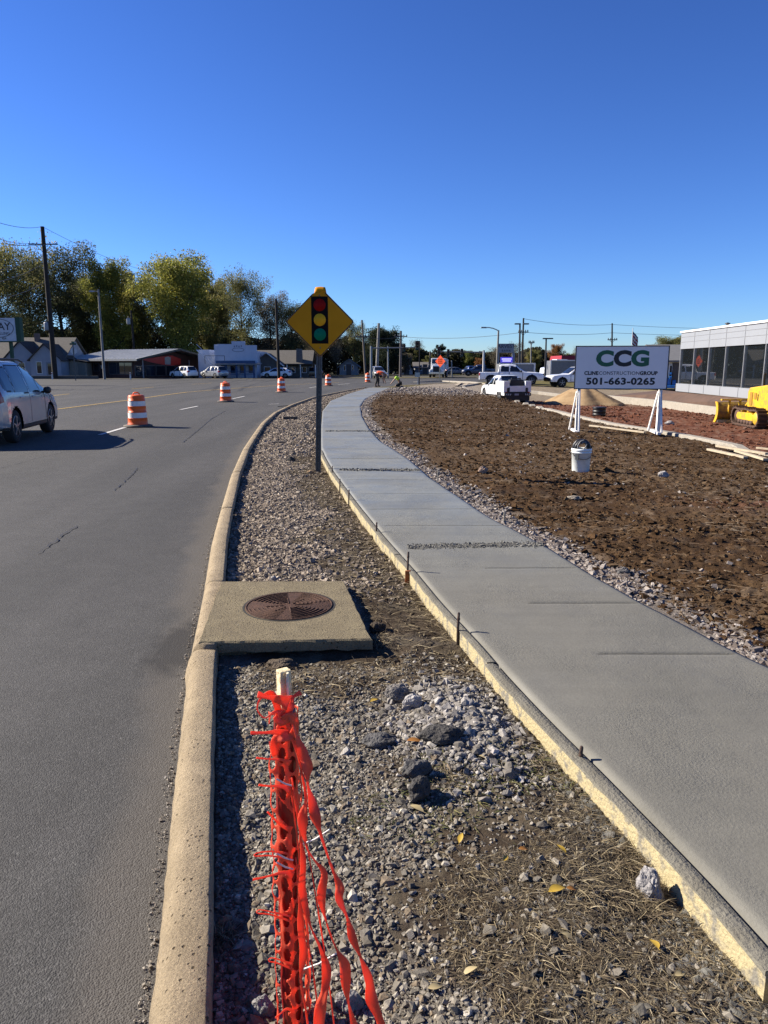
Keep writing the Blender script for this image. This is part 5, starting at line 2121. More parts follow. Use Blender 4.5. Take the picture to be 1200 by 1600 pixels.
# ================================================================== VEHICLES
def resample(ctrl, n):
    """catmull-rom through control rows (k, d) -> (n, d)"""
    ctrl = np.asarray(ctrl, float)
    k = len(ctrl)
    t = np.linspace(0, k - 1, n)
    i = np.clip(np.floor(t).astype(int), 0, k - 2)
    u = (t - i)[:, None]
    p0, p1, p2, p3 = ctrl[np.maximum(i - 1, 0)], ctrl[i], ctrl[i + 1], ctrl[np.minimum(i + 2, k - 1)]
    m1, m2 = (p2 - p0) * 0.38, (p3 - p1) * 0.38
    return (2 * u ** 3 - 3 * u ** 2 + 1) * p1 + (u ** 3 - 2 * u ** 2 + u) * m1 + (-2 * u ** 3 + 3 * u ** 2) * p2 + (u ** 3 - u ** 2) * m2


def inpoly(x, y, poly):
    c = np.zeros(len(x), bool)
    n = len(poly)
    for i in range(n):
        x0, y0 = poly[i]
        x1, y1 = poly[(i + 1) % n]
        m = ((y0 > y) != (y1 > y)) & (x < (x1 - x0) * (y - y0) / (y1 - y0 + 1e-12) + x0)
        c ^= m
    return c


def paint(name, col, metal=0.0, rough=0.25):
    return M('paint_' + name, col, rough, metal, col2=tuple(c * 0.93 for c in col), scale=2, coat=0.6, spec=0.5)


TYRE = M('tyre_rubber', (0.018, 0.018, 0.018), 0.85)
RIM = M('alloy_rim', (0.48, 0.48, 0.49), 0.35, 0.8)
DARK = M('dark_underbody', (0.012, 0.012, 0.013), 0.9)
TRIM = M('black_trim', (0.02, 0.02, 0.021), 0.6)
CGLASS = M_glass('car_glass', (0.012, 0.015, 0.02), 0.0)
CCLEAR = M_glass('car_glass_clear', (0.02, 0.025, 0.025), 0.82)
REDLAMP = M('red_lamp', (0.42, 0.015, 0.012), 0.2)
CLEARLAMP = M('clear_lamp', (0.75, 0.75, 0.73), 0.12)
CHROME = M('chrome', (0.6, 0.6, 0.6), 0.15, 1.0)


def wheel(parent, x, y, r, w, side, rimmat=None, n=28):
    b = MB()
    prof = [(r * 0.62, -w / 2 * 0.9), (r * 0.9, -w / 2), (r * 0.985, -w / 2 * 0.75), (r, -w / 2 * 0.3), (r, w / 2 * 0.3), (r * 0.985, w / 2 * 0.75), (r * 0.9, w / 2), (r * 0.62, w / 2 * 0.9)]
    b.lathe(prof, n, (x, y, r), axis='Y')
    o = b.build('wheel', TYRE, parent)
    m = MB()
    yo = y + side * w * 0.38
    m.lathe([(r * 0.60, -0.02 * side), (r * 0.66, side * 0.015), (r * 0.60, side * 0.02)], n, (x, yo, r), axis='Y', caps=False)
    for k in range(5):
        a = 2 * math.pi * k / 5 + 0.3
        m.bar((x + 0.06 * r * math.cos(a), yo + side * 0.012, r + 0.06 * r * math.sin(a)), (x + r * 0.62 * math.cos(a), yo + side * 0.005, r + r * 0.62 * math.sin(a)), 0.03, r * 0.17, (0, 1, 0))
    m.lathe([(0, side * 0.03), (r * 0.16, side * 0.028), (r * 0.2, 0)], 12, (x, yo, r), axis='Y', caps=False)
    m.build('rim', rimmat or RIM, o)
    return o


def vehicle(name, label, cat, spec, pmat, loc, rz, group=None, clear=False, lamps=True, rails=None, res=1.0, rimmat=None):
    """car or pickup body lofted from cross sections along its length (x forward from rear bumper), cut into panels"""
    st = np.array(spec['st'], float)      # x zb zbelt zroof wsill wbelt wroof
    L = st[-1, 0]
    nx = max(40, int(L / (0.045 / res)))
    xs = np.unique(np.concatenate([np.linspace(0, L, nx), st[:, 0]]))
    cols = [np.interp(xs, st[:, 0], st[:, j]) for j in range(1, 7)]
    k = np.array([1, 2, 3, 2, 1], float)
    k /= k.sum()
    sm = spec.get('smooth', 1)
    for _ in range(sm):
        cols = [np.convolve(np.pad(c, 2, mode='edge'), k, 'valid') for c in cols]
    rings = []
    nr = int(46 * res)
    for i, x in enumerate(xs):
        zb, ze, zr, ws, wb, wr = [c[i] for c in cols]
        zr = max(zr, ze + 0.02)
        wm = max(ws, wb) * 1.012
        ctrl = [(0, zb), (ws * 0.9, zb), (ws, zb + 0.09), (wm, zb + (ze - zb) * 0.55), (wb, ze), (wb * 0.5 + wr * 0.5 + 0.01, ze + (zr - ze) * 0.5), (wr, zr - min(0.07, (zr - ze) * 0.35)), (wr * 0.74, zr - 0.012), (0, zr)]
        rings.append(resample(ctrl, nr))
    R = np.array(rings)                                   # nx, nr, 2
    nx = len(xs)
    V = []
    full = 2 * nr - 2
    for i in range(nx):
        for j in range(nr):
            V.append((xs[i] - L / 2, R[i, j, 0], R[i, j, 1]))
        for j in range(nr - 2, 0, -1):
            V.append((xs[i] - L / 2, -R[i, j, 0], R[i, j, 1]))
    V = np.array(V)
    F = []
    for i in range(nx - 1):
        for j in range(full):
            a, b = i * full + j, i * full + (j + 1) % full
            F.append((a, b, b + full, a + full))
    F = np.array(F)
    C = V[F].mean(1)
    cx, cy, cz = C[:, 0] + L / 2, np.abs(C[:, 1]), C[:, 2]
    # face normal's sideways share tells flanks from roof, bonnet and screens
    e1 = V[F[:, 1]] - V[F[:, 0]]
    e2 = V[F[:, 3]] - V[F[:, 0]]
    N = np.cross(e1, e2)
    N /= np.linalg.norm(N, axis=1)[:, None] + 1e-9
    flank = np.abs(N[:, 1]) > 0.55
    owner = np.zeros(len(F), int)
    parts = ['body']
    mats = [pmat]

    def assign(mask, pname, m):
        parts.append(pname)
        mats.append(m)
        owner[mask] = len(parts) - 1
    for s in (1, -1):
        sd = np.sign(C[:, 1]) == s
        for poly in spec.get('doors', []):
            assign(sd & flank & inpoly(cx, cz, poly), 'door', pmat)
        for seam in spec.get('seams', []):
            assign(sd & flank & (np.abs(cx - seam[0]) < 0.024) & (cz > seam[1]) & (cz < seam[2]), 'door_seam', TRIM)
        if 'windows' in spec:
            for kx, poly in enumerate(spec['windows']):
                if spec.get('frame'):
                    assign(sd & flank & inpoly(cx, cz, grow(poly, 0.035)), 'window_trim', TRIM)
                assign(sd & flank & inpoly(cx, cz, poly), 'side_window', CCLEAR if (clear and kx == clear - 1) else CGLASS)
        if lamps:
            assign(sd & inpoly(cx, cz, spec['tail']) & (cy > spec.get('lampw', 0.55)), 'tail_light', REDLAMP)
            assign(sd & inpoly(cx, cz, spec['head']) & (cy > spec.get('lampw', 0.55)), 'headlight', CLEARLAMP)
        if 'sill' in spec:
            assign(sd & flank & (cz < spec['sill']), 'sill_trim', TRIM)
    if 'screen' in spec:
        x0, x1, z0, wf = spec['screen']
        assign((~flank) & (cx > x0) & (cx < x1) & (cz > z0) & (cy < wf), 'windscreen', CGLASS)
    if 'rear' in spec:
        x0, x1, z0, wf = spec['rear']
        assign((~flank | (np.abs(N[:, 0]) > 0.5)) & (cx > x0) & (cx < x1) & (cz > z0) & (cy < wf), 'rear_window', CGLASS)
    if 'bed' in spec:
        x0, x1, wf = spec['bed']
        assign((~flank) & (cx > x0) & (cx < x1) & (cy < wf) & (cz > 0.8), 'bed_liner', TRIM)
    hole = np.zeros(len(F), bool)
    wr_, ww = spec['wheel_r'], spec.get('wheel_w', 0.225)
    for wx in spec['wheels']:
        d = np.hypot(cx - wx, cz - wr_ * 1.02)
        hole |= (d < wr_ * 1.17) & (cy > spec['track'] - 0.30)
        arch = (d < wr_ * 1.17 + 0.055) & (d >= wr_ * 1.17) & flank & (cz > 0.25)
        if spec.get('arch'):
            assign(arch, 'arch_trim', TRIM)
    t = thing(name, label, cat, loc, rz, group)
    used = {}
    for pi in range(len(parts)):
        sel = (owner == pi) & ~hole
        if sel.sum() < 3:
            continue
        f = F[sel]
        idx, inv = np.unique(f, return_inverse=True)
        me = bulk_mesh(parts[pi], V[idx], inv.reshape(f.shape), 4, smooth=True)
        link_mesh(parts[pi], me, mats[pi], t)
    # ends
    for end, i, nm in ((-1, 0, 'rear_bumper'), (1, nx - 1, 'front_bumper')):
        ring = V[i * full:(i + 1) * full]
        mb = MB()
        ctr = ring.mean(0)
        ctr[1] = 0
        rr = [tuple(p) for p in ring]
        r2 = [tuple(ctr + (p - ctr) * 0.72 + np.array([end * 0.05, 0, 0])) for p in ring]
        n = len(rr)
        mb.add(rr + r2, [(a, (a + 1) % n, n + (a + 1) % n, n + a) for a in range(n)] + [tuple(range(n, 2 * n))], True)
        mb.build(nm, pmat if spec.get('paint_bumper', True) else TRIM, t)
    # inner dark tub and wheels
    z0 = st[:, 1].min()
    MB().box((0, 0, z0 + 0.28), (L * 0.93, spec['track'] * 2 - 0.56, 0.42)).build('underbody', DARK, t)
    if clear:
        for sx in spec['seats']:
            for s in (-0.37, 0.37):
                q = MB()
                q.box((sx - L / 2, s, 0.78), (0.5, 0.46, 0.3))
                q.box((sx - 0.22 - L / 2, s, 1.12), (0.14, 0.44, 0.55), (0, -0.15, 0))
                q.build('seat', TRIM, t, 0.03)
    for wx in spec['wheels']:
        for s in (1, -1):
            wheel(t, wx - L / 2, s * (spec['track'] - ww / 2 - 0.005), wr_, ww, s, rimmat)
    for mx in spec.get('mirror', []):
        for s in (1, -1):
            q = MB()
            q.lathe([(0.0, -0.10), (0.06, -0.09), (0.085, -0.04), (0.085, 0.05), (0.06, 0.09), (0, 0.10)], 12, (mx[0] - L / 2, s * mx[1], mx[2]), axis='X', caps=False)
            q.bar((mx[0] - L / 2 + 0.02, s * (mx[1] - 0.16), mx[2] - 0.05), (mx[0] - L / 2, s * mx[1], mx[2] - 0.03), 0.05, 0.05)
            q.build('wing_mirror', TRIM, t)
    if rails:
        for s in (1, -1):
            q = MB()
            pts = [(rails[0] - L / 2 + (rails[1] - rails[0]) * a, s * rails[2], rails[3] + 0.06 * min(1, 6 * a, 6 * (1 - a))) for a in np.linspace(0, 1, 14)]
            q.tube(pts, 0.022, 8)
            q.build('roof_rail', TRIM, t)
    if spec.get('handles'):
        for hx, hz in spec['handles']:
            for s in (1, -1):
                wv = float(np.interp(hx, st[:, 0], np.maximum(st[:, 4], st[:, 5])))
                MB().box((hx - L / 2, s * (wv + 0.012), hz), (0.2, 0.035, 0.03)).build('door_handle', pmat, t, 0.008)
    return t


def grow(poly, d):
    c = np.mean(poly, 0)
    out = []
    for p in poly:
        v = np.array(p) - c
        out.append(tuple(np.array(p) + v / (np.linalg.norm(v) + 1e-9) * d))
    return out


SUV = dict(st=[(0.00, 0.42, 0.80, 0.98, 0.70, 0.74, 0.62), (0.06, 0.36, 0.90, 1.06, 0.80, 0.80, 0.66), (0.16, 0.33, 0.98, 1.16, 0.86, 0.84, 0.66), (0.42, 0.30, 1.02, 1.60, 0.885, 0.865, 0.60), (0.62, 0.26, 1.02, 1.67, 0.89, 0.875, 0.60),
               (1.3, 0.24, 1.00, 1.70, 0.895, 0.885, 0.61), (2.2, 0.24, 0.98, 1.69, 0.895, 0.885, 0.61), (2.85, 0.24, 0.965, 1.58, 0.895, 0.885, 0.59), (3.55, 0.25, 0.96, 1.10, 0.89, 0.87, 0.72), (3.7, 0.26, 0.94, 1.04, 0.885, 0.86, 0.74),
               (4.25, 0.27, 0.84, 0.93, 0.86, 0.80, 0.66), (4.46, 0.30, 0.74, 0.82, 0.76, 0.70, 0.56), (4.55, 0.36, 0.66, 0.72, 0.62, 0.58, 0.46)],
           wheels=(0.95, 3.58), wheel_r=0.345, track=0.89, windows=[[(0.50, 1.10), (1.02, 1.05), (1.12, 1.54), (0.66, 1.54), (0.50, 1.25)], [(1.10, 1.045), (1.95, 1.02), (2.02, 1.585), (1.20, 1.58)], [(2.06, 1.02), (3.22, 0.995), (3.08, 1.12), (2.62, 1.55), (2.13, 1.585)]],
           doors=[[(1.15, 0.40), (1.95, 0.40), (1.98, 1.02), (1.12, 1.04), (1.32, 0.75)], [(2.0, 0.40), (3.05, 0.40), (3.2, 0.95), (2.02, 1.0)]], seams=[(1.985, 0.38, 1.02), (3.12, 0.40, 0.96)], sill=0.36, arch=False,
           tail=[(0.0, 0.82), (0.34, 0.86), (0.30, 1.06), (0.04, 1.06)], head=[(4.05, 0.70), (4.5, 0.66), (4.48, 0.78), (4.0, 0.86)], screen=(2.80, 3.56, 1.08, 0.66), rear=(0.10, 0.50, 1.12, 0.60), mirror=[(3.02, 1.0, 1.03)], seats=(1.35, 2.35), handles=[(1.36, 0.93), (2.26, 0.92)], frame=True)
HATCH = dict(st=[(0.00, 0.42, 0.74, 0.90, 0.66, 0.70, 0.58), (0.08, 0.34, 0.86, 1.00, 0.80, 0.80, 0.64), (0.2, 0.28, 0.95, 1.12, 0.86, 0.84, 0.64), (0.62, 0.24, 0.97, 1.40, 0.88, 0.86, 0.58), (1.2, 0.22, 0.95, 1.46, 0.885, 0.88, 0.59),
                 (2.0, 0.22, 0.92, 1.47, 0.885, 0.88, 0.59), (2.6, 0.22, 0.90, 1.38, 0.885, 0.875, 0.57), (3.45, 0.23, 0.88, 0.99, 0.88, 0.86, 0.70), (4.1, 0.24, 0.76, 0.84, 0.84, 0.78, 0.64), (4.35, 0.28, 0.66, 0.72, 0.74, 0.68, 0.54), (4.45, 0.36, 0.58, 0.64, 0.6, 0.55, 0.44)],
             wheels=(0.85, 3.45), wheel_r=0.32, track=0.885, windows=[[(0.66, 1.03), (1.08, 1.00), (1.16, 1.34), (0.9, 1.32)], [(1.14, 0.99), (1.92, 0.965), (1.98, 1.38), (1.24, 1.35)], [(2.0, 0.96), (3.1, 0.93), (2.95, 1.02), (2.5, 1.32), (2.06, 1.38)]],
             doors=[[(1.15, 0.38), (1.92, 0.38), (1.94, 0.96), (1.1, 0.98)], [(1.96, 0.38), (2.95, 0.38), (3.1, 0.9), (1.98, 0.95)]], seams=[(1.94, 0.36, 0.97), (3.02, 0.38, 0.90)], sill=0.32,
             tail=[(0.0, 0.74), (0.36, 0.80), (0.32, 0.96), (0.04, 0.96)], head=[(3.9, 0.60), (4.4, 0.56), (4.36, 0.68), (3.85, 0.76)], screen=(2.55, 3.46, 0.97, 0.64), rear=(0.12, 0.64, 1.08, 0.60), mirror=[(2.85, 0.98, 0.95)], seats=(1.3, 2.2))
PICKUP = dict(st=[(0.00, 0.50, 1.02, 1.10, 0.86, 0.90, 0.84), (0.05, 0.48, 1.10, 1.18, 0.92, 0.93, 0.87), (0.5, 0.46, 1.12, 1.19, 0.95, 0.95, 0.88), (1.72, 0.46, 1.12, 1.19, 0.95, 0.95, 0.88), (1.76, 0.46, 1.12, 1.19, 0.95, 0.95, 0.88), (1.80, 0.45, 1.12, 1.80, 0.95, 0.94, 0.68), (1.98, 0.44, 1.12, 1.87, 0.95, 0.94, 0.68),
                  (2.7, 0.44, 1.12, 1.90, 0.95, 0.94, 0.69), (3.35, 0.44, 1.12, 1.84, 0.95, 0.94, 0.67), (4.15, 0.45, 1.12, 1.26, 0.95, 0.93, 0.80), (4.3, 0.46, 1.12, 1.22, 0.95, 0.92, 0.82), (5.2, 0.48, 1.08, 1.17, 0.94, 0.90, 0.78), (5.6, 0.50, 1.02, 1.10, 0.92, 0.87, 0.72), (5.78, 0.52, 0.94, 1.00, 0.84, 0.80, 0.66), (5.85, 0.58, 0.84, 0.9, 0.76, 0.7, 0.6)],
              wheels=(1.12, 4.78), wheel_r=0.415, wheel_w=0.27, track=0.965, windows=[[(1.96, 1.2), (2.72, 1.2), (2.74, 1.72), (2.02, 1.70)], [(2.82, 1.2), (3.88, 1.18), (3.4, 1.66), (2.84, 1.72)]],
              doors=[[(1.9, 0.58), (2.72, 0.58), (2.72, 1.18), (1.9, 1.18)], [(2.8, 0.58), (3.8, 0.58), (3.95, 1.16), (2.8, 1.18)]], seams=[(1.83, 0.5, 1.7), (2.76, 0.55, 1.2), (3.95, 0.55, 1.15)], sill=0.52, arch=True,
              tail=[(0.0, 0.85), (0.14, 0.85), (0.14, 1.12), (0.0, 1.12)], head=[(5.4, 0.86), (5.8, 0.82), (5.76, 0.99), (5.35, 1.03)], lampw=0.66, screen=(3.36, 4.16, 1.25, 0.72), rear=(1.76, 1.95, 1.3, 0.6), bed=(0.12, 1.7, 0.78), mirror=[(3.8, 1.09, 1.25)], seats=(2.3, 3.1), paint_bumper=False, handles=[(2.1, 1.06), (2.95, 1.06)], smooth=1)


def flip_for(loc, toward):
    d = Vector(toward) - Vector(loc)
    return math.atan2(d.y, d.x)


# ---- silver SUV in the near lane
fr, rr = gz(78, 677), gz(27, 692.5)
hd = math.atan2(fr[1] - rr[1], fr[0] - rr[0] - 0.02)
c = Vector((rr[0] - 0.12, rr[1], 0))
ahead = Vector((math.cos(hd), math.sin(hd), 0))
left = Vector((-ahead.y, ahead.x, 0))
scl = 1.0
wc = c + ahead * (4.55 / 2 - 0.95) + left * 0.78
suv = vehicle('silver_suv', 'silver suv driving away in the near lane beside the largest barrel', 'suv', SUV, paint('silver', (0.52, 0.55, 0.57), 0.3, 0.25), (wc.x, wc.y, 0.004), hd, clear=3, rails=(0.75, 2.75, 0.56, 1.66), res=1.5)
suv.scale = (1.08, 1.08, 1.13)
suv.location.x -= 0.07
suv.location.y += 0.15

# ---- parked and moving cars far off
white, silver = paint('white', (0.80, 0.80, 0.79)), paint('silver_far', (0.42, 0.44, 0.46), 0.3)
navy, blackp, greyp, bluep = paint('navy', (0.02, 0.035, 0.10)), paint('black', (0.015, 0.015, 0.017)), paint('grey', (0.16, 0.17, 0.18)), paint('blue', (0.02, 0.05, 0.22))


def park(px, py, kind, mat, deg, label, cat, name, z=None, group='cars parked along the far lots'):
    p = G(px, py)
    zz = p.z if z is None else z
    return vehicle(name, label, cat, kind, mat, (p.x, p.y, zz), rad(deg), group, res=0.8)


park(287, 591, SUV, white, 142, 'white suv parked under the gable of the long low building', 'suv', 'parked_suv')
park(335, 591, SUV, silver, 140, 'pale silver suv parked in front of the white false front store', 'suv', 'parked_suv')
park(246, 589.5, SUV, greyp, 140, 'dark grey suv in the shade of the low building behind the white suv', 'suv', 'parked_suv')
park(432, 590.5, HATCH, white, 180, 'white hatchback parked side on before the chimney house', 'car', 'parked_car')
park(482, 589.5, HATCH, blackp, 185, 'black car parked in shade behind the white hatchback', 'car', 'parked_car')
park(590, 590.5, SUV, silver, -78, 'silver suv coming toward the bent worker in orange', 'suv', 'oncoming_suv', group='traffic on the road')
park(712, 585.5, HATCH, greyp, 10, 'small grey car parked right of the white dump truck', 'car', 'parked_car')
park(748, 587.5, PICKUP, navy, 178, 'dark blue pickup parked behind the tail of the white crew cab pickup', 'pickup', 'parked_pickup')
park(733, 586, SUV, bluep, 100, 'blue suv parked between the grey car and the dark blue pickup', 'suv', 'parked_suv')

# ---- white crew cab pickup, side on, facing right
p = G(772, 602)
vehicle('crew_cab_pickup', 'white crew cab pickup parked side on behind the service truck', 'pickup', PICKUP, white, (p.x + 1.7, p.y + 1.2, p.z), rad(-8), None, res=1.0)
# ---- white pickup facing left by the sand pile
p = G(885, 606)
vehicle('work_pickup', 'white pickup nosing left behind the golden sand pile', 'pickup', PICKUP, white, (p.x + 1.4, p.y + 2, p.z), rad(192), None, res=1.0)


def service_truck():
    p = G(806, 627)
    spec = dict(PICKUP)
    spec['st'] = [r for r in PICKUP['st']]
    spec['bed'] = (0.12, 1.7, 0.5)
    t = vehicle('service_truck', 'white utility truck with side tool boxes seen from behind at the lot kerb', 'truck', spec, white, (7.55, 46.9, hs(7.55, 46.0)), rad(99), None, res=1.0)
    t.scale = (0.86, 0.86, 0.86)
    L = 5.85
    for s in (1, -1):
        q = MB()
        q.box((-L / 2 + 0.92, s * 0.78, 1.12), (1.9, 0.42, 0.78))
        bx = q.build('tool_box', white, t, 0.02)
        for k in range(3):
            MB().box((-L / 2 + 0.32 + 0.6 * k, s * 0.995, 1.12), (0.54, 0.012, 0.66)).build('box_door', white, bx, 0.006)
        MB().box((-L / 2 - 0.035, s * 0.80, 0.74), (0.02, 0.16, 0.09)).build('rear_lamp', REDLAMP, bx, 0.004)
    MB().box((-L / 2 - 0.04, 0, 0.98), (0.06, 1.12, 0.40)).build('tailgate', white, t, 0.01)
    MB().box((-L / 2 - 0.10, 0, 0.60), (0.16, 1.9, 0.20)).build('step_bumper', TRIM, t, 0.02)
    MB().box((-L / 2 + 0.5, -0.05, 1.32), (0.5, 0.98, 0.55)).build('welder_unit', TRIM, t, 0.04)
    MB().box((-L / 2 + 0.5, -0.05, 1.66), (0.1, 0.7, 0.10)).build('lifting_eye', TRIM, t, 0.02)
    MB().box((-L / 2 - 0.125, 0.0, 0.34), (0.05, 1.7, 0.34)).build('mud_flap', TRIM, t)
    m = M('bumper_stripe', (0.65, 0.62, 0.56), 0.6)
    for s in (1, -1):
        for k in range(3):
            MB().box((-L / 2 - 0.185, s * (0.55 + 0.14 * k), 0.60), (0.006, 0.05, 0.13), (0.6 * s, 0, 0)).build('hazard_stripe', m, t)
    MB().box((-L / 2 - 0.186, 0.1, 0.60), (0.008, 0.3, 0.12)).build('number_plate', M('plate_grey', (0.5, 0.5, 0.52), 0.5), t)


service_truck()


def dump_truck():
    p = G(688, 590)
    t = thing('dump_truck', 'white dump truck facing the viewer behind the orange diamond sign', 'truck', (p.x, p.y + 3.5, p.z), rad(-100))
    b = MB()
    b.box((2.7, 0, 1.35), (1.5, 1.5, 1.0), None, (0.95, 0.85))
    b.build('hood', white, t, 0.08)
    MB().box((3.47, 0, 1.25), (0.06, 1.0, 0.8)).build('grille', TRIM, t, 0.02)
    MB().box((3.5, 0, 0.68), (0.25, 2.3, 0.35)).build('bumper', CHROME, t, 0.04)
    cab = MB().box((1.35, 0, 1.95), (1.3, 2.1, 1.9), None, (0.85, 0.9)).build('cab', white, t, 0.08)
    MB().box((1.985, 0, 2.40), (0.05, 1.7, 0.62), (0, -0.1, 0)).build('windscreen', CGLASS, cab)
    for s in (1, -1):
        MB().box((3.1, s * 0.92, 0.95), (0.9, 0.36, 0.5)).build('fender', white, t, 0.1)
        MB().box((3.48, s * 0.68, 1.15), (0.06, 0.26, 0.22)).build('headlight', CLEARLAMP, t, 0.02)
        MB().box((1.4, s * 1.03, 2.35), (0.8, 0.03, 0.55)).build('side_window', CGLASS, cab)
        MB().box((2.05, s * 1.28, 2.2), (0.08, 0.16, 0.5)).build('mirror', TRIM, cab, 0.02)
    bd = MB()
    bd.prism([(-3.6, 1.2), (0.4, 1.2), (0.6, 2.9), (-3.9, 2.7)], -1.15, 1.15, 'XZ')
    bed = bd.build('dump_bed', white, t, 0.03)
    for k in range(5):
        for s in (1, -1):
            MB().box((-3.2 + 0.85 * k, s * 1.18, 2.0), (0.12, 0.06, 1.4)).build('bed_rib', white, bed)
    MB().box((-1.0, 0, 0.85), (5.5, 0.9, 0.35)).build('chassis', DARK, t)
    for x in (2.9, -1.6, -2.8):
        for s in (1, -1):
            wheel(t, x, s * 0.98, 0.5, 0.28, s, white)


dump_truck()


def box_trailer(px0, px1, py_top, py_bot, D, label, deg=0, name='box_trailer'):
    a, b = W(px0, py_bot, D), W(px1, py_bot, D)
    zt = W((px0 + px1) / 2, py_top, D).z
    zb = a.z
    g = hs((a.x + b.x) / 2, D)
    w = b.x - a.x
    t = thing(name, label, 'trailer', ((a.x + b.x) / 2, D, g), rad(deg))
    m = M('trailer_grey', (0.22, 0.23, 0.25), 0.5, 0.2)
    edge = M('trailer_edge', (0.60, 0.60, 0.60), 0.4, 0.3)
    zb = max(zb - g, 0.45)
    zt -= g
    body = MB().box((0, 1.2, (zt + zb) / 2), (w, 2.4, zt - zb)).build('body', m, t)
    n = max(2, int(w / 1.6))
    for k in range(1, n):
        MB().box((-w / 2 + w * k / n, -0.012, (zt + zb) / 2), (0.05, 0.03, zt - zb - 0.2)).build('side_rib', m, body)
    for s in (-1, 1):
        MB().box((s * (w / 2 + 0.012), -0.02, (zt + zb) / 2), (0.16, 0.1, zt - zb + 0.1)).build('corner_post', edge, body, 0.01)
    MB().box((0, -0.022, zt + 0.02), (w + 0.2, 0.1, 0.12)).build('top_rail', edge, body, 0.01)
    MB().box((0, -0.022, zb - 0.02), (w + 0.2, 0.1, 0.14)).build('bottom_rail', edge, body, 0.01)
    for x in (w * 0.22, w * 0.34):
        for s in (1, -1):
            wheel(t, x, 1.2 + s * 0.95, 0.45, 0.25, s)
    for s in (-1, 1):
        MB().box((-w * 0.36, 1.2 + s * 0.7, zb / 2), (0.12, 0.12, zb)).build('landing_leg', TRIM, t)


box_trailer(781, 834, 568.5, 598, 72, 'grey enclosed trailer right behind the white crew cab pickup')
box_trailer(860, 945, 563.5, 590, 84, 'long grey box trailer hitched behind the small white truck cab')


def truck_cab():
    p = G(851, 593)
    t = thing('truck_cab', 'small white truck cab facing left in front of the long grey trailer', 'truck', (p.x + 1.4, p.y, p.z), rad(184))
    k = 0.85
    b = MB()
    b.prism([(-1.2, 0.7), (-1.2, 2.55), (0.25, 2.6), (0.62, 1.75), (1.75, 1.5), (1.9, 0.7)], -1.05, 1.05, 'XZ')
    cab = b.build('cab', white, t, 0.06)
    for s in (1, -1):
        g = MB()
        g.prism([(-0.6, 1.75), (-0.6, 2.35), (0.15, 2.38), (0.42, 1.75)], s * 1.04, s * 1.062, 'XZ')
        g.build('side_window', CGLASS, cab)
        MB().box((1.82, s * 0.75, 1.15), (0.1, 0.3, 0.22)).build('headlight', CLEARLAMP, cab, 0.02)
        wheel(t, 1.05, s * 0.95, 0.48, 0.28, s, white)
        wheel(t, -1.6, s * 0.95, 0.48, 0.28, s, white)
    MB().box((0.45, 0, 2.18), (0.04, 1.7, 0.6), (0, 0.42, 0)).build('windscreen', CGLASS, cab)
    MB().box((1.9, 0, 0.65), (0.2, 2.1, 0.3)).build('bumper', CHROME, t, 0.03)
    MB().box((-1.0, 0, 0.75), (3.6, 0.9, 0.3)).build('chassis', DARK, t)
    MB().box((-1.6, 0, 1.5), (0.7, 1.9, 1.4)).build('sleeper', TRIM, t, 0.05)


truck_cab()


def boom_lift():
    p = G(1046, 611)
    t = thing('boom_lift', 'bright blue lift machine parked between the company sign and the showroom', 'lift', (p.x, p.y, p.z), rad(70))
    blue = M('lift_blue', (0.01, 0.16, 0.52), 0.4, col2=(0.01, 0.12, 0.4), scale=4)
    k = 28 * depth(p.y) / FPX / 1.4 * 0.78
    def B(c, d, n, m, bev=0.03, rot=None):
        return MB().box(tuple(v * k for v in c), tuple(v * k for v in d), rot).build(n, m, t, bev)
    B((0, 0, 0.45), (1.7, 1.0, 0.3), 'chassis', blue)
    B((-0.1, 0.18, 0.95), (1.3, 0.45, 0.65), 'turret', blue, 0.06)
    B((-0.1, -0.36, 0.85), (1.1, 0.35, 0.5), 'engine_cover', blue, 0.06)
    B((-0.35, 0.0, 1.4), (1.5, 0.22, 0.26), 'lower_boom', blue, 0.02, (0, -0.12, 0))
    B((-0.2, 0.0, 1.68), (1.7, 0.18, 0.2), 'upper_boom', blue, 0.02, (0, 0.08, 0))
    B((0.75, 0.0, 1.1), (0.12, 0.14, 0.9), 'jib', blue, 0.02, (0, 0.2, 0))
    q = MB()
    for z in (0.75, 1.05, 1.35):
        q.tube([Vector(v) * k for v in ((0.9, -0.5, z), (1.35, -0.5, z), (1.35, 0.5, z), (0.9, 0.5, z), (0.9, -0.5, z))], 0.025 * k, 6)
    q.box((1.12 * k, 0, 0.72 * k), (0.46 * k, 1.0 * k, 0.04 * k))
    for x, y in ((0.9, -0.5), (1.35, -0.5), (1.35, 0.5), (0.9, 0.5)):
        q.tube([Vector((x, y, 0.72)) * k, Vector((x, y, 1.36)) * k], 0.025 * k, 6)
    q.build('platform_cage', blue, t)
    for x in (-0.62, 0.62):
        for s in (1, -1):
            wheel(t, x * k, s * 0.58 * k, 0.34 * k, 0.24 * k, s, blue)


boom_lift()


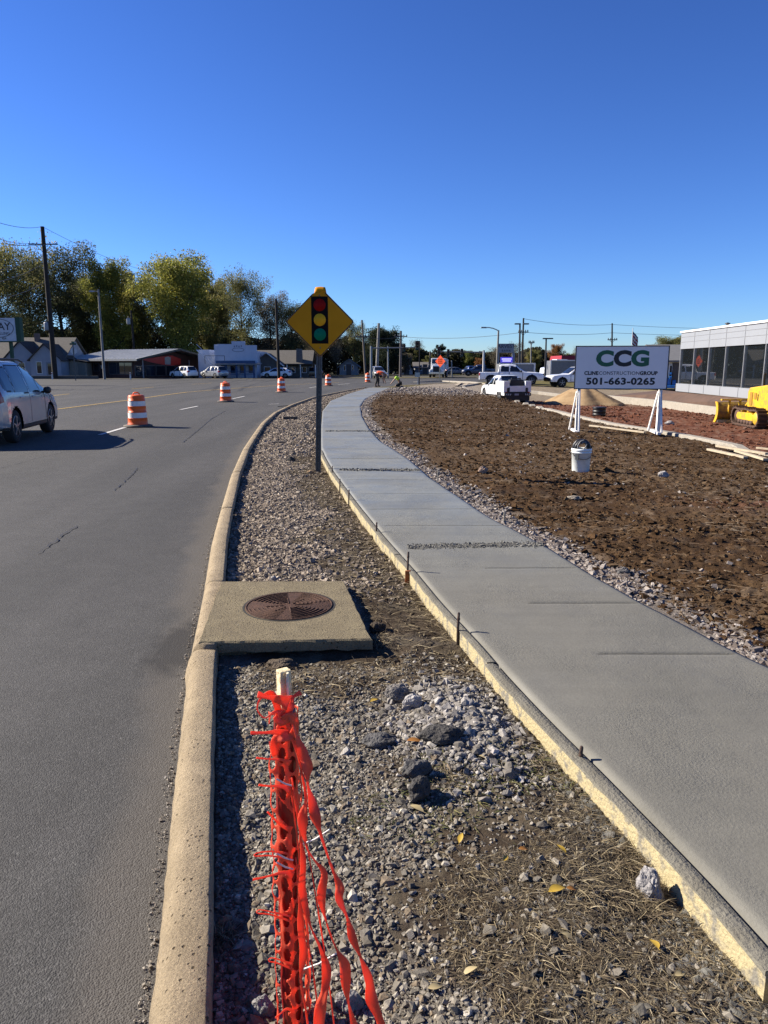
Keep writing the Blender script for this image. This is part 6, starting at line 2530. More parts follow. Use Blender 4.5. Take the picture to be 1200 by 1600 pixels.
# ================================================================== BULLDOZER
def bulldozer():
    gA = G(1192, 671)     # rear-ish of the near track
    gB = G(1150, 663)     # front of the near track
    d = Vector((gB.x - gA.x, gB.y - gA.y, 0)).normalized()
    ang = math.atan2(d.y, d.x)
    left = Vector((-d.y, d.x, 0))
    z = gB.z
    # near track is on the machine's left flank when it faces left and away from the viewer
    yel = M('dozer_yellow', (0.60, 0.35, 0.015), 0.5, col2=(0.30, 0.19, 0.05), scale=5, detail=9, sharp=(0.45, 0.68))
    worn = M('dozer_blade', (0.50, 0.32, 0.04), 0.55, 0.2, (0.24, 0.15, 0.07), 5, 0.4, 30)
    trk = M('track_steel', (0.085, 0.055, 0.042), 0.75, 0.4, (0.16, 0.09, 0.06), 12, 0.5, 40)
    k = 1.0
    half = 0.78
    org = Vector((gB.x, gB.y, z)) - d * 1.2 - left * (-half)
    # viewer sees the machine's left flank when left points at the viewer
    vdir = Vector((0, 0, 0)) - org
    s_near = 1 if left.dot(vdir) > 0 else -1
    org = Vector((gB.x, gB.y, z)) - d * 1.15 - left * (s_near * half)
    t = thing('bulldozer', 'yellow crawler bulldozer with its blade down on the red clay by the showroom', 'bulldozer', (org.x, org.y, z), ang)
    t.scale = (0.98, 0.98, 0.98)
    # tracks
    for s in (1, -1):
        y = s * half
        path = []
        r1, r2 = 0.36, 0.34
        xf, xr = 1.0, -1.05
        for a in np.linspace(-math.pi / 2, math.pi / 2, 14):
            path.append((xf + r1 * math.cos(a), 0.40 + r1 * math.sin(a)))
        for x in np.linspace(xf, xr, 10)[1:-1]:
            path.append((x, 0.75 - 0.04 * math.sin((x - xr) / (xf - xr) * math.pi * 2) ** 2))
        for a in np.linspace(math.pi / 2, 3 * math.pi / 2, 14):
            path.append((xr + r2 * math.cos(a), 0.40 + r2 * math.sin(a)))
        # resample evenly, one shoe per step
        P = np.array(path + [path[0]])
        seg = np.r_[0, np.cumsum(np.hypot(*np.diff(P, axis=0).T))]
        n = 40
        u = np.linspace(0, seg[-1], n + 1)
        Q = np.column_stack([np.interp(u, seg, P[:, 0]), np.interp(u, seg, P[:, 1])])
        tr = None
        belt = MB()
        Vv, Ff = [], []
        for i in range(n):
            x, zz = Q[i]
            nx, nz = Q[(i + 1) % n] - Q[i - 1]
            l = math.hypot(nx, nz)
            ox, oz = nz / l, -nx / l
            for yy in (-0.19, 0.19):
                Vv += [(x, y + yy, zz), (x - ox * 0.05, y + yy, zz - oz * 0.05)]
        for i in range(n):
            a, b = i * 4, ((i + 1) % n) * 4
            Ff += [(a, a + 2, b + 2, b), (a + 1, b + 1, b + 3, a + 3), (a, b, b + 1, a + 1), (a + 2, a + 3, b + 3, b + 2)]
        belt.add(Vv, Ff)
        tr = belt.build('track', trk, t)
        for i in range(n):
            x, zz = (Q[i] + Q[(i + 1) % n]) / 2
            dx, dz = Q[(i + 1) % n] - Q[i]
            a = math.atan2(dz, dx)
            MB().box((x + 0.02 * math.sin(a), y, zz - 0.02 * math.cos(a)), (0.105, 0.40, 0.03), (0, -a, 0)).build('track_shoe', trk, tr)
            MB().box((x + 0.05 * math.sin(a), y, zz - 0.05 * math.cos(a)), (0.02, 0.40, 0.06), (0, -a, 0)).build('grouser', trk, tr)
        fm = MB()
        fm.prism([(-0.75, 0.27), (0.75, 0.27), (0.95, 0.40), (0.8, 0.56), (-0.55, 0.60), (-0.8, 0.5)], y - 0.15, y + 0.15, 'XZ')
        frm = fm.build('track_frame', yel, t, 0.02)
        for x in (-0.6, -0.3, 0.0, 0.3, 0.6):
            q = MB()
            q.lathe([(0, -0.17), (0.09, -0.17), (0.12, -0.12), (0.12, 0.12), (0.09, 0.17), (0, 0.17)], 16, (x, y, 0.19), axis='Y')
            q.build('roller', trk, frm)
        for x in (-0.25, 0.4):
            q = MB()
            q.lathe([(0, -0.16), (0.06, -0.16), (0.085, -0.1), (0.085, 0.1), (0.06, 0.16), (0, 0.16)], 14, (x, y, 0.655), axis='Y')
            q.build('carrier_roller', yel, frm)
        q = MB()
        q.lathe([(0, -0.18), (0.2, -0.18), (0.27, -0.12), (0.3, -0.05), (0.3, 0.05), (0.27, 0.12), (0.2, 0.18), (0, 0.18)], 24, (xr, y, 0.40), axis='Y')
        q.build('sprocket', yel, t)
        q = MB()
        q.lathe([(0, -0.13), (0.15, -0.13), (0.29, -0.07), (0.29, 0.07), (0.15, 0.13), (0, 0.13)], 24, (xf, y, 0.40), axis='Y')
        q.build('idler', trk, t)
        # push arm
        q = MB()
        q.bar((-0.1, s * 0.53, 0.5), (1.75, s * 0.62, 0.42), 0.10, 0.16)
        q.build('push_arm', yel, t, 0.02)
        q = MB()
        q.tube([(0.75, s * 0.32, 1.1), (1.75, s * 0.4, 0.62)], 0.05, 10)
        q.tube([(0.75, s * 0.32, 1.1), (1.25, s * 0.36, 0.86)], 0.075, 10)
        q.build('lift_cylinder', yel, t)
    # blade, curved, its hollow side forward
    bl = MB()
    prof = []
    for a in np.linspace(-0.95, 0.75, 10):
        prof.append((1.98 - 0.75 * (1 - math.cos(a)) * -1 - 0.0, 0.50 + 0.62 * math.sin(a)))
    outer = [(x, zz) for x, zz in prof]
    inner = [(x - 0.06, zz) for x, zz in prof]
    bl.prism(outer + inner[::-1], -1.30, 1.30, 'XZ')
    blade = bl.build('blade', worn, t)
    for s in (1, -1):
        e = MB()
        e.prism([(x + 0.14, zz) for x, zz in prof] + [(x - 0.10, zz) for x, zz in prof[::-1]], s * 1.302, s * 1.345, 'XZ')
        e.build('end_plate', yel, blade)
    MB().box((1.94, 0, 0.06), (0.12, 2.64, 0.14), (0, 0.5, 0)).build('cutting_edge', M('cutting_steel', (0.3, 0.27, 0.24), 0.4, 0.8), blade)
    for y in (-0.9, -0.45, 0, 0.45, 0.9):
        MB().box((1.86, y, 0.72), (0.14, 0.05, 0.62), (0, -0.15, 0)).build('back_rib', yel, blade)
    MB().box((1.86, 0, 1.02), (0.16, 2.5, 0.07)).build('top_beam', yel, blade, 0.01)
    # engine hood, grille, exhaust
    h = MB()
    h.prism([(-0.9, 0.62), (1.02, 0.62), (1.06, 1.42), (0.9, 1.58), (-0.9, 1.74)], -0.48, 0.48, 'XZ')
    hood = h.build('hood', yel, t, 0.05)
    for s in (1, -1):
        MB().box((0.62, s * 0.492, 1.12), (0.26, 0.02, 0.55)).build('side_grille', M('dozer_grille', (0.42, 0.22, 0.02), 0.6), hood)
        MB().box((0.22, s * 0.492, 1.25), (0.22, 0.02, 0.26)).build('side_vent', M('dozer_grille', (0.42, 0.22, 0.02), 0.6), hood)
        MB().box((-0.05, s * 0.497, 1.2), (0.03, 0.02, 0.26)).build('hood_latch', TRIM, hood)
    MB().box((1.07, 0, 1.08), (0.05, 0.8, 0.72)).build('front_grille', TRIM, hood, 0.01)
    q = MB()
    q.tube([(0.35, 0.15, 1.6), (0.35, 0.15, 2.1), (0.28, 0.15, 2.2)], 0.05, 10)
    q.build('exhaust', TRIM, hood)
    q = MB()
    q.lathe([(0.0, 1.62), (0.12, 1.62), (0.13, 1.75), (0.09, 1.82), (0, 1.83)], 16, (0.0, -0.15, 0))
    q.build('air_intake', TRIM, hood)
    # operator's cab
    MB().box((-1.5, 0, 1.05), (1.2, 1.0, 0.75)).build('seat_platform', yel, t, 0.04)
    for x in (-1.3, -2.1):
        for s in (1, -1):
            MB().bar((x, s * 0.55, 1.3), (x + (0.05 if x > -1 else -0.05), s * 0.55, 2.55), 0.09, 0.09).build('cab_post', TRIM, t)
    MB().box((-1.7, 0, 2.60), (1.1, 1.35, 0.10)).build('cab_roof', yel, t, 0.03)
    for s in (1, -1):
        MB().box((-1.7, s * 0.55, 1.92), (0.7, 0.012, 1.1)).build('side_window', CGLASS, t)
    MB().box((-1.27, 0, 1.95), (0.012, 0.98, 1.1)).build('windscreen', CGLASS, t)
    MB().box((-1.7, 0, 1.62), (0.5, 0.5, 0.5)).build('seat', TRIM, t, 0.06)


bulldozer()


# ================================================================== WORKERS
def skin_mesh(name, joints, edges, mat, parent, sub=2):
    """one continuous surface grown round a posed skeleton: joints {key: (x, y, z, radius)}"""
    keys = list(joints)
    me = bpy.data.meshes.new(name)
    me.from_pydata([joints[k][:3] for k in keys], [(keys.index(a), keys.index(b)) for a, b in edges], [])
    o = bpy.data.objects.new(name, me)
    COL.objects.link(o)
    m = o.modifiers.new('skin', 'SKIN')
    for i, k in enumerate(keys):
        r = joints[k][3]
        me.skin_vertices[0].data[i].radius = (r, r)
    me.skin_vertices[0].data[0].use_root = True
    s = o.modifiers.new('sub', 'SUBSURF')
    s.levels = s.render_levels = sub
    dg = bpy.context.evaluated_depsgraph_get()
    nm = bpy.data.meshes.new_from_object(o.evaluated_get(dg))
    bpy.data.objects.remove(o)
    for p_ in nm.polygons:
        p_.use_smooth = True
    nm.materials.clear()
    return link_mesh(name, nm, mat, parent)


def hand_joints(J, E, wrist, palm_dir, side, pre):
    """five short tapering fingers growing from the palm"""
    w = Vector(J[wrist][:3])
    d = Vector(palm_dir).normalized()
    s = Vector(side).normalized()
    n = d.cross(s)
    pk = pre + 'palm'
    J[pk] = (*(w + d * 0.07), 0.026)
    E.append((wrist, pk))
    for i, L in enumerate((0.055, 0.075, 0.08, 0.072, 0.055)):
        off = (i - 2) * 0.017
        a = w + d * (0.095 if i else 0.05) + s * (off if i else -0.04)
        b = a + d * (L * 0.55) + s * (-0.02 if i == 0 else 0) + n * 0.01
        c_ = b + d * (L * 0.4) + n * 0.025
        for q, (pt, r) in enumerate(((a, 0.010), (b, 0.009), (c_, 0.007))):
            J[f'{pre}f{i}{q}'] = (*pt, r)
        E += [(pk, f'{pre}f{i}0'), (f'{pre}f{i}0', f'{pre}f{i}1'), (f'{pre}f{i}1', f'{pre}f{i}2')]


SKIN_M = M('worker_skin', (0.32, 0.18, 0.12), 0.6)


def head_part(t, c, fwd, hair_hat, hat_mat):
    """face features and a hat on the body's head"""
    c, f = Vector(c), Vector(fwd).normalized()
    up = Vector((0, 0, 1))
    s = f.cross(up).normalized()
    up2 = s.cross(f)
    Rm = Matrix((f, s, up2)).transposed()
    eye = M('eye_dark', (0.02, 0.015, 0.012), 0.3)
    for q in (1, -1):
        e = MB()
        e.lathe([(0, 0.006), (0.009, 0.004), (0.012, -0.004)], 8, tuple(c + Rm @ Vector((0.092, q * 0.032, 0.012))), caps=False)
        e.build('eye', eye, t)
    h = MB()
    h.lathe([(0.135, 0.035), (0.14, 0.045), (0.118, 0.055), (0.112, 0.09), (0.08, 0.13), (0.03, 0.145), (0, 0.147)], 20, caps=False)
    h.box((0.13, 0, 0.042), (0.08, 0.16, 0.012))
    M4 = Matrix.Translation(c) @ Rm.to_4x4()
    h.xf(M4)
    h.build('hard_hat', hat_mat, t)


def worker_bent():
    p = Vector((*gz(589, 604.5, 0.15), 0))
    t = thing('person', 'worker in an orange vest bent over the far end of the fresh walk', 'person', (p.x, p.y, 0.152))
    t.scale = (1.15, 1.15, 1.15)
    J = {'pelvis': (0.0, 0, 0.86, 0.125), 'waist': (0.14, 0, 0.93, 0.125), 'chest': (0.33, 0, 0.94, 0.15), 'neckb': (0.47, 0, 0.90, 0.075), 'neck': (0.52, 0, 0.87, 0.058), 'jaw': (0.57, 0, 0.83, 0.072), 'head': (0.62, 0, 0.82, 0.092), 'crown': (0.69, 0, 0.84, 0.07), 'nose': (0.63, 0, 0.72, 0.018)}
    E = [('pelvis', 'waist'), ('waist', 'chest'), ('chest', 'neckb'), ('neckb', 'neck'), ('neck', 'jaw'), ('jaw', 'head'), ('head', 'crown'), ('head', 'nose')]
    for s, n in ((1, 'l'), (-1, 'r')):
        J.update({n + 'hip': (-0.01, s * 0.11, 0.80, 0.10), n + 'knee': (0.06 + s * 0.05, s * 0.14, 0.46, 0.068), n + 'ank': (-0.02 + s * 0.09, s * 0.14, 0.09, 0.048), n + 'toe': (0.14 + s * 0.09, s * 0.15, 0.045, 0.042),
                  n + 'sho': (0.40, s * 0.19, 0.88, 0.068), n + 'elb': (0.44 + s * 0.03, s * 0.23, 0.60, 0.05), n + 'wri': (0.50 + s * 0.06, s * 0.17, 0.34, 0.034)})
        E += [('pelvis', n + 'hip'), (n + 'hip', n + 'knee'), (n + 'knee', n + 'ank'), (n + 'ank', n + 'toe'), ('chest', n + 'sho'), (n + 'sho', n + 'elb'), (n + 'elb', n + 'wri')]
        hand_joints(J, E, n + 'wri', (0.25, 0, -1), (0, s, 0), n)
    skin_mesh('body', J, E, SKIN_M, t)
    V = {'a': (-0.02, 0, 0.90, 0.15), 'b': (0.12, 0, 0.95, 0.165), 'c': (0.33, 0, 0.95, 0.172), 'd': (0.45, 0, 0.905, 0.11), 'l': (0.40, 0.195, 0.88, 0.085), 'r': (0.40, -0.195, 0.88, 0.085)}
    skin_mesh('vest', V, [('a', 'b'), ('b', 'c'), ('c', 'd'), ('c', 'l'), ('c', 'r')], M('vest_orange', (0.85, 0.10, 0.015), 0.7, col2=(0.7, 0.08, 0.01)), t)
    T = {'p': (0.0, 0, 0.86, 0.14)}
    TE = []
    for s, n in ((1, 'l'), (-1, 'r')):
        T.update({n + 'h': (-0.01, s * 0.11, 0.78, 0.115), n + 'k': (0.06 + s * 0.05, s * 0.14, 0.46, 0.085), n + 'a': (-0.02 + s * 0.09, s * 0.14, 0.12, 0.066)})
        TE += [('p', n + 'h'), (n + 'h', n + 'k'), (n + 'k', n + 'a')]
        B_ = {'a': (-0.02 + s * 0.09, s * 0.14, 0.14, 0.062), 'h': (-0.03 + s * 0.09, s * 0.14, 0.05, 0.055), 't': (0.15 + s * 0.09, s * 0.15, 0.045, 0.052)}
        skin_mesh('boot', B_, [('a', 'h'), ('h', 't')], M('boot_brown', (0.06, 0.04, 0.025), 0.7), t)
    skin_mesh('trousers', T, TE, M('trousers_dark', (0.05, 0.045, 0.04), 0.9), t)
    head_part(t, (0.63, 0, 0.82), (0.35, 0, -0.9), True, M('hat_white', (0.72, 0.70, 0.64), 0.4))
    st = MB()
    st.bar((0.02, 0, 1.075), (0.30, 0, 1.128), 0.05, 0.008)
    st.build('reflective_strip', M('reflective', (0.75, 0.73, 0.5), 0.4), t)


def worker_kneel():
    p = G(622, 605)
    t = thing('person', 'worker in a lime green shirt kneeling at the soil edge of the fresh walk', 'person', (p.x, p.y, p.z), rad(180))
    t.scale = (1.12, 1.12, 1.12)
    J = {'pelvis': (-0.16, 0, 0.36, 0.13), 'waist': (-0.06, 0, 0.52, 0.128), 'chest': (0.08, 0, 0.70, 0.148), 'neckb': (0.17, 0, 0.82, 0.075), 'neck': (0.21, 0, 0.86, 0.058), 'jaw': (0.27, 0, 0.88, 0.07), 'head': (0.29, 0, 0.93, 0.09), 'crown': (0.29, 0, 1.01, 0.07), 'nose': (0.385, 0, 0.90, 0.018)}
    E = [('pelvis', 'waist'), ('waist', 'chest'), ('chest', 'neckb'), ('neckb', 'neck'), ('neck', 'jaw'), ('jaw', 'head'), ('head', 'crown'), ('head', 'nose')]
    for s, n in ((1, 'l'), (-1, 'r')):
        J.update({n + 'hip': (-0.14, s * 0.12, 0.30, 0.105), n + 'knee': (0.22, s * 0.17, 0.10, 0.072), n + 'ank': (-0.20, s * 0.15, 0.075, 0.05), n + 'toe': (-0.36, s * 0.15, 0.05, 0.042),
                  n + 'sho': (0.12, s * 0.19, 0.74, 0.068), n + 'elb': (0.32, s * 0.24, 0.52, 0.05), n + 'wri': (0.50, s * 0.17, 0.30, 0.034)})
        E += [('pelvis', n + 'hip'), (n + 'hip', n + 'knee'), (n + 'knee', n + 'ank'), (n + 'ank', n + 'toe'), ('chest', n + 'sho'), (n + 'sho', n + 'elb'), (n + 'elb', n + 'wri')]
        hand_joints(J, E, n + 'wri', (0.7, 0, -0.7), (0, s, 0), n)
    skin_mesh('body', J, E, SKIN_M, t)
    V = {'b': (-0.09, 0, 0.47, 0.15), 'c': (0.08, 0, 0.70, 0.172), 'd': (0.16, 0, 0.80, 0.11), 'l': (0.12, 0.195, 0.74, 0.088), 'r': (0.12, -0.195, 0.74, 0.088), 'le': (0.24, 0.225, 0.61, 0.075), 're': (0.24, -0.225, 0.61, 0.075)}
    skin_mesh('shirt', V, [('b', 'c'), ('c', 'd'), ('c', 'l'), ('c', 'r'), ('l', 'le'), ('r', 're')], M('shirt_lime', (0.42, 0.68, 0.03), 0.7, col2=(0.34, 0.55, 0.02)), t)
    T = {'p': (-0.16, 0, 0.35, 0.148)}
    TE = []
    for s, n in ((1, 'l'), (-1, 'r')):
        T.update({n + 'h': (-0.14, s * 0.12, 0.29, 0.12), n + 'k': (0.22, s * 0.17, 0.10, 0.086), n + 'a': (-0.18, s * 0.15, 0.085, 0.066)})
        TE += [('p', n + 'h'), (n + 'h', n + 'k'), (n + 'k', n + 'a')]
        B_ = {'a': (-0.22, s * 0.15, 0.08, 0.062), 'h': (-0.30, s * 0.15, 0.06, 0.055), 't': (-0.40, s * 0.15, 0.05, 0.045)}
        skin_mesh('boot', B_, [('a', 'h'), ('h', 't')], M('boot_brown', (0.06, 0.04, 0.025)), t)
    skin_mesh('trousers', T, TE, M('trousers_black', (0.02, 0.02, 0.024), 0.9), t)
    head_part(t, (0.29, 0, 0.93), (0.9, 0, -0.35), True, M('cap_dark', (0.02, 0.02, 0.022), 0.8))


worker_bent()
worker_kneel()

# ================================================================== BUILDINGS
def gable_house(t, w, d, hw, hr, wallm, roofm, over=0.35, y0=0.0, x0=0.0, axis='X', rname='roof', wname='wall', trim=None):
    """box with a gable roof; ridge along X or Y, front face at y0"""
    cx, cy = x0, y0 + d / 2
    if axis == 'X':
        prof = [(-d / 2, 0), (d / 2, 0), (d / 2, hw), (0, hr), (-d / 2, hw)]
        b = MB().prism([(p[0] + cy, p[1]) for p in prof], cx - w / 2, cx + w / 2, 'YZ')
    else:
        prof = [(-w / 2, 0), (w / 2, 0), (w / 2, hw), (0, hr), (-w / 2, hw)]
        b = MB().prism([(p[0] + cx, p[1]) for p in prof], cy - d / 2, cy + d / 2, 'XZ')
    wall = b.build(wname, wallm, t)
    r = MB()
    half = (d if axis == 'X' else w) / 2
    sl = (hr - hw) / half
    for s in (1, -1):
        e = half + over
        pts = [(0, hr + 0.02), (s * e, hr - sl * e + 0.02), (s * e, hr - sl * e + 0.16), (0, hr + 0.16)]
        if axis == 'X':
            r.prism([(p[0] + cy, p[1]) for p in pts], cx - w / 2 - over, cx + w / 2 + over, 'YZ')
        else:
            r.prism([(p[0] + cx, p[1]) for p in pts], cy - d / 2 - over, cy + d / 2 + over, 'XZ')
    roof = r.build(rname, roofm, t)
    return wall, roof


def window(parent, x, z, w, h, y, frame_m, pane_m=None, name='window', mull=1, fw=0.08):
    f = MB()
    for s in (1, -1):
        f.box((x + s * (w / 2 - fw / 2), y - 0.03, z), (fw, 0.06, h))
        f.box((x, y - 0.03, z + s * (h / 2 - fw / 2)), (w - 2 * fw, 0.06, fw))
    for k in range(mull):
        f.box((x - w / 2 + w * (k + 1) / (mull + 1), y - 0.03, z), (fw * 0.6, 0.05, h - 2 * fw))
    o = f.build(name, frame_m, parent)
    MB().box((x, y - 0.012, z), (w - fw, 0.02, h - fw)).build('pane', pane_m or WGLASS, o)
    return o


WGLASS = M_glass('window_glass', (0.012, 0.016, 0.022), 0.0)
SHOW = M_glass('showroom_glass', (0.02, 0.025, 0.03), 0.55)
frame_w = M('frame_white', (0.62, 0.62, 0.60), 0.6)
shingle = M('shingle_grey', (0.17, 0.155, 0.13), 0.95, col2=(0.11, 0.10, 0.085), scale=6, bump=0.6, bscale=14)
shingle_d = M('shingle_dark', (0.05, 0.045, 0.042), 0.95, col2=(0.08, 0.07, 0.06), scale=4, bump=0.6, bscale=14)
metal_roof = M('metal_roof', (0.54, 0.56, 0.57), 0.45, 0.2, (0.42, 0.44, 0.46), 1.5)


def pxw(D, px):
    return (px - 600) / FPX * depth(D)


# ---- pale blue-grey house at the left edge
def house_left():
    D = 104
    x = pxw(D, 62)
    t = thing('grey_house', 'small pale blue grey house with a gabled porch behind the silver suv', 'house', (x, D, 0.05))
    wallm = M('siding_bluegrey', (0.38, 0.41, 0.46), 0.8, col2=(0.33, 0.36, 0.41), scale=1, bump=0.3, bscale=6)
    wall, roof = gable_house(t, 12.5, 8, 2.9, 5.6, wallm, shingle, 0.4, 2.2, -3.6, 'X')
    w2, r2 = gable_house(t, 4.2, 5, 2.6, 4.6, wallm, shingle_d, 0.3, 0.0, 1.0, 'Y', 'porch_roof', 'porch_wall')
    w3, r3 = gable_house(t, 4.6, 6.0, 2.7, 5.0, wallm, shingle_d, 0.3, 1.0, -2.8, 'Y', 'dormer_roof', 'dormer_wall')
    window(w2, 0.1, 1.45, 0.8, 1.7, 0.0, frame_w, mull=0)
    dr = MB().box((1.55, -0.03, 1.15), (0.95, 0.06, 2.1)).build('door', M('door_grey', (0.25, 0.27, 0.30), 0.6), w2)
    MB().box((1.55, -0.065, 1.25), (0.5, 0.02, 1.5)).build('pane', WGLASS, dr)
    window(w3, -2.8, 1.5, 1.0, 1.3, 1.0, frame_w, mull=0)
    window(wall, -7.4, 1.5, 1.2, 1.3, 2.2, frame_w)
    # shed-like lean-to on the right
    s = MB()
    s.prism([(3.2, 0), (5.6, 0), (5.6, 2.1), (3.2, 2.5)], 2.6, 6.5, 'XZ')
    ln = s.build('lean_to', M('siding_tan', (0.36, 0.33, 0.27), 0.85), t)
    MB().box((4.9, 2.56, 1.05), (1.0, 0.06, 1.95)).build('shed_door', M('shed_door', (0.22, 0.22, 0.19), 0.8), ln)
    MB().box((4.4, 4.4, 2.5), (2.9, 4.6, 0.12), (0, 0.16, 0)).build('lean_to_roof', shingle_d, ln)
    MB().box((0.9, -0.6, 0.06), (2.6, 1.2, 0.12)).build('step', M_concrete('step_concrete', (0.4, 0.38, 0.34), (0.34, 0.32, 0.28), (0.28, 0.26, 0.23)), t)
    ch = MB().box((-2.4, 5.6, 5.6), (0.6, 0.6, 1.4)).build('chimney', M('chimney_brick', (0.24, 0.16, 0.13), 0.9), roof)


house_left()


# ---- long low building with metal roof and the red sign under its gable
def drive_in():
    D = 104
    c = pxw(D, 212)
    t = thing('low_building', 'long dark low building with a shallow pale metal roof and red mural gable', 'building', (c, D, 0.05), rad(-28))
    w, d, he, hr = 13.5, 15.5, 2.55, 3.95
    dark = M('dark_brick', (0.075, 0.035, 0.03), 0.9, col2=(0.05, 0.025, 0.022), scale=3)
    # ridge runs along local X, eave faces -Y, gable at x=0 side
    b = MB().prism([(0.4, 0), (d - 0.4, 0), (d - 0.4, he), (d / 2, hr - 0.15), (0.4, he)], -w + 0.6, -0.5, 'YZ')
    wall = b.build('wall', dark, t)
    r = MB()
    for s in (0, 1):
        ye, sgn = (-0.7, 1) if s == 0 else (d + 0.7, -1)
        pts = [(d / 2, hr + 0.02), (ye, he - 0.12), (ye, he + 0.10), (d / 2, hr + 0.2)]
        r.prism(pts, -w, 1.2, 'YZ')
    roof = r.build('roof', metal_roof, t)
    for k in range(24):
        x = -w + 0.3 + k * (w + 0.9) / 24
        MB().bar((x, -0.72, he + 0.11), (x, d / 2, hr + 0.215), 0.06, 0.05).build('roof_seam', metal_roof, roof)
    MB().box(((-w + 1.2) / 2, -0.74, he - 0.05), (w + 1.2, 0.06, 0.26)).build('fascia', M('fascia_grey', (0.36, 0.38, 0.38), 0.6), roof)
    for s in (0, 1):
        ye = -0.7 if s == 0 else d + 0.7
        MB().bar((1.24, ye, he - 0.02), (1.24, d / 2, hr + 0.12), 0.05, 0.26).build('barge_board', M('fascia_dark', (0.06, 0.07, 0.06), 0.7), roof)
    wf = M('window_frame_dark', (0.10, 0.10, 0.10), 0.6)
    window(wall, -3.2, 1.35, 4.6, 1.7, 0.4, wf, mull=2)
    window(wall, -8.0, 1.5, 1.2, 1.2, 0.4, wf, mull=0)
    MB().box((-9.8, 0.37, 1.05), (1.0, 0.06, 2.05)).build('door', M('door_teal', (0.06, 0.10, 0.11), 0.6), wall)
    MB().box((-6.9, 0.36, 1.55), (0.35, 0.03, 0.5)).build('notice', M('notice_white', (0.6, 0.6, 0.58), 0.6), wall)
    # gable side: broad painted sign and shop windows
    g = M('sign_red', (0.55, 0.02, 0.018), 0.5, col2=(0.45, 0.015, 0.015), scale=2)
    n = 16
    out = [(2.2 + 8.0 * i / n, 2.62 - 0.35 * math.sin(math.pi * min(1, i / n * 1.1)) ** 2) for i in range(n + 1)]
    out = [(2.0, 2.66)] + [(2.0 + 7.5 * i / n, 1.75 + 0.75 * abs(1 - i / n * 1.35) ** 1.6) for i in range(n + 1)] + [(9.5, 2.7), (d / 2, hr - 0.75)]
    sg = MB().prism(out, -0.47, -0.42, 'YZ')
    so_ = sg.build('painted_sign', g, wall)
    MB().prism([(6.2, 1.9), (7.3, 1.85), (7.4, 2.9), (6.9, 3.05), (6.2, 2.9)], -0.415, -0.40, 'YZ').build('sign_emblem', M('emblem_grey', (0.40, 0.42, 0.42), 0.5), so_)
    for k in range(4):
        y = 1.3 + k * 2.0
        f = MB().box((-0.45, y, 1.0), (0.08, 1.8, 1.5)).build('shop_window', wf, wall)
        MB().box((-0.40, y, 1.0), (0.02, 1.65, 1.35)).build('pane', WGLASS, f)
    for y in (0.6, 9.8, d - 0.8):
        MB().box((0.9, y, he / 2), (0.12, 0.12, he)).build('canopy_post', M('post_grey', (0.3, 0.3, 0.3), 0.6), t)
    MB().bar((-w + 3.3, -1.2, 0.05), (-w + 0.2, -0.75, 2.1), 0.22, 0.10).build('leaning_beam', M('beam_pale', (0.5, 0.5, 0.48), 0.7), t)


drive_in()


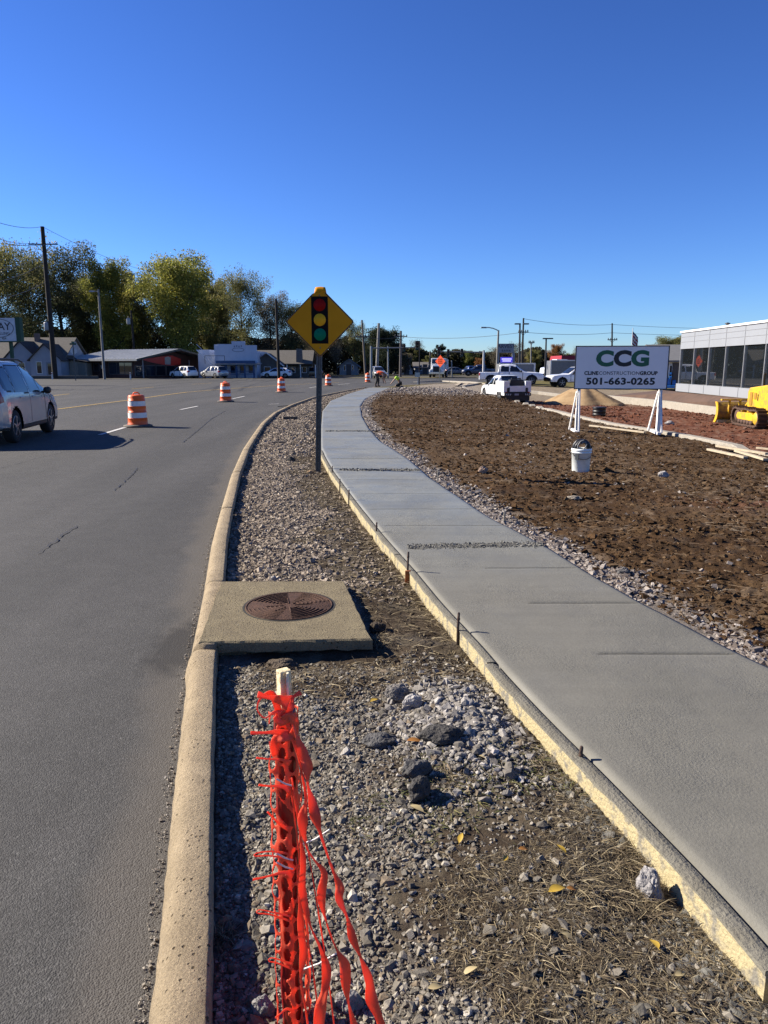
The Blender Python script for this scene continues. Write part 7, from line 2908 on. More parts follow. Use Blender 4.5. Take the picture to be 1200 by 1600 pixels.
# ---- white store with stepped false front and outside stair
def store():
    D = 108
    x = pxw(D, 372)
    t = thing('false_front_store', 'white and blue store with a stepped false front and outside stair', 'store', (x, D, 0.05))
    wm = M('store_white', (0.50, 0.53, 0.60), 0.8, col2=(0.44, 0.47, 0.54), scale=1.2)
    blue = M('store_blue', (0.05, 0.11, 0.24), 0.7, col2=(0.035, 0.08, 0.18), scale=3)
    W_ = 5.6
    f = MB()
    f.prism([(-W_ / 2 - 0.0, 0), (W_ / 2, 0), (W_ / 2, 4.6), (1.15, 4.6), (1.15, 5.15), (-0.75, 5.15), (-0.75, 4.75), (-W_ / 2, 4.75)], 0, 0.35, 'XZ')
    front = f.build('facade', wm, t)
    b = MB()
    b.box((0, 5.4, 1.9), (W_ - 0.1, 10, 3.8))
    b.box((-4.3, 4.6, 1.7), (3.2, 7, 3.4))
    b.box((-5.1, 4.0, 2.0), (1.6, 5, 4.0))
    b.build('wall', wm, t)
    MB().box((-3.0, 0.3, 2.35), (0.6, 0.3, 4.7)).build('corner_pier', wm, front)
    lower = MB().box((0, -0.05, 0.62), (W_ - 0.1, 0.1, 1.25)).build('lower_band', wm, t)
    for px in (-2.6, -1.4, 0.1, 1.25, 2.55):
        MB().box((px, -1.3, 0.92), (0.22, 0.22, 1.85)).build('porch_post', blue, t)
    MB().box((0.3, -0.75, 1.98), (6.4, 1.7, 0.16), (0.08, 0, 0)).build('porch_roof', M('porch_roof_grey', (0.25, 0.27, 0.28), 0.6), t)
    MB().box((0, -1.38, 2.22), (W_, 0.1, 0.4)).build('porch_fascia', blue, t)
    for k, z in enumerate((0.55, 0.95)):
        MB().box((0.1, -1.32, z), (W_ - 0.4, 0.07, 0.08)).build('porch_rail', blue, t)
    for wx in (-0.65, 0.7, 1.95):
        window(lower, wx, 1.2, 0.7, 1.0, -0.10, blue, mull=0)
    MB().box((-2.0, -0.13, 1.0), (0.8, 0.06, 1.9)).build('door', blue, lower)
    # faded lettering oval on the facade
    dm = M('faded_sign', (0.22, 0.25, 0.32), 0.8)
    o = MB()
    n = 26
    pts = [(0.15 + 0.85 * math.cos(2 * math.pi * i / n), -0.015, 3.95 + 0.26 * math.sin(2 * math.pi * i / n)) for i in range(n + 1)]
    o.tube(pts, 0.03, 5)
    o.build('faded_oval', dm, front)
    for k in range(4):
        MB().box((-0.35 + 0.33 * k, -0.012, 4.42 + 0.05 * (k % 2)), (0.14, 0.02, 0.22)).build('faded_letter', dm, front)
    # outside stair rising to the left
    s = MB()
    s.bar((-2.75, -0.35, 0.9), (-5.7, -0.35, 3.95), 0.10, 0.3, (0, 1, 0))
    stair = s.build('stair_string', M('stair_white', (0.66, 0.68, 0.72), 0.6), t)
    for k in range(11):
        a = k / 11
        MB().box((-2.9 - 2.75 * a, 0.1, 1.05 + 2.85 * a), (0.28, 0.95, 0.05)).build('stair_tread', wm, stair)
    MB().bar((-2.75, -0.38, 1.75), (-5.7, -0.38, 4.75), 0.06, 0.07, (0, 1, 0)).build('handrail', M('stair_white', (0.66, 0.68, 0.72)), stair)
    fr = MB()
    fr.bar((-4.4, -1.1, 2.0), (-4.4, -1.1, 3.1), 0.06, 0.06, (0, 1, 0))
    fr.bar((-4.4, -1.1, 3.1), (-1.6, -1.1, 3.1), 0.06, 0.06)
    fr.bar((-1.6, -1.1, 3.1), (-1.6, -1.1, 2.0), 0.06, 0.06, (0, 1, 0))
    fr.build('sign_frame', TRIM, t)


store()


def chimney_house():
    D = 112
    x = pxw(D, 440)
    t = thing('brown_house', 'low dark roofed house with a stone chimney behind the white hatchback', 'house', (x, D, 0.05))
    wallm = M('siding_olive', (0.16, 0.15, 0.13), 0.9, col2=(0.12, 0.11, 0.10), scale=2)
    wall, roof = gable_house(t, 8.0, 7, 1.9, 3.9, wallm, shingle, 0.6, 0.5, 0.0, 'X')
    w2, r2 = gable_house(t, 4.2, 4, 1.9, 3.4, wallm, shingle, 0.5, -0.6, -2.0, 'Y', 'gable_roof', 'gable_wall')
    MB().bar((-4.6, -1.15, 2.75), (-2.0, -1.15, 3.62), 0.05, 0.18).build('barge_board', frame_w, r2)
    MB().bar((0.6, -1.15, 1.62), (-2.0, -1.15, 3.62), 0.05, 0.18).build('barge_board', frame_w, r2)
    ch = MB()
    ch.box((2.6, 1.2, 2.1), (1.1, 0.8, 4.2), None, (0.75, 0.9))
    ch.build('chimney', M('chimney_stone', (0.20, 0.19, 0.17), 0.95, col2=(0.12, 0.11, 0.10), scale=5, bump=0.8, bscale=8), roof)
    for wx in (0.8, 1.7, 3.4):
        window(wall, wx, 1.1, 0.7, 0.9, 0.5, frame_w, mull=0)
    window(w2, -2.0, 1.1, 1.0, 1.0, -0.6, frame_w, mull=0)
    MB().box((3.0, -0.3, 1.95), (5.0, 2.2, 0.12)).build('porch_roof', shingle_d, t)
    for px in (1.0, 3.0, 5.2):
        MB().box((px, -1.2, 0.95), (0.14, 0.14, 1.9)).build('porch_post', frame_w, t)


chimney_house()


def far_house(px, D, w, label, wall_c, roof_c, hw=2.4, hr=4.2, axis='X', name='far_house', top=None):
    x = pxw(D, px)
    t = thing(name, label, 'house', (x, D, 0.03))
    wm = M('far_wall_%.2f' % wall_c[0], wall_c, 0.85)
    rm = M('far_roof_%.2f' % roof_c[0], roof_c, 0.9)
    wall, roof = gable_house(t, w, 7, hw, hr, wm, rm, 0.4, 0, 0, axis)
    for k in range(2):
        window(wall, -w * 0.22 + w * 0.44 * k, 1.3, w * 0.14, 1.1, 0.0, frame_w, mull=0)
    MB().box((0, -0.03, 1.0), (0.9, 0.06, 2.0)).build('door', M('far_door', (0.10, 0.08, 0.07), 0.7), wall)


far_house(545, 140, 3.4, 'shed with a pale gable half hidden beneath the bare trees past the diamond sign', (0.30, 0.30, 0.30), (0.20, 0.20, 0.20), 1.6, 2.8, 'Y')
far_house(664, 150, 4.0, 'grey house under trees behind the small green road sign post', (0.22, 0.22, 0.23), (0.14, 0.13, 0.12), 1.3, 2.3)
far_house(636, 150, 2.2, 'whitish cottage glimpsed beneath trees next to the grey house', (0.55, 0.54, 0.50), (0.2, 0.19, 0.18), 1.0, 1.7, 'Y')
far_house(1056, 66, 2.6, 'cream gabled house with brown roof between company sign and showroom', (0.62, 0.58, 0.46), (0.20, 0.14, 0.10), 2.2, 3.5, 'X')


def red_roof():
    D = 120
    x0, x1 = pxw(D, 878), pxw(D, 960)
    t = thing('red_roof_store', 'shop with a bright red fascia roof behind the long grey trailer', 'store', ((x0 + x1) / 2, D, 0.0))
    w = x1 - x0
    zt = W(900, 556, D).z
    wall = MB().box((0, 4, (zt - 0.8) / 2), (w, 8, zt - 0.8)).build('wall', M('shop_beige', (0.4, 0.36, 0.3), 0.8), t)
    MB().box((0, 4, zt - 0.4), (w + 0.6, 8.6, 0.9), None, (0.97, 0.92)).build('roof', M('roof_red', (0.40, 0.018, 0.02), 0.5), t)
    for k in range(4):
        window(wall, -w * 0.36 + k * w * 0.24, 1.4, w * 0.18, 1.6, 0.0, frame_w)


red_roof()


# ---- glass fronted showroom on the right
def showroom():
    D0 = 46.0
    c0 = W(1058, 611, D0)
    g = c0.z
    dirv = Vector((-0.052, -1.0, 0)).normalized()         # the front runs toward the viewer's right-hand side
    ang = math.atan2(dirv.y, dirv.x)
    t = thing('showroom', 'long white panelled showroom with tall dark glass bays on the right', 'showroom', (c0.x, D0, g), ang)
    L = 24.0
    zt = W(1065, 520, D0).z - g
    zl = W(1065, 545.5, D0).z - g
    zs = W(1060, 599, D0).z - g
    panel = M('alu_panel', (0.34, 0.36, 0.385), 0.4, 0.0, (0.32, 0.34, 0.365), 0.8)
    cop = M('coping_white', (0.82, 0.82, 0.80), 0.4)
    seam = M('panel_seam', (0.30, 0.31, 0.33), 0.6)
    # local frame: x along the front, +y into the building
    # sign check: inside lies to the photo's right, i.e. world +X
    inside = 1 if (Matrix.Rotation(ang, 3, 'Z') @ Vector((0, 1, 0))).x > 0 else -1
    I = inside
    fas = MB().box((L / 2, I * 3.0, (zt + zl) / 2), (L, 6.0, zt - zl)).build('fascia', panel, t)
    MB().box((L / 2, I * 3.0 - I * 0.02, zt + 0.04), (L + 0.12, 6.1, 0.10)).build('coping', cop, t)
    sill = MB().box((L / 2, I * 0.2 - I * 0.1, zs / 2), (L, 0.4, zs)).build('sill_wall', panel, t)
    bay = 2.28
    n = int(L / bay) + 1
    for k in range(n):
        x = k * bay + 0.02
        if 0 < k:
            MB().box((x, -I * 0.005, (zt + zl) / 2), (0.018, 0.02, zt - zl - 0.04)).build('panel_joint', seam, fas)
            MB().box((x, -I * 0.105, zs / 2), (0.018, 0.02, zs)).build('panel_joint', seam, sill)
        mm = MB().box((x + 0.03, I * 0.08, (zl + zs) / 2), (0.07, 0.14, zl - zs)).build('mullion', M('mullion_alu', (0.55, 0.56, 0.57), 0.35, 0.6), t)
        if k < n - 1:
            MB().box((x + bay / 2, I * 0.09, (zl + zs) / 2), (bay - 0.06, 0.012, zl - zs)).build('glass_pane', SHOW, t)
    for zz in ((zt - zl) * 0.42 + zl, (zt - zl) * 0.72 + zl):
        MB().box((L / 2, -I * 0.004, zz), (L, 0.018, 0.02)).build('panel_joint', seam, fas)
    # end wall with its own glazing, floor, back wall, ceiling, round columns
    MB().box((0.1, I * 3.2, zs / 2), (0.2, 5.8, zs)).build('end_sill', panel, t)
    MB().box((0.08, I * 3.1, (zl + zs) / 2), (0.012, 5.6, zl - zs)).build('glass_pane', SHOW, t)
    dk = M('interior_dark', (0.06, 0.063, 0.068), 0.9)
    MB().box((L / 2, I * 9.0, zt / 2), (L, 0.2, zt)).build('back_wall', dk, t)
    MB().box((L / 2, I * 4.6, 0.06), (L - 0.1, 8.6, 0.1)).build('floor', M('interior_floor', (0.10, 0.10, 0.10), 0.6), t)
    MB().box((L / 2, I * 7.6, (zt + zl) / 2), (L, 2.9, zt - zl)).build('rear_roof', panel, t)
    for k in range(5):
        q = MB()
        q.lathe([(0.14, 0.1), (0.14, zl + 0.1)], 16, (1.2 + k * 4.56, I * 1.1, 0))
        q.build('column', frame_w, t)
    MB().box((L, I * 4.5, zt / 2), (0.2, 9, zt)).build('end_wall', panel, t)
    # roof lamp on a short mast and vent
    q = MB()
    xm = 9.6
    q.tube([(xm, I * 1.6, zt), (xm, I * 1.6, zt + 0.55)], 0.05, 8)
    q.lathe([(0.10, 0), (0.20, 0.02), (0.24, 0.10), (0.20, 0.2), (0.1, 0.22)], 16, (xm, I * 1.6, zt + 0.55))
    q.build('roof_vent', M('vent_dark', (0.08, 0.08, 0.085), 0.5, 0.5), t)
    q = MB()
    q.lathe([(0.07, zt), (0.07, zt + 0.3), (0.14, zt + 0.31), (0.14, zt + 0.36), (0, zt + 0.4)], 12, (3.8, I * 1.2, 0))
    q.build('vent_pipe', M('vent_dark', (0.08, 0.08, 0.085)), t)
    # things standing inside, dim behind the glass
    st_ = thing('step_ladder', 'aluminium step ladder standing behind the showroom glass', 'ladder', tuple(t.matrix_basis @ Vector((5.6, I * 1.5, 0.11))), ang)
    al = M('ladder_alu', (0.55, 0.55, 0.55), 0.4, 0.6)
    for s in (0.25, -0.25):
        q = MB().bar((s, -0.35, 0), (s * 0.6, 0, 1.75), 0.04, 0.05, (1, 0, 0)).bar((s, 0.4, 0), (s * 0.6, 0.02, 1.75), 0.04, 0.04, (1, 0, 0))
        q.build('rail', al, st_)
    for k in range(5):
        z = 0.3 + 0.32 * k
        MB().box((0, -0.35 + 0.35 * z / 1.75, z), (0.42 - 0.08 * k * 0.6, 0.09, 0.03)).build('tread', al, st_)
    for i, (xx, yy, s) in enumerate(((2.6, 1.6, 0.9), (3.7, 1.8, 0.7))):
        bx = thing('cardboard_box', ('taller', 'smaller')[i] + ' cardboard box stacked inside the showroom window', 'box', tuple(t.matrix_basis @ Vector((xx, I * yy, 0.11))), ang)
        MB().box((0, 0, s / 2), (s, s * 0.8, s)).build('carton', M('cardboard', (0.40, 0.29, 0.17), 0.8), bx, 0.01)
        MB().box((0, 0, s + 0.003), (s * 0.98, 0.06, 0.004)).build('tape', M('tape_tan', (0.5, 0.4, 0.25), 0.4), bx)


showroom()


# ================================================================== SIGNS ON THE FAR SIDE
def clay_sign():
    D = 70
    x = W(4, 515, D).x
    t = thing('shop_sign', 'white oval lettered shop sign in a green frame at the left edge', 'sign', (x, D, 0.0), rad(-6))
    zt, zb = W(10, 497, D).z, W(10, 533, D).z
    w = 60 * depth(D) / FPX
    x1 = W(28, 515, D).x - x
    cxs = x1 - w / 2
    m = M('sign_white_box', (0.62, 0.63, 0.66), 0.5)
    brd = MB().box((cxs, 0, (zt + zb) / 2), (w, 0.4, zt - zb)).build('sign_box', m, t)
    g = M('sign_green', (0.015, 0.07, 0.03), 0.6)
    MB().box((cxs + w / 2 + 0.22, 0.02, (zt + zb) / 2), (0.44, 0.5, zt - zb + 0.12)).build('side_frame', g, t)
    MB().box((cxs, 0, zb - 0.05), (w + 0.2, 0.45, 0.1)).build('bottom_frame', g, t)
    bk = M('letter_dark', (0.02, 0.02, 0.03), 0.5)
    n = 40
    cz = zt - (zt - zb) * 0.44
    e = MB()
    e.tube([(cxs + w * 0.44 * math.cos(2 * math.pi * i / n), -0.205, cz + (zt - zb) * 0.40 * math.sin(2 * math.pi * i / n)) for i in range(n + 1)], 0.025, 5)
    e.build('oval', bk, brd)
    text_part('LAY', bk, brd, 0.95, (cxs + w * 0.36, -0.207, cz + 0.12), align='RIGHT', bold=0.01)
    text_part('LLING', bk, brd, 0.36, (cxs + w * 0.33, -0.207, cz - 0.48), align='RIGHT')
    text_part('404', bk, brd, 0.30, (cxs + w * 0.22, -0.207, zb + 0.22), align='RIGHT')
    for s in (-0.3, 0.28):
        MB().box((cxs + s * w, 0.1, zb / 2), (0.25, 0.25, zb)).build('post', g, t)


clay_sign()


def bank_sign():
    D = 92
    x = pxw(D, 789)
    g = hs(x, D)
    t = thing('bank_sign', 'tall grey bank sign above a lit purple message board', 'sign', (x, D, g))
    gm = M('sign_grey', (0.34, 0.36, 0.40), 0.5)
    z = lambda py: W(789, py, D).z - g
    brd = MB().box((0, 0, (z(537) + z(551)) / 2), (24 * depth(D) / FPX, 0.5, z(537) - z(551))).build('sign_panel', gm, t)
    dk = M('sign_navy', (0.02, 0.025, 0.06), 0.5)
    text_part('ARVEST', dk, brd, 0.62, (0, -0.255, z(541.5)), bold=0.01)
    text_part('BANK', dk, brd, 0.34, (0, -0.255, z(548)), bold=0.01, spacing=1.4)
    led = nt_new('led_board')
    led[2].inputs['Base Color'].default_value = (0.02, 0.02, 0.10, 1)
    led[2].inputs['Emission Color'].default_value = (0.10, 0.08, 0.75, 1)
    led[2].inputs['Emission Strength'].default_value = 0.35
    lb = MB().box((0.1, 0, (z(558) + z(566.5)) / 2), (18 * depth(D) / FPX, 0.4, z(558) - z(566.5))).build('message_board', led[0], t)
    led[0].cycles.emission_sampling = 'NONE'
    lm = nt_new('led_text')
    lm[0].cycles.emission_sampling = 'NONE'
    lm[2].inputs['Emission Color'].default_value = (0.6, 0.55, 1.0, 1)
    lm[2].inputs['Emission Strength'].default_value = 0.7
    for k, zz in enumerate((561, 564)):
        MB().box((0.1, -0.205, z(zz)), ((15 - k * 2) * depth(D) / FPX, 0.01, 0.1)).build('message_line', lm[0], lb)
    MB().box((-0.95, 0.1, z(551) / 2), (0.3, 0.3, z(551))).build('post', gm, t)
    MB().box((0.95, 0.1, z(551) / 2), (0.3, 0.3, z(551))).build('post', gm, t)


bank_sign()


def diamond_orange():
    D = 76
    p = G(685, 597)
    D = p.y
    t = thing('work_sign', 'orange diamond roadwork sign on a thin post in front of the dump truck', 'road sign', (p.x, D, p.z), rad(-38))
    z = lambda py: W(688, py, D).z - p.z
    cx = pxw(D, 688.5) - p.x
    r = 9.3 * depth(D) / FPX
    cz = z(564.5)
    om = M('sign_orange', (0.90, 0.10, 0.015), 0.4, col2=(0.78, 0.08, 0.012))
    nt = om.node_tree
    MB().prism([(cx, cz + r), (cx + r, cz), (cx, cz - r), (cx - r, cz)], -0.06, -0.05, 'XZ').build('plate', om, t, 0.004)
    bk = M('sign_black', (0.012, 0.011, 0.011))
    for k, wd in enumerate(('ROAD', 'WORK', 'AHEAD')):
        text_part(wd, bk, t, 0.20, (cx, -0.062, cz + 0.2 - 0.2 * k), bold=0.004)
    MB().box((cx * 0.6, 0, (cz - r) / 2 + 0.2), (0.08, 0.08, cz - r + 1.2)).build('post', M('galvanised_post', (0.16, 0.165, 0.165)), t)
    MB().box((cx * 0.6, 0.0, 0.25), (0.9, 0.10, 0.08)).build('stand_foot', M('galvanised_post', (0.16, 0.165, 0.165)), t)


diamond_orange()


def small_sign():
    p = G(655, 601)
    t = thing('road_sign', 'small pale green rectangular sign low on a dark thin post', 'road sign', (p.x, p.y, p.z))
    z = lambda py: W(655, py, p.y).z - p.z
    MB().box((-0.18, -0.04, (z(582) + z(589)) / 2), (0.45, 0.02, z(582) - z(589))).build('plate', M('sign_pale', (0.42, 0.52, 0.50), 0.5), t)
    MB().box((0, 0, z(533) / 2), (0.09, 0.09, z(533))).build('post', M('pole_dark', (0.07, 0.06, 0.05), 0.9), t)
    MB().box((-0.12, -0.02, z(589) / 2), (0.08, 0.06, z(589))).build('short_post', M('post_pale', (0.45, 0.48, 0.46), 0.6), t)


small_sign()


def stop_sign():
    D = 88
    x = pxw(D, 118.5)
    t = thing('stop_sign', 'back of an octagonal stop sign with street blades, before the low building', 'road sign', (x, D, 0.04))
    z = lambda py: W(118, py, D).z - 0.04
    gm = M('sign_back_alu', (0.62, 0.63, 0.63), 0.5, 0.0)
    cz = z(548.5)
    r = 5.0 * depth(D) / FPX * 1.05
    MB().prism([(r * math.cos(math.pi / 8 + k * math.pi / 4), cz + r * math.sin(math.pi / 8 + k * math.pi / 4)) for k in range(8)], 0.05, 0.06, 'XZ').build('octagon', gm, t)
    MB().box((0, 0, z(536) / 2), (0.08, 0.08, z(536))).build('post', M('galvanised_post', (0.16, 0.165, 0.165)), t)
    MB().box((0, 0.0, z(537.5)), (0.75, 0.02, 0.2)).build('street_blade', M('blade_green', (0.02, 0.10, 0.05), 0.5), t)
    MB().box((0, 0.0, z(534.8)), (0.02, 0.75, 0.2)).build('street_blade', M('blade_green', (0.02, 0.10, 0.05), 0.5), t)


stop_sign()

# ================================================================== POLES AND LAMPS
pole_wood = M('pole_wood', (0.042, 0.034, 0.027), 0.95, col2=(0.026, 0.021, 0.017), scale=3, bump=0.5, bscale=8)
pole_pale = M('pole_pale', (0.30, 0.29, 0.27), 0.8, col2=(0.22, 0.21, 0.19), scale=3)
pole_metal = M('pole_metal', (0.33, 0.34, 0.34), 0.45, 0.4)
insul = M('insulator', (0.10, 0.10, 0.11), 0.4)
TOPS = {}


def utility_pole(key, px_b, py_b, px_t, py_t, D, r0, label, mat=None, arm=None, transformer=None, lamp=None, arm_len=1.2, name='utility_pole'):
    xb = pxw(D, px_b)
    g = hs(xb, D) if xb > float(kerb_r(D)) or D > float(road_far(xb)) else 0.0
    top = W(px_t, py_t, D)
    t = thing(name, label, 'pole', (xb, D, g), 0, 'utility poles and lamp posts')
    tx, tz = top.x - xb, top.z - g
    mb = MB()
    mb.tube([(0, 0, -0.1), (tx * 0.5, 0, tz * 0.5), (tx, 0, tz)], [r0, r0 * 0.85, r0 * 0.68], 12)
    mb.build('post', mat or pole_wood, t)
    at = lambda z: Vector((tx * z / tz, 0, z))
    for za in (arm or []):
        z = W(px_t, za, D).z - g
        c = at(z)
        a = MB().box((c.x, -0.2, c.z), (arm_len * 2, 0.12, 0.14)).build('crossarm', mat or pole_wood, t)
        for s in (-1, -0.45, 0.5, 1):
            q = MB()
            q.lathe([(0.03, 0), (0.07, 0.06), (0.08, 0.14), (0.05, 0.22), (0, 0.24)], 8, (c.x + s * (arm_len - 0.1), -0.2, c.z + 0.07))
            q.build('insulator', insul, a)
        q = MB()
        for s in (-1, 1):
            q.bar((c.x + s * arm_len * 0.55, -0.18, c.z - 0.05), (c.x, -0.1, c.z - arm_len * 0.6), 0.05, 0.05)
        q.build('arm_brace', mat or pole_wood, a)
    if transformer:
        z = W(px_t, transformer, D).z - g
        c = at(z)
        q = MB()
        q.lathe([(0, -0.55), (0.3, -0.52), (0.33, -0.45), (0.33, 0.42), (0.3, 0.5), (0.12, 0.55), (0, 0.56)], 18, (c.x - 0.5, -0.15, c.z))
        tr = q.build('transformer', M('transformer_grey', (0.36, 0.38, 0.39), 0.5), t)
        q = MB()
        q.lathe([(0.05, 0.5), (0.08, 0.6), (0.05, 0.85), (0, 0.88)], 8, (c.x - 0.5, -0.15, c.z))
        q.build('bushing', insul, tr)
    if lamp:
        z = W(px_t, lamp[0], D).z - g
        c = at(z)
        L = lamp[1]
        q = MB()
        q.tube([(c.x, 0, c.z), (c.x + L * 0.4, 0, c.z + abs(L) * 0.22), (c.x + L * 0.8, 0, c.z + abs(L) * 0.28), (c.x + L, 0, c.z + abs(L) * 0.26)], 0.05, 8)
        q.build('lamp_arm', pole_metal, t)
        q = MB()
        q.box((c.x + L + 0.25 * (1 if L > 0 else -1), 0, c.z + abs(L) * 0.25), (0.7, 0.3, 0.16), None, (0.7, 0.7))
        q.build('lamp_head', M('lamp_pale', (0.55, 0.56, 0.56), 0.4), t)
    TOPS[key] = (Vector((xb, D, g)), lambda py, xb=xb, g=g, D=D, px=px_t: W(px, py, D))
    return t


utility_pole('big', 86.5, 590.5, 66, 354, 101, 0.36, 'tallest leaning wooden utility pole, crossarm near its top, by the grey house', arm=[382], transformer=510, arm_len=1.9)
utility_pole('lampL', 163.5, 592, 153.5, 452, 98, 0.17, 'slim pole with one small lamp head before the low building', pole_pale, lamp=(457, -0.6))
utility_pole('mid', 213, 560, 204.5, 485, 128, 0.22, 'short pole with a grey transformer against the dark trees', transformer=502)
utility_pole('p432', 436, 590, 431, 467, 104, 0.22, 'dark wooden pole rising beside the white hatchback', arm=None, transformer=None)
utility_pole('p567', 571.5, 594, 565.5, 500, 106, 0.17, 'thin grey pole nearest the yellow diamond sign on its right', M('pole_weathered', (0.18, 0.155, 0.125), 0.9), arm=[526], arm_len=0.9)
utility_pole('p590', 588.5, 580, 592, 505, 124, 0.28, 'pale thick pole standing before the dark evergreen tree', pole_pale)
utility_pole('p607', 606.5, 591, 606, 541, 112, 0.14, 'small grey lamp post in front of the dark evergreen tree', pole_metal, lamp=(545, -0.5))
utility_pole('p626', 625.5, 590, 626.5, 517, 118, 0.22, 'dark pole at the edge of the evergreen tree with a crossarm', M('pole_grey', (0.12, 0.11, 0.11), 0.9), arm=[526], arm_len=1.0)
utility_pole('p671', 671.5, 583, 672, 548, 135, 0.15, 'small distant pole left of the orange diamond sign', M('pole_weathered', (0.18, 0.155, 0.125)))
utility_pole('p704', 706, 583, 705.5, 563, 120, 0.12, 'short dark post just right of the orange diamond sign', pole_metal)
utility_pole('p812', 811, 588, 812.5, 505, 100, 0.16, 'black double headed lot lamp post behind the grey trailer', M('pole_black', (0.03, 0.03, 0.032), 0.5), arm=None)
utility_pole('p818', 815, 590, 818, 497, 104, 0.16, 'brown utility pole close beside the black double headed lamp', pole_wood, arm=[519], arm_len=0.7)
utility_pole('p830', 829, 590, 830, 534, 110, 0.12, 'small pale pole between the lot lamps', pole_pale, arm=[535.5], arm_len=0.45)
utility_pole('p853', 851.5, 585, 853.5, 528, 96, 0.14, 'black lot lamp post with a flat T head over the small truck cab', M('pole_black', (0.03, 0.03, 0.032)))
utility_pole('p956', 956, 580, 956.5, 505, 125, 0.17, 'utility pole with low crossarm rising behind the company sign', pole_wood, arm=[531], arm_len=0.8)
utility_pole('p1094', 755, 590, 755.5, 549, 104, 0.14, 'white signal arm pole right of the second row of traffic lights', M('pole_white', (0.6, 0.6, 0.6), 0.5))
# lamp heads of the black lot lamps
for px, py, D, w, lab, key in ((812.5, 505.5, 100, 0.9, 'flat black twin lamp head atop the double headed lot lamp', 'a'), (853.5, 528.5, 96, 0.65, 'flat black lamp head atop the T shaped lot lamp', 'b')):
    pass


def lot_lamp_heads():
    for o in list(bpy.data.objects):
        if o.parent is None and o.get('label', '').startswith('black double headed'):
            z = W(812, 505.5, 100).z - o.location.z
            for s in (-1, 1):
                MB().box((s * 0.55 + 0.1, 0, z - 0.05), (0.75, 0.45, 0.16)).build('lamp_head', M('pole_black', (0.03, 0.03, 0.032)), o, 0.02)
        if o.parent is None and o.get('label', '').startswith('black lot lamp post with a flat'):
            z = W(853, 529, 96).z - o.location.z
            for s in (-1, 1):
                MB().box((s * 0.33 + 0.15, 0, z), (0.62, 0.4, 0.15)).build('lamp_head', M('pole_black', (0.03, 0.03, 0.032)), o, 0.02)


lot_lamp_heads()


def curved_lamp():
    D = 88
    xb = pxw(D, 775.5)
    g = hs(xb, D)
    t = thing('street_lamp', 'street lamp with a long curved arm reaching left beside the bank sign', 'street lamp', (xb, D, g), 0, 'utility poles and lamp posts')
    z = lambda py: W(776, py, D).z - g
    q = MB()
    q.tube([(0, 0, 0), (0.08, 0, z(516))], [0.15, 0.10], 12)
    q.build('post', pole_pale, t)
    q = MB()
    pts = [(pxw(D, a) - xb, 0, z(b)) for a, b in ((777, 517), (773, 515), (768, 513), (762, 511.8), (756, 511.6))]
    q.tube(pts, 0.055, 8)
    q.build('lamp_arm', pole_metal, t)
    MB().box((pxw(D, 753.5) - xb, 0, z(511.8)), (0.7, 0.3, 0.16), None, (0.8, 0.7)).build('lamp_head', pole_metal, t, 0.03)


curved_lamp()


def signal_head(t, x, z, s=1.0, y=-0.25, parent=None):
    h = MB().box((x, y, z), (0.36 * s, 0.28 * s, 1.15 * s)).build('signal_head', M('signal_black', (0.008, 0.008, 0.008), 0.5), parent or t, 0.03)
    for k, c in enumerate(((0.09, 0.01, 0.008), (0.10, 0.06, 0.01), (0.01, 0.09, 0.06))):
        q = MB()
        q.lathe([(0, -0.02), (0.10 * s, -0.015), (0.12 * s, 0.0)], 14, (x, y - 0.145 * s, z + (0.36 - 0.36 * k) * s), axis='Y', caps=False)
        q.build('lens', M('lens_%d' % k, c, 0.3), h)
        v = MB()
        pts = [(x + 0.13 * s * math.cos(a), y - 0.23 * s, z + (0.36 - 0.36 * k) * s + 0.13 * s * math.sin(a)) for a in np.linspace(0, math.pi, 8)]
        v.tube(pts, 0.02 * s, 5)
        v.build('visor', M('signal_black', (0.008, 0.008, 0.008)), h)


def mast_arm(px_pole, py_base, py_arm, px_end, D, heads, label):
    xb = pxw(D, px_pole)
    g = 0.0 if xb < float(kerb_r(D)) else hs(xb, D)
    t = thing('signal_mast', label, 'traffic light', (xb, D, g))
    z = lambda py: W(px_pole, py, D).z - g
    q = MB()
    q.tube([(0, 0, 0), (0, 0, z(py_arm) + 0.3)], [0.19, 0.15], 12)
    q.build('post', pole_metal, t)
    xe = pxw(D, px_end) - xb
    q = MB()
    q.tube([(0, 0, z(py_arm)), (xe, 0, z(py_arm) + 0.1)], [0.11, 0.07], 10)
    q.build('arm', pole_metal, t)
    for px, py, s in heads:
        signal_head(t, pxw(D, px) - xb, z(py), s)


mast_arm(580, 590, 544, 656, 108, [(650.5, 540, 1.15), (653.5, 540, 1.15), (631, 543.5, 1.0)], 'traffic light mast whose arm reaches right across the evergreen tree')
mast_arm(755, 590, 550.5, 683, 112, [(685, 549.5, 1.3), (699.5, 552, 1.05), (720.5, 551.5, 1.05)], 'traffic light mast whose arm reaches left over the orange diamond sign')


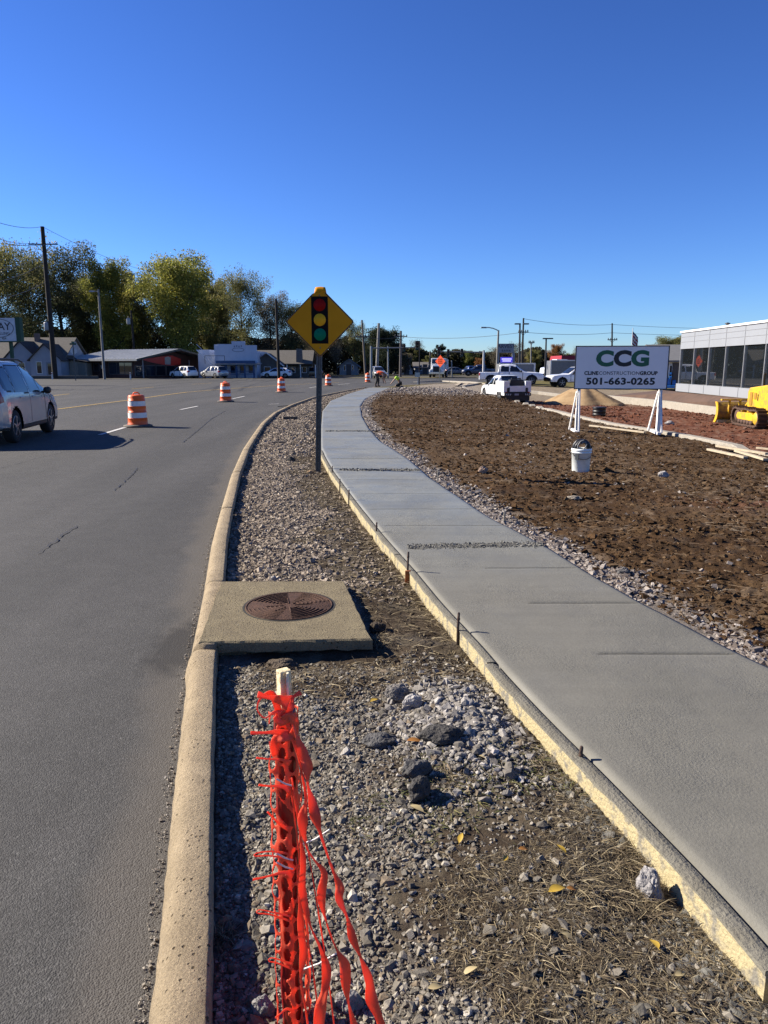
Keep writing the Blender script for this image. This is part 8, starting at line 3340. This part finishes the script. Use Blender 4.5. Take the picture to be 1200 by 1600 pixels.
def flagpole():
    D = 118
    x = pxw(D, 984)
    t = thing('flagpole', 'pale flagpole with a limp striped flag behind the company sign', 'flagpole', (x, D, 0.03))
    z = lambda py: W(984, py, D).z
    q = MB()
    q.tube([(0, 0, 0), (0, 0, z(514))], [0.09, 0.05], 10)
    q.lathe([(0.0, -0.08), (0.08, 0), (0, 0.08)], 10, (0, 0, z(514) + 0.08))
    q.build('pole', M('pole_white', (0.6, 0.6, 0.6)), t)
    zt = z(518)
    cols = (('stripe_red', (0.35, 0.02, 0.03)), ('stripe_white', (0.6, 0.58, 0.56)), ('stripe_blue', (0.03, 0.04, 0.14)))
    for k in range(7):
        m = cols[2] if k == 0 else cols[k % 2]
        mb = MB()
        V = []
        for i in range(7):
            a = i / 6
            y = 0.08 * math.sin(a * 9 + k)
            z1 = zt - 0.28 * k - a * 0.9
            V += [(0.06 + a * 0.85, y, z1), (0.06 + a * 0.85, y, z1 - 0.29)]
        mb.add(V, [(2 * i, 2 * i + 1, 2 * i + 3, 2 * i + 2) for i in range(6)], True)
        mb.build('flag_stripe', M(m[0], m[1], 0.8), t)


flagpole()

wire_m = M('wire_black', (0.045, 0.047, 0.05), 0.6)


def wire(label, a, b, sag=0.4, r=0.026):
    pts = []
    for i in range(17):
        u = i / 16
        p = a.lerp(b, u)
        p.z -= sag * 4 * u * (1 - u)
        pts.append(p)
    c = (a + b) / 2
    mb = MB()
    mb.tube([p - c for p in pts], r, 5)
    o = mb.build('overhead_wire', wire_m)
    o.location = c
    tag(o, label, 'wire', 'overhead wires')


big = lambda px, py: W(px, py, 101)
LW = lambda px, py, D=60: W(px, py, D)
wire('single top wire running left from the tallest pole tip', big(66, 354), LW(-40, 334), 0.5)
wire('upper of the wires leaving the tall pole crossarm to the left edge', big(54, 380), LW(-40, 359), 0.4)
wire('lower wire leaving the tall pole crossarm to the left edge', big(84, 380.5), LW(-40, 372), 0.4)
wire('pale service wire slanting down left from high on the tall pole', big(68, 397), LW(-40, 428), 0.4)
wire('second service wire slanting down left from the tall pole', big(69, 411), LW(-40, 448), 0.4)
wire('lowest service wire slanting to the left edge behind the shop sign', big(72, 440), LW(-40, 474), 0.4)
wire('single top wire running right from the tallest pole tip into the trees', big(66, 354), W(235, 425, 150), 0.6)
wire('outer crossarm wire running right from the tall pole into the trees', big(86, 380), W(230, 432, 150), 0.6)
wire('inner crossarm wire running right from the tall pole into the trees', big(75, 381), W(190, 428, 150), 0.6)
wire('low wire from the tall pole brace toward the yellow green tree', big(76, 390), W(195, 432, 150), 0.6)
wire('wire strung between the crossarm pole by the evergreen and the far right poles', W(626, 526, 118), W(818, 519, 104), 0.5)
wire('long high wire across the sky behind the company sign', W(818, 498, 104), W(956, 507, 125), 0.4)
wire('lower long wire across the sky above the company sign', W(818, 519, 104), W(956, 520, 125), 0.3)
wire('high wire running on from the company sign pole over the showroom', W(956, 507, 125), W(1230, 512, 150), 0.4)
wire('lower wire running on from the company sign pole behind the showroom', W(956, 520, 125), W(1230, 523, 150), 0.3)
wire('thin wire from the thin grey pole toward the left treetops', W(566, 527, 106), W(431, 500, 104), 0.4)
wire('wire linking the thin grey pole and the pole by the evergreen', W(567, 526, 106), W(626, 526, 118), 0.3)


def strip_wall():
    # low dark kerb wall along the far lots on the left
    xs = [pxw(101.5, px) for px in (40, 70, 100, 130, 152)]
    pts = [Vector((x, 101.6, 0)) for x in xs]
    o = kerb_run('low_wall', pts, 0.4, [-0.05] * 5, [0.42] * 5, M_concrete('old_wall', (0.10, 0.10, 0.095), (0.07, 0.07, 0.068), (0.05, 0.05, 0.05)), None)
    tag(o, 'low dark concrete wall in front of the grey house and leaning pole', 'low wall')
    for px, lab in ((204, 'short white marker post before the low building window'), (82, 'short white marker post at the foot of the tall leaning pole')):
        D = 99
        x = pxw(D, px)
        t = thing('marker_post', lab, 'post', (x, D, 0.0), 0, 'white marker posts')
        MB().box((0, 0, 0.45), (0.18, 0.12, 0.9), None, (0.9, 0.9)).build('stub', M('marker_white', (0.6, 0.6, 0.58), 0.6), t, 0.02)
        MB().box((0, -0.065, 0.75), (0.14, 0.012, 0.12)).build('reflector', REDLAMP, t)


strip_wall()


# ================================================================== TREES
def tube_np(P, R, n):
    mb = MB()
    mb.tube(P, R, n, caps=False)
    return mb


def tree_proto(seed, H, spread, n_limb, leaf_n, leaf_s, base=0.22, open_=0.35, dome=1.0, droop=0.0, clump=1.1, bare=0.0, shape='round'):
    """returns (wood mesh, leaf arrays) of one tree grown from trunk, limbs, boughs and twigs"""
    rs = random.Random(seed)
    wood = MB()
    tips = []

    def branch(p, d, L, r, level):
        pts, rr = [p.copy()], [r]
        n = 5
        for i in range(n):
            d = (d + Vector((rs.gauss(0, .16), rs.gauss(0, .16), rs.gauss(0.05, .10)))).normalized()
            p = p + d * (L / n)
            pts.append(p.copy())
            rr.append(r * (1 - 0.72 * (i + 1) / n))
        wood.tube(pts, rr, 7 if level == 0 else (5 if level == 1 else 4), caps=False)
        return pts, rr, d
    # trunk
    tp = [Vector((0, 0, 0))]
    d = Vector((rs.gauss(0, .05), rs.gauss(0, .05), 1)).normalized()
    r0 = H * 0.022
    nseg = 9
    tr = [r0 * 1.35]
    for i in range(nseg):
        d = (d + Vector((rs.gauss(0, .05), rs.gauss(0, .05), 0.12))).normalized()
        tp.append(tp[-1] + d * (H * 0.86 / nseg))
        tr.append(r0 * (1 - 0.85 * (i + 1) / nseg))
    trunk = MB().tube(tp, tr, 10, caps=False)

    def env(h):
        """crown half-width at relative height h"""
        if shape == 'cone':
            return spread * (1.05 - h) ** 0.8 * (0.5 + 0.5 * min(1, h * 6))
        if shape == 'dome':
            return spread * math.sqrt(max(0.02, 1 - max(0, h - 0.25) ** 2 / 0.60))
        u = (h - base) / (1 - base)
        return spread * math.sin(math.pi * min(1, max(0.03, u)) ** 0.72) ** 0.6
    for k in range(n_limb):
        h = base + (0.90 - base) * ((k + rs.random()) / n_limb)
        i = min(nseg - 1, int(h / 0.86 * nseg))
        p = tp[i].lerp(tp[i + 1], rs.random()) if i < nseg else tp[-1]
        a = k * 2.4 + rs.uniform(-.4, .4)
        e = env(h)
        up = 0.75 * (1 - 0.4 * h) - droop
        dd = Vector((math.cos(a), math.sin(a), up)).normalized()
        L = e * rs.uniform(0.75, 1.05)
        pts, rr, d2 = branch(p, dd, L, max(0.03, r0 * 0.42 * (1.1 - h)), 0)
        for j in range(6):
            q = pts[min(5, 1 + j * 5 // 6)]
            d3 = (d2 + Vector((rs.gauss(0, .7), rs.gauss(0, .7), rs.gauss(.2, .5)))).normalized()
            L2 = L * rs.uniform(0.25, 0.5)
            p2, r2, d4 = branch(q, d3, L2, max(0.02, rr[min(5, 1 + j)] * 0.55), 1)
            tips += [p2[3], p2[5]]
            for m in range(2):
                d5 = (d4 + Vector((rs.gauss(0, .8), rs.gauss(0, .8), rs.gauss(.25, .5)))).normalized()
                p3, _, _ = branch(p2[2 + m * 2], d5, L2 * 0.55, max(0.012, r2[3] * 0.5), 2)
                tips.append(p3[5])
        tips.append(pts[5])
    # leaves: clumps round twig tips; some clumps are left thin so that sky shows through
    T = np.array([t[:] for t in tips])
    R2 = np.random.default_rng(seed)
    w = R2.random(len(T)) ** 1.2 + 0.15
    w[R2.random(len(T)) < open_] *= 0.08
    w /= w.sum()
    idx = R2.choice(len(T), leaf_n, p=w)
    sig = spread * 0.13 * clump
    P = T[idx] + np.clip(R2.normal(size=(leaf_n, 3)), -1.5, 1.5) * sig * np.array([1, 1, 0.8])
    P = P[P[:, 2] > H * base * 0.55]
    n = len(P)
    a, b = R2.normal(size=(n, 3)), R2.normal(size=(n, 3))
    a /= np.linalg.norm(a, axis=1)[:, None]
    b -= a * (a * b).sum(1)[:, None]
    b /= np.linalg.norm(b, axis=1)[:, None]
    s = leaf_s * R2.uniform(0.6, 1.3, n)[:, None]
    V = np.stack([P - a * s, P + b * s * 0.55 + a * s * 0.1, P + a * s, P - b * s * 0.55 + a * s * 0.1], 1)
    shade = 0.80 + 0.32 * R2.random(n)
    cl = R2.random(len(T))[idx[:n] if len(idx) == n else R2.integers(0, len(T), n)]
    return trunk, wood, V.reshape(-1, 3), shade, cl


def leaf_mat(name, c1, c2, c3):
    """autumn leaf colours varying leaf by leaf and clump by clump, with light passing through"""
    if name in MATS:
        return MATS[name]
    m, nt, bs, out = nt_new(name)
    at = node(nt, 'ShaderNodeAttribute', attribute_name='col')
    sep = node(nt, 'ShaderNodeSeparateColor', {'Color': at.outputs['Color']})
    c = mixc(nt, sep.outputs[1], c1, c2)
    f = ramp(nt, sep.outputs[1], [(0.72, 0.0), (0.9, 1.0)])
    c = mixc(nt, f, c, c3)
    g = node(nt, 'ShaderNodeCombineColor', {'Red': sep.outputs[0], 'Green': sep.outputs[0], 'Blue': sep.outputs[0]})
    c = mixc(nt, 1.0, c, g.outputs[0], 'MULTIPLY')
    nt.links.new(c, bs.inputs['Base Color'])
    bs.inputs['Roughness'].default_value = 0.6
    bs.inputs['Specular IOR Level'].default_value = 0.25
    tr = node(nt, 'ShaderNodeBsdfTranslucent', {'Color': c})
    mx = node(nt, 'ShaderNodeMixShader', {0: 0.42, 1: bs.outputs[0], 2: tr.outputs[0]})
    nt.links.new(mx.outputs[0], out.inputs[0])
    MATS[name] = m
    return m


bark = M('bark', (0.055, 0.045, 0.036), 0.95, col2=(0.035, 0.029, 0.024), scale=6, bump=0.5, bscale=10)
bark_pale = M('bark_pale', (0.15, 0.13, 0.11), 0.95, col2=(0.10, 0.085, 0.075), scale=6)
PROTO = {}


def make_proto(key, **kw):
    trunk, wood, V, shade, cl = tree_proto(**kw)
    f = np.arange(len(V)).reshape(-1, 4)
    cols = np.zeros((len(V), 3))
    cols[:, 0] = np.repeat(shade, 4)
    cols[:, 1] = np.repeat(cl, 4)
    leaf = bulk_mesh('crown', V, f, 4, cols) if len(V) else None
    PROTO[key] = (trunk.mesh('trunk'), wood.mesh('limbs'), leaf, kw['H'])


make_proto('broad', seed=3, H=18, spread=6.5, n_limb=24, leaf_n=48000, leaf_s=0.16, base=0.16, open_=0.25, clump=1.0)
make_proto('broad2', seed=8, H=18, spread=5.6, n_limb=22, leaf_n=41600, leaf_s=0.16, base=0.15, open_=0.3, clump=0.95)
make_proto('open', seed=5, H=18, spread=7.0, n_limb=20, leaf_n=22400, leaf_s=0.136, base=0.24, open_=0.45, clump=0.9)
make_proto('open2', seed=14, H=18, spread=6.4, n_limb=18, leaf_n=24000, leaf_s=0.136, base=0.22, open_=0.42, clump=0.9)
make_proto('bare', seed=21, H=15, spread=5.0, n_limb=22, leaf_n=3500, leaf_s=0.16, base=0.25, open_=0.5, clump=1.0)
make_proto('ever', seed=31, H=13, spread=5.0, n_limb=34, leaf_n=34000, leaf_s=0.18, base=0.04, open_=0.05, clump=1.0, shape='dome', droop=0.25)
make_proto('pine', seed=37, H=13, spread=3.0, n_limb=16, leaf_n=7000, leaf_s=0.2, base=0.35, open_=0.3, clump=0.7, droop=0.35)
LEAF = {
    'olive': leaf_mat('leaf_olive', (0.118, 0.131, 0.048), (0.187, 0.181, 0.061), (0.316, 0.271, 0.090)),
    'dark': leaf_mat('leaf_dark', (0.064, 0.078, 0.036), (0.103, 0.112, 0.049), (0.159, 0.153, 0.061)),
    'gold': leaf_mat('leaf_gold', (0.148, 0.170, 0.037), (0.286, 0.276, 0.053), (0.455, 0.401, 0.085)),
    'ever': leaf_mat('leaf_ever', (0.022, 0.032, 0.016), (0.031, 0.044, 0.021), (0.043, 0.054, 0.025)),
    'rust': leaf_mat('leaf_rust', (0.192, 0.098, 0.037), (0.282, 0.131, 0.044), (0.360, 0.182, 0.061)),
    'grey': leaf_mat('leaf_grey', (0.117, 0.106, 0.074), (0.166, 0.140, 0.092), (0.221, 0.182, 0.120)),
    'green': leaf_mat('leaf_green', (0.074, 0.112, 0.029), (0.134, 0.165, 0.043), (0.222, 0.211, 0.057)),
}


def tree(px, py_top, D, kind, leaf, label, wide=1.0, rz=0.0, cat='tree', barkm=None, base_z=0.03, name='tree'):
    trunk, wood, leafm, H = PROTO[kind]
    x = pxw(D, px)
    h = W(px, py_top, D).z - base_z
    s = h / (H * 1.0)
    t = thing(name, label, cat, (x, D, base_z), rz, 'trees beyond the road and lots')
    sx = s * wide
    for nm, me, m in (('trunk', trunk, barkm or bark), ('limbs', wood, barkm or bark), ('crown', leafm, LEAF[leaf])):
        o = bpy.data.objects.new(nm, me)
        COL.objects.link(o)
        if len(me.materials) == 0:
            me.materials.append(m)
        o.material_slots[0].link = 'OBJECT'
        o.material_slots[0].material = m
        o.parent = t
        o.scale = (sx, sx, s)


for a in ((8, 384, 134, 'open', 'olive', 'sparse olive tree at the left edge behind the shop sign', 1.0, 0.3),
          (-40, 400, 140, 'broad', 'olive', 'olive tree cut by the left edge beyond the shop sign', 1.0, 1.3),
          (100, 396, 142, 'open2', 'dark', 'tall sparse dark tree with sky showing through, right of the leaning pole', 1.05, 2.1),
          (52, 412, 150, 'open2', 'dark', 'dark sparse tree directly behind the leaning pole', 0.9, 4.0),
          (140, 428, 150, 'broad2', 'dark', 'dim tree filling the gap behind the small lamp pole', 0.8, 0.9),
          (183, 408, 138, 'broad2', 'gold', 'yellow green tree whose crown rises above the short transformer pole', 0.78, 1.0),
          (228, 430, 150, 'broad2', 'olive', 'olive tree tucked behind the two yellow green trees', 0.85, 2.6),
          (280, 402, 134, 'broad', 'gold', 'biggest yellow green tree in full leaf above the low building', 1.0, 0.0),
          (325, 438, 150, 'broad2', 'olive', 'olive tree filling the gap right of the biggest yellow green tree', 0.8, 5.0),
          (382, 428, 142, 'open', 'olive', 'airy rounded olive tree standing behind the white store', 0.74, 3.3),
          (424, 466, 150, 'open2', 'grey', 'brownish thin tree behind the dark roofed house', 0.8, 1.9),
          (455, 476, 146, 'open', 'dark', 'dark thin tree left of the yellow diamond sign', 0.85, 0.2),
          (352, 470, 160, 'broad2', 'dark', 'dark tree low behind the white store', 0.9, 1.4),
          (490, 500, 152, 'open2', 'grey', 'greyish thin tree hidden behind the yellow diamond sign', 0.9, 2.8),
          (528, 500, 146, 'open', 'grey', 'grey brown tree right of the diamond sign post', 0.7, 4.2),
          (555, 505, 150, 'open2', 'olive', 'olive grey tree behind the thin grey pole', 0.7, 5.2),
          (604, 512, 138, 'ever', 'ever', 'dense black green evergreen standing alone behind the pale pole', 1.0, 0.5),
          (650, 545, 158, 'broad2', 'olive', 'low olive tree right of the evergreen beneath the signal lights', 1.3, 0.8),
          (652, 529, 165, 'bare', 'grey', 'bare twiggy tree top above the low olive tree', 0.7, 2.0),
          (684, 536, 156, 'pine', 'ever', 'ragged conifer leaning just above the orange diamond sign', 1.0, 1.1),
          (706, 552, 160, 'broad', 'dark', 'dark round tree behind the orange diamond sign', 0.9, 2.2),
          (733, 549, 158, 'broad2', 'green', 'green tree between the orange sign and the curved street lamp', 1.1, 3.0),
          (748, 560, 150, 'broad2', 'rust', 'reddish low tree above the blue pickup', 1.1, 3.6),
          (774, 540, 152, 'bare', 'grey', 'bare grey tree behind the curved street lamp', 1.0, 0.6),
          (803, 533, 148, 'bare', 'grey', 'bare grey tree behind the bank sign', 0.95, 4.4),
          (838, 548, 150, 'broad2', 'olive', 'olive tree behind the small truck cab', 1.2, 1.7),
          (869, 539, 150, 'broad2', 'rust', 'round rust orange tree above the long grey trailer', 0.95, 0.2),
          (905, 543, 158, 'open', 'grey', 'thin brown tree beside the company sign left edge', 0.8, 2.4),
          (786, 552, 165, 'broad', 'olive', 'olive tree low between the two bare grey trees', 1.0, 4.8),
          (575, 522, 150, 'open2', 'olive', 'olive tree just left of the dark evergreen', 0.8, 2.9),
          (632, 552, 150, 'broad', 'grey', 'brown bushy tree at the right foot of the evergreen', 1.0, 3.9),
          (668, 556, 155, 'broad2', 'olive', 'olive bushy tree left of the orange diamond sign', 1.1, 5.5),
          (760, 556, 160, 'broad', 'grey', 'brown tree mass under the curved lamp arm', 1.1, 2.5),
          (820, 553, 156, 'broad', 'grey', 'brown tree mass behind the lot lamp posts', 1.1, 1.2),
          (890, 552, 165, 'broad', 'olive', 'olive tree right of the rust orange tree', 1.1, 0.7),
          (1046, 526, 96, 'broad', 'olive', 'olive brown tree over the cream house roof', 1.2, 1.0),
          (1080, 528, 110, 'broad2', 'olive', 'olive tree showing behind the showroom corner', 1.0, 3.0)):
    tree(a[0], a[1], a[2], a[3], a[4], a[5], a[6], a[7])


def thicket():
    """far-off undergrowth and scrub that reads as one dark mass along the foot of the trees"""
    n = 90000
    R2 = np.random.default_rng(77)
    px = R2.uniform(-120, 940, n)
    D = 158 + 10 * R2.random(n)
    x = (px - 600) / FPX * D
    hmax = np.interp(px, [-120, 100, 330, 420, 480, 560, 640, 700, 940], [13, 13, 12, 10, 9, 8.0, 6.5, 5.5, 5.5]) * (0.55 + 0.6 * fbm(x * 0.25, x * 0 + 1, 3))
    z = hmax * R2.random(n) ** 0.8
    P = np.stack([x, D, z], 1)
    a, b = R2.normal(size=(n, 3)), R2.normal(size=(n, 3))
    a /= np.linalg.norm(a, axis=1)[:, None]
    b -= a * (a * b).sum(1)[:, None]
    b /= np.linalg.norm(b, axis=1)[:, None]
    s = R2.uniform(0.2, 0.45, n)[:, None]
    V = np.stack([P - a * s, P + b * s * 0.6, P + a * s, P - b * s * 0.6], 1).reshape(-1, 3)
    cols = np.zeros((len(V), 3))
    cols[:, 0] = np.repeat(0.5 + 0.5 * R2.random(n), 4)
    cols[:, 1] = np.repeat(fbm(x * 0.12, z * 0.3, 3), 4)
    me = bulk_mesh('undergrowth', V, np.arange(len(V)).reshape(-1, 4), 4, cols)
    o = link_mesh('undergrowth', me, leaf_mat('leaf_scrub', (0.05, 0.05, 0.026), (0.085, 0.078, 0.04), (0.15, 0.125, 0.06)))
    tag(o, kind='stuff')


thicket()


# an unseen tree standing beyond the left edge whose shadow falls across the road
tree(-330, 330, 62, 'open', 'olive', 'sparse olive tree on the near left verge, its shadow falling across the road', 0.8, 0.5, base_z=0.0)
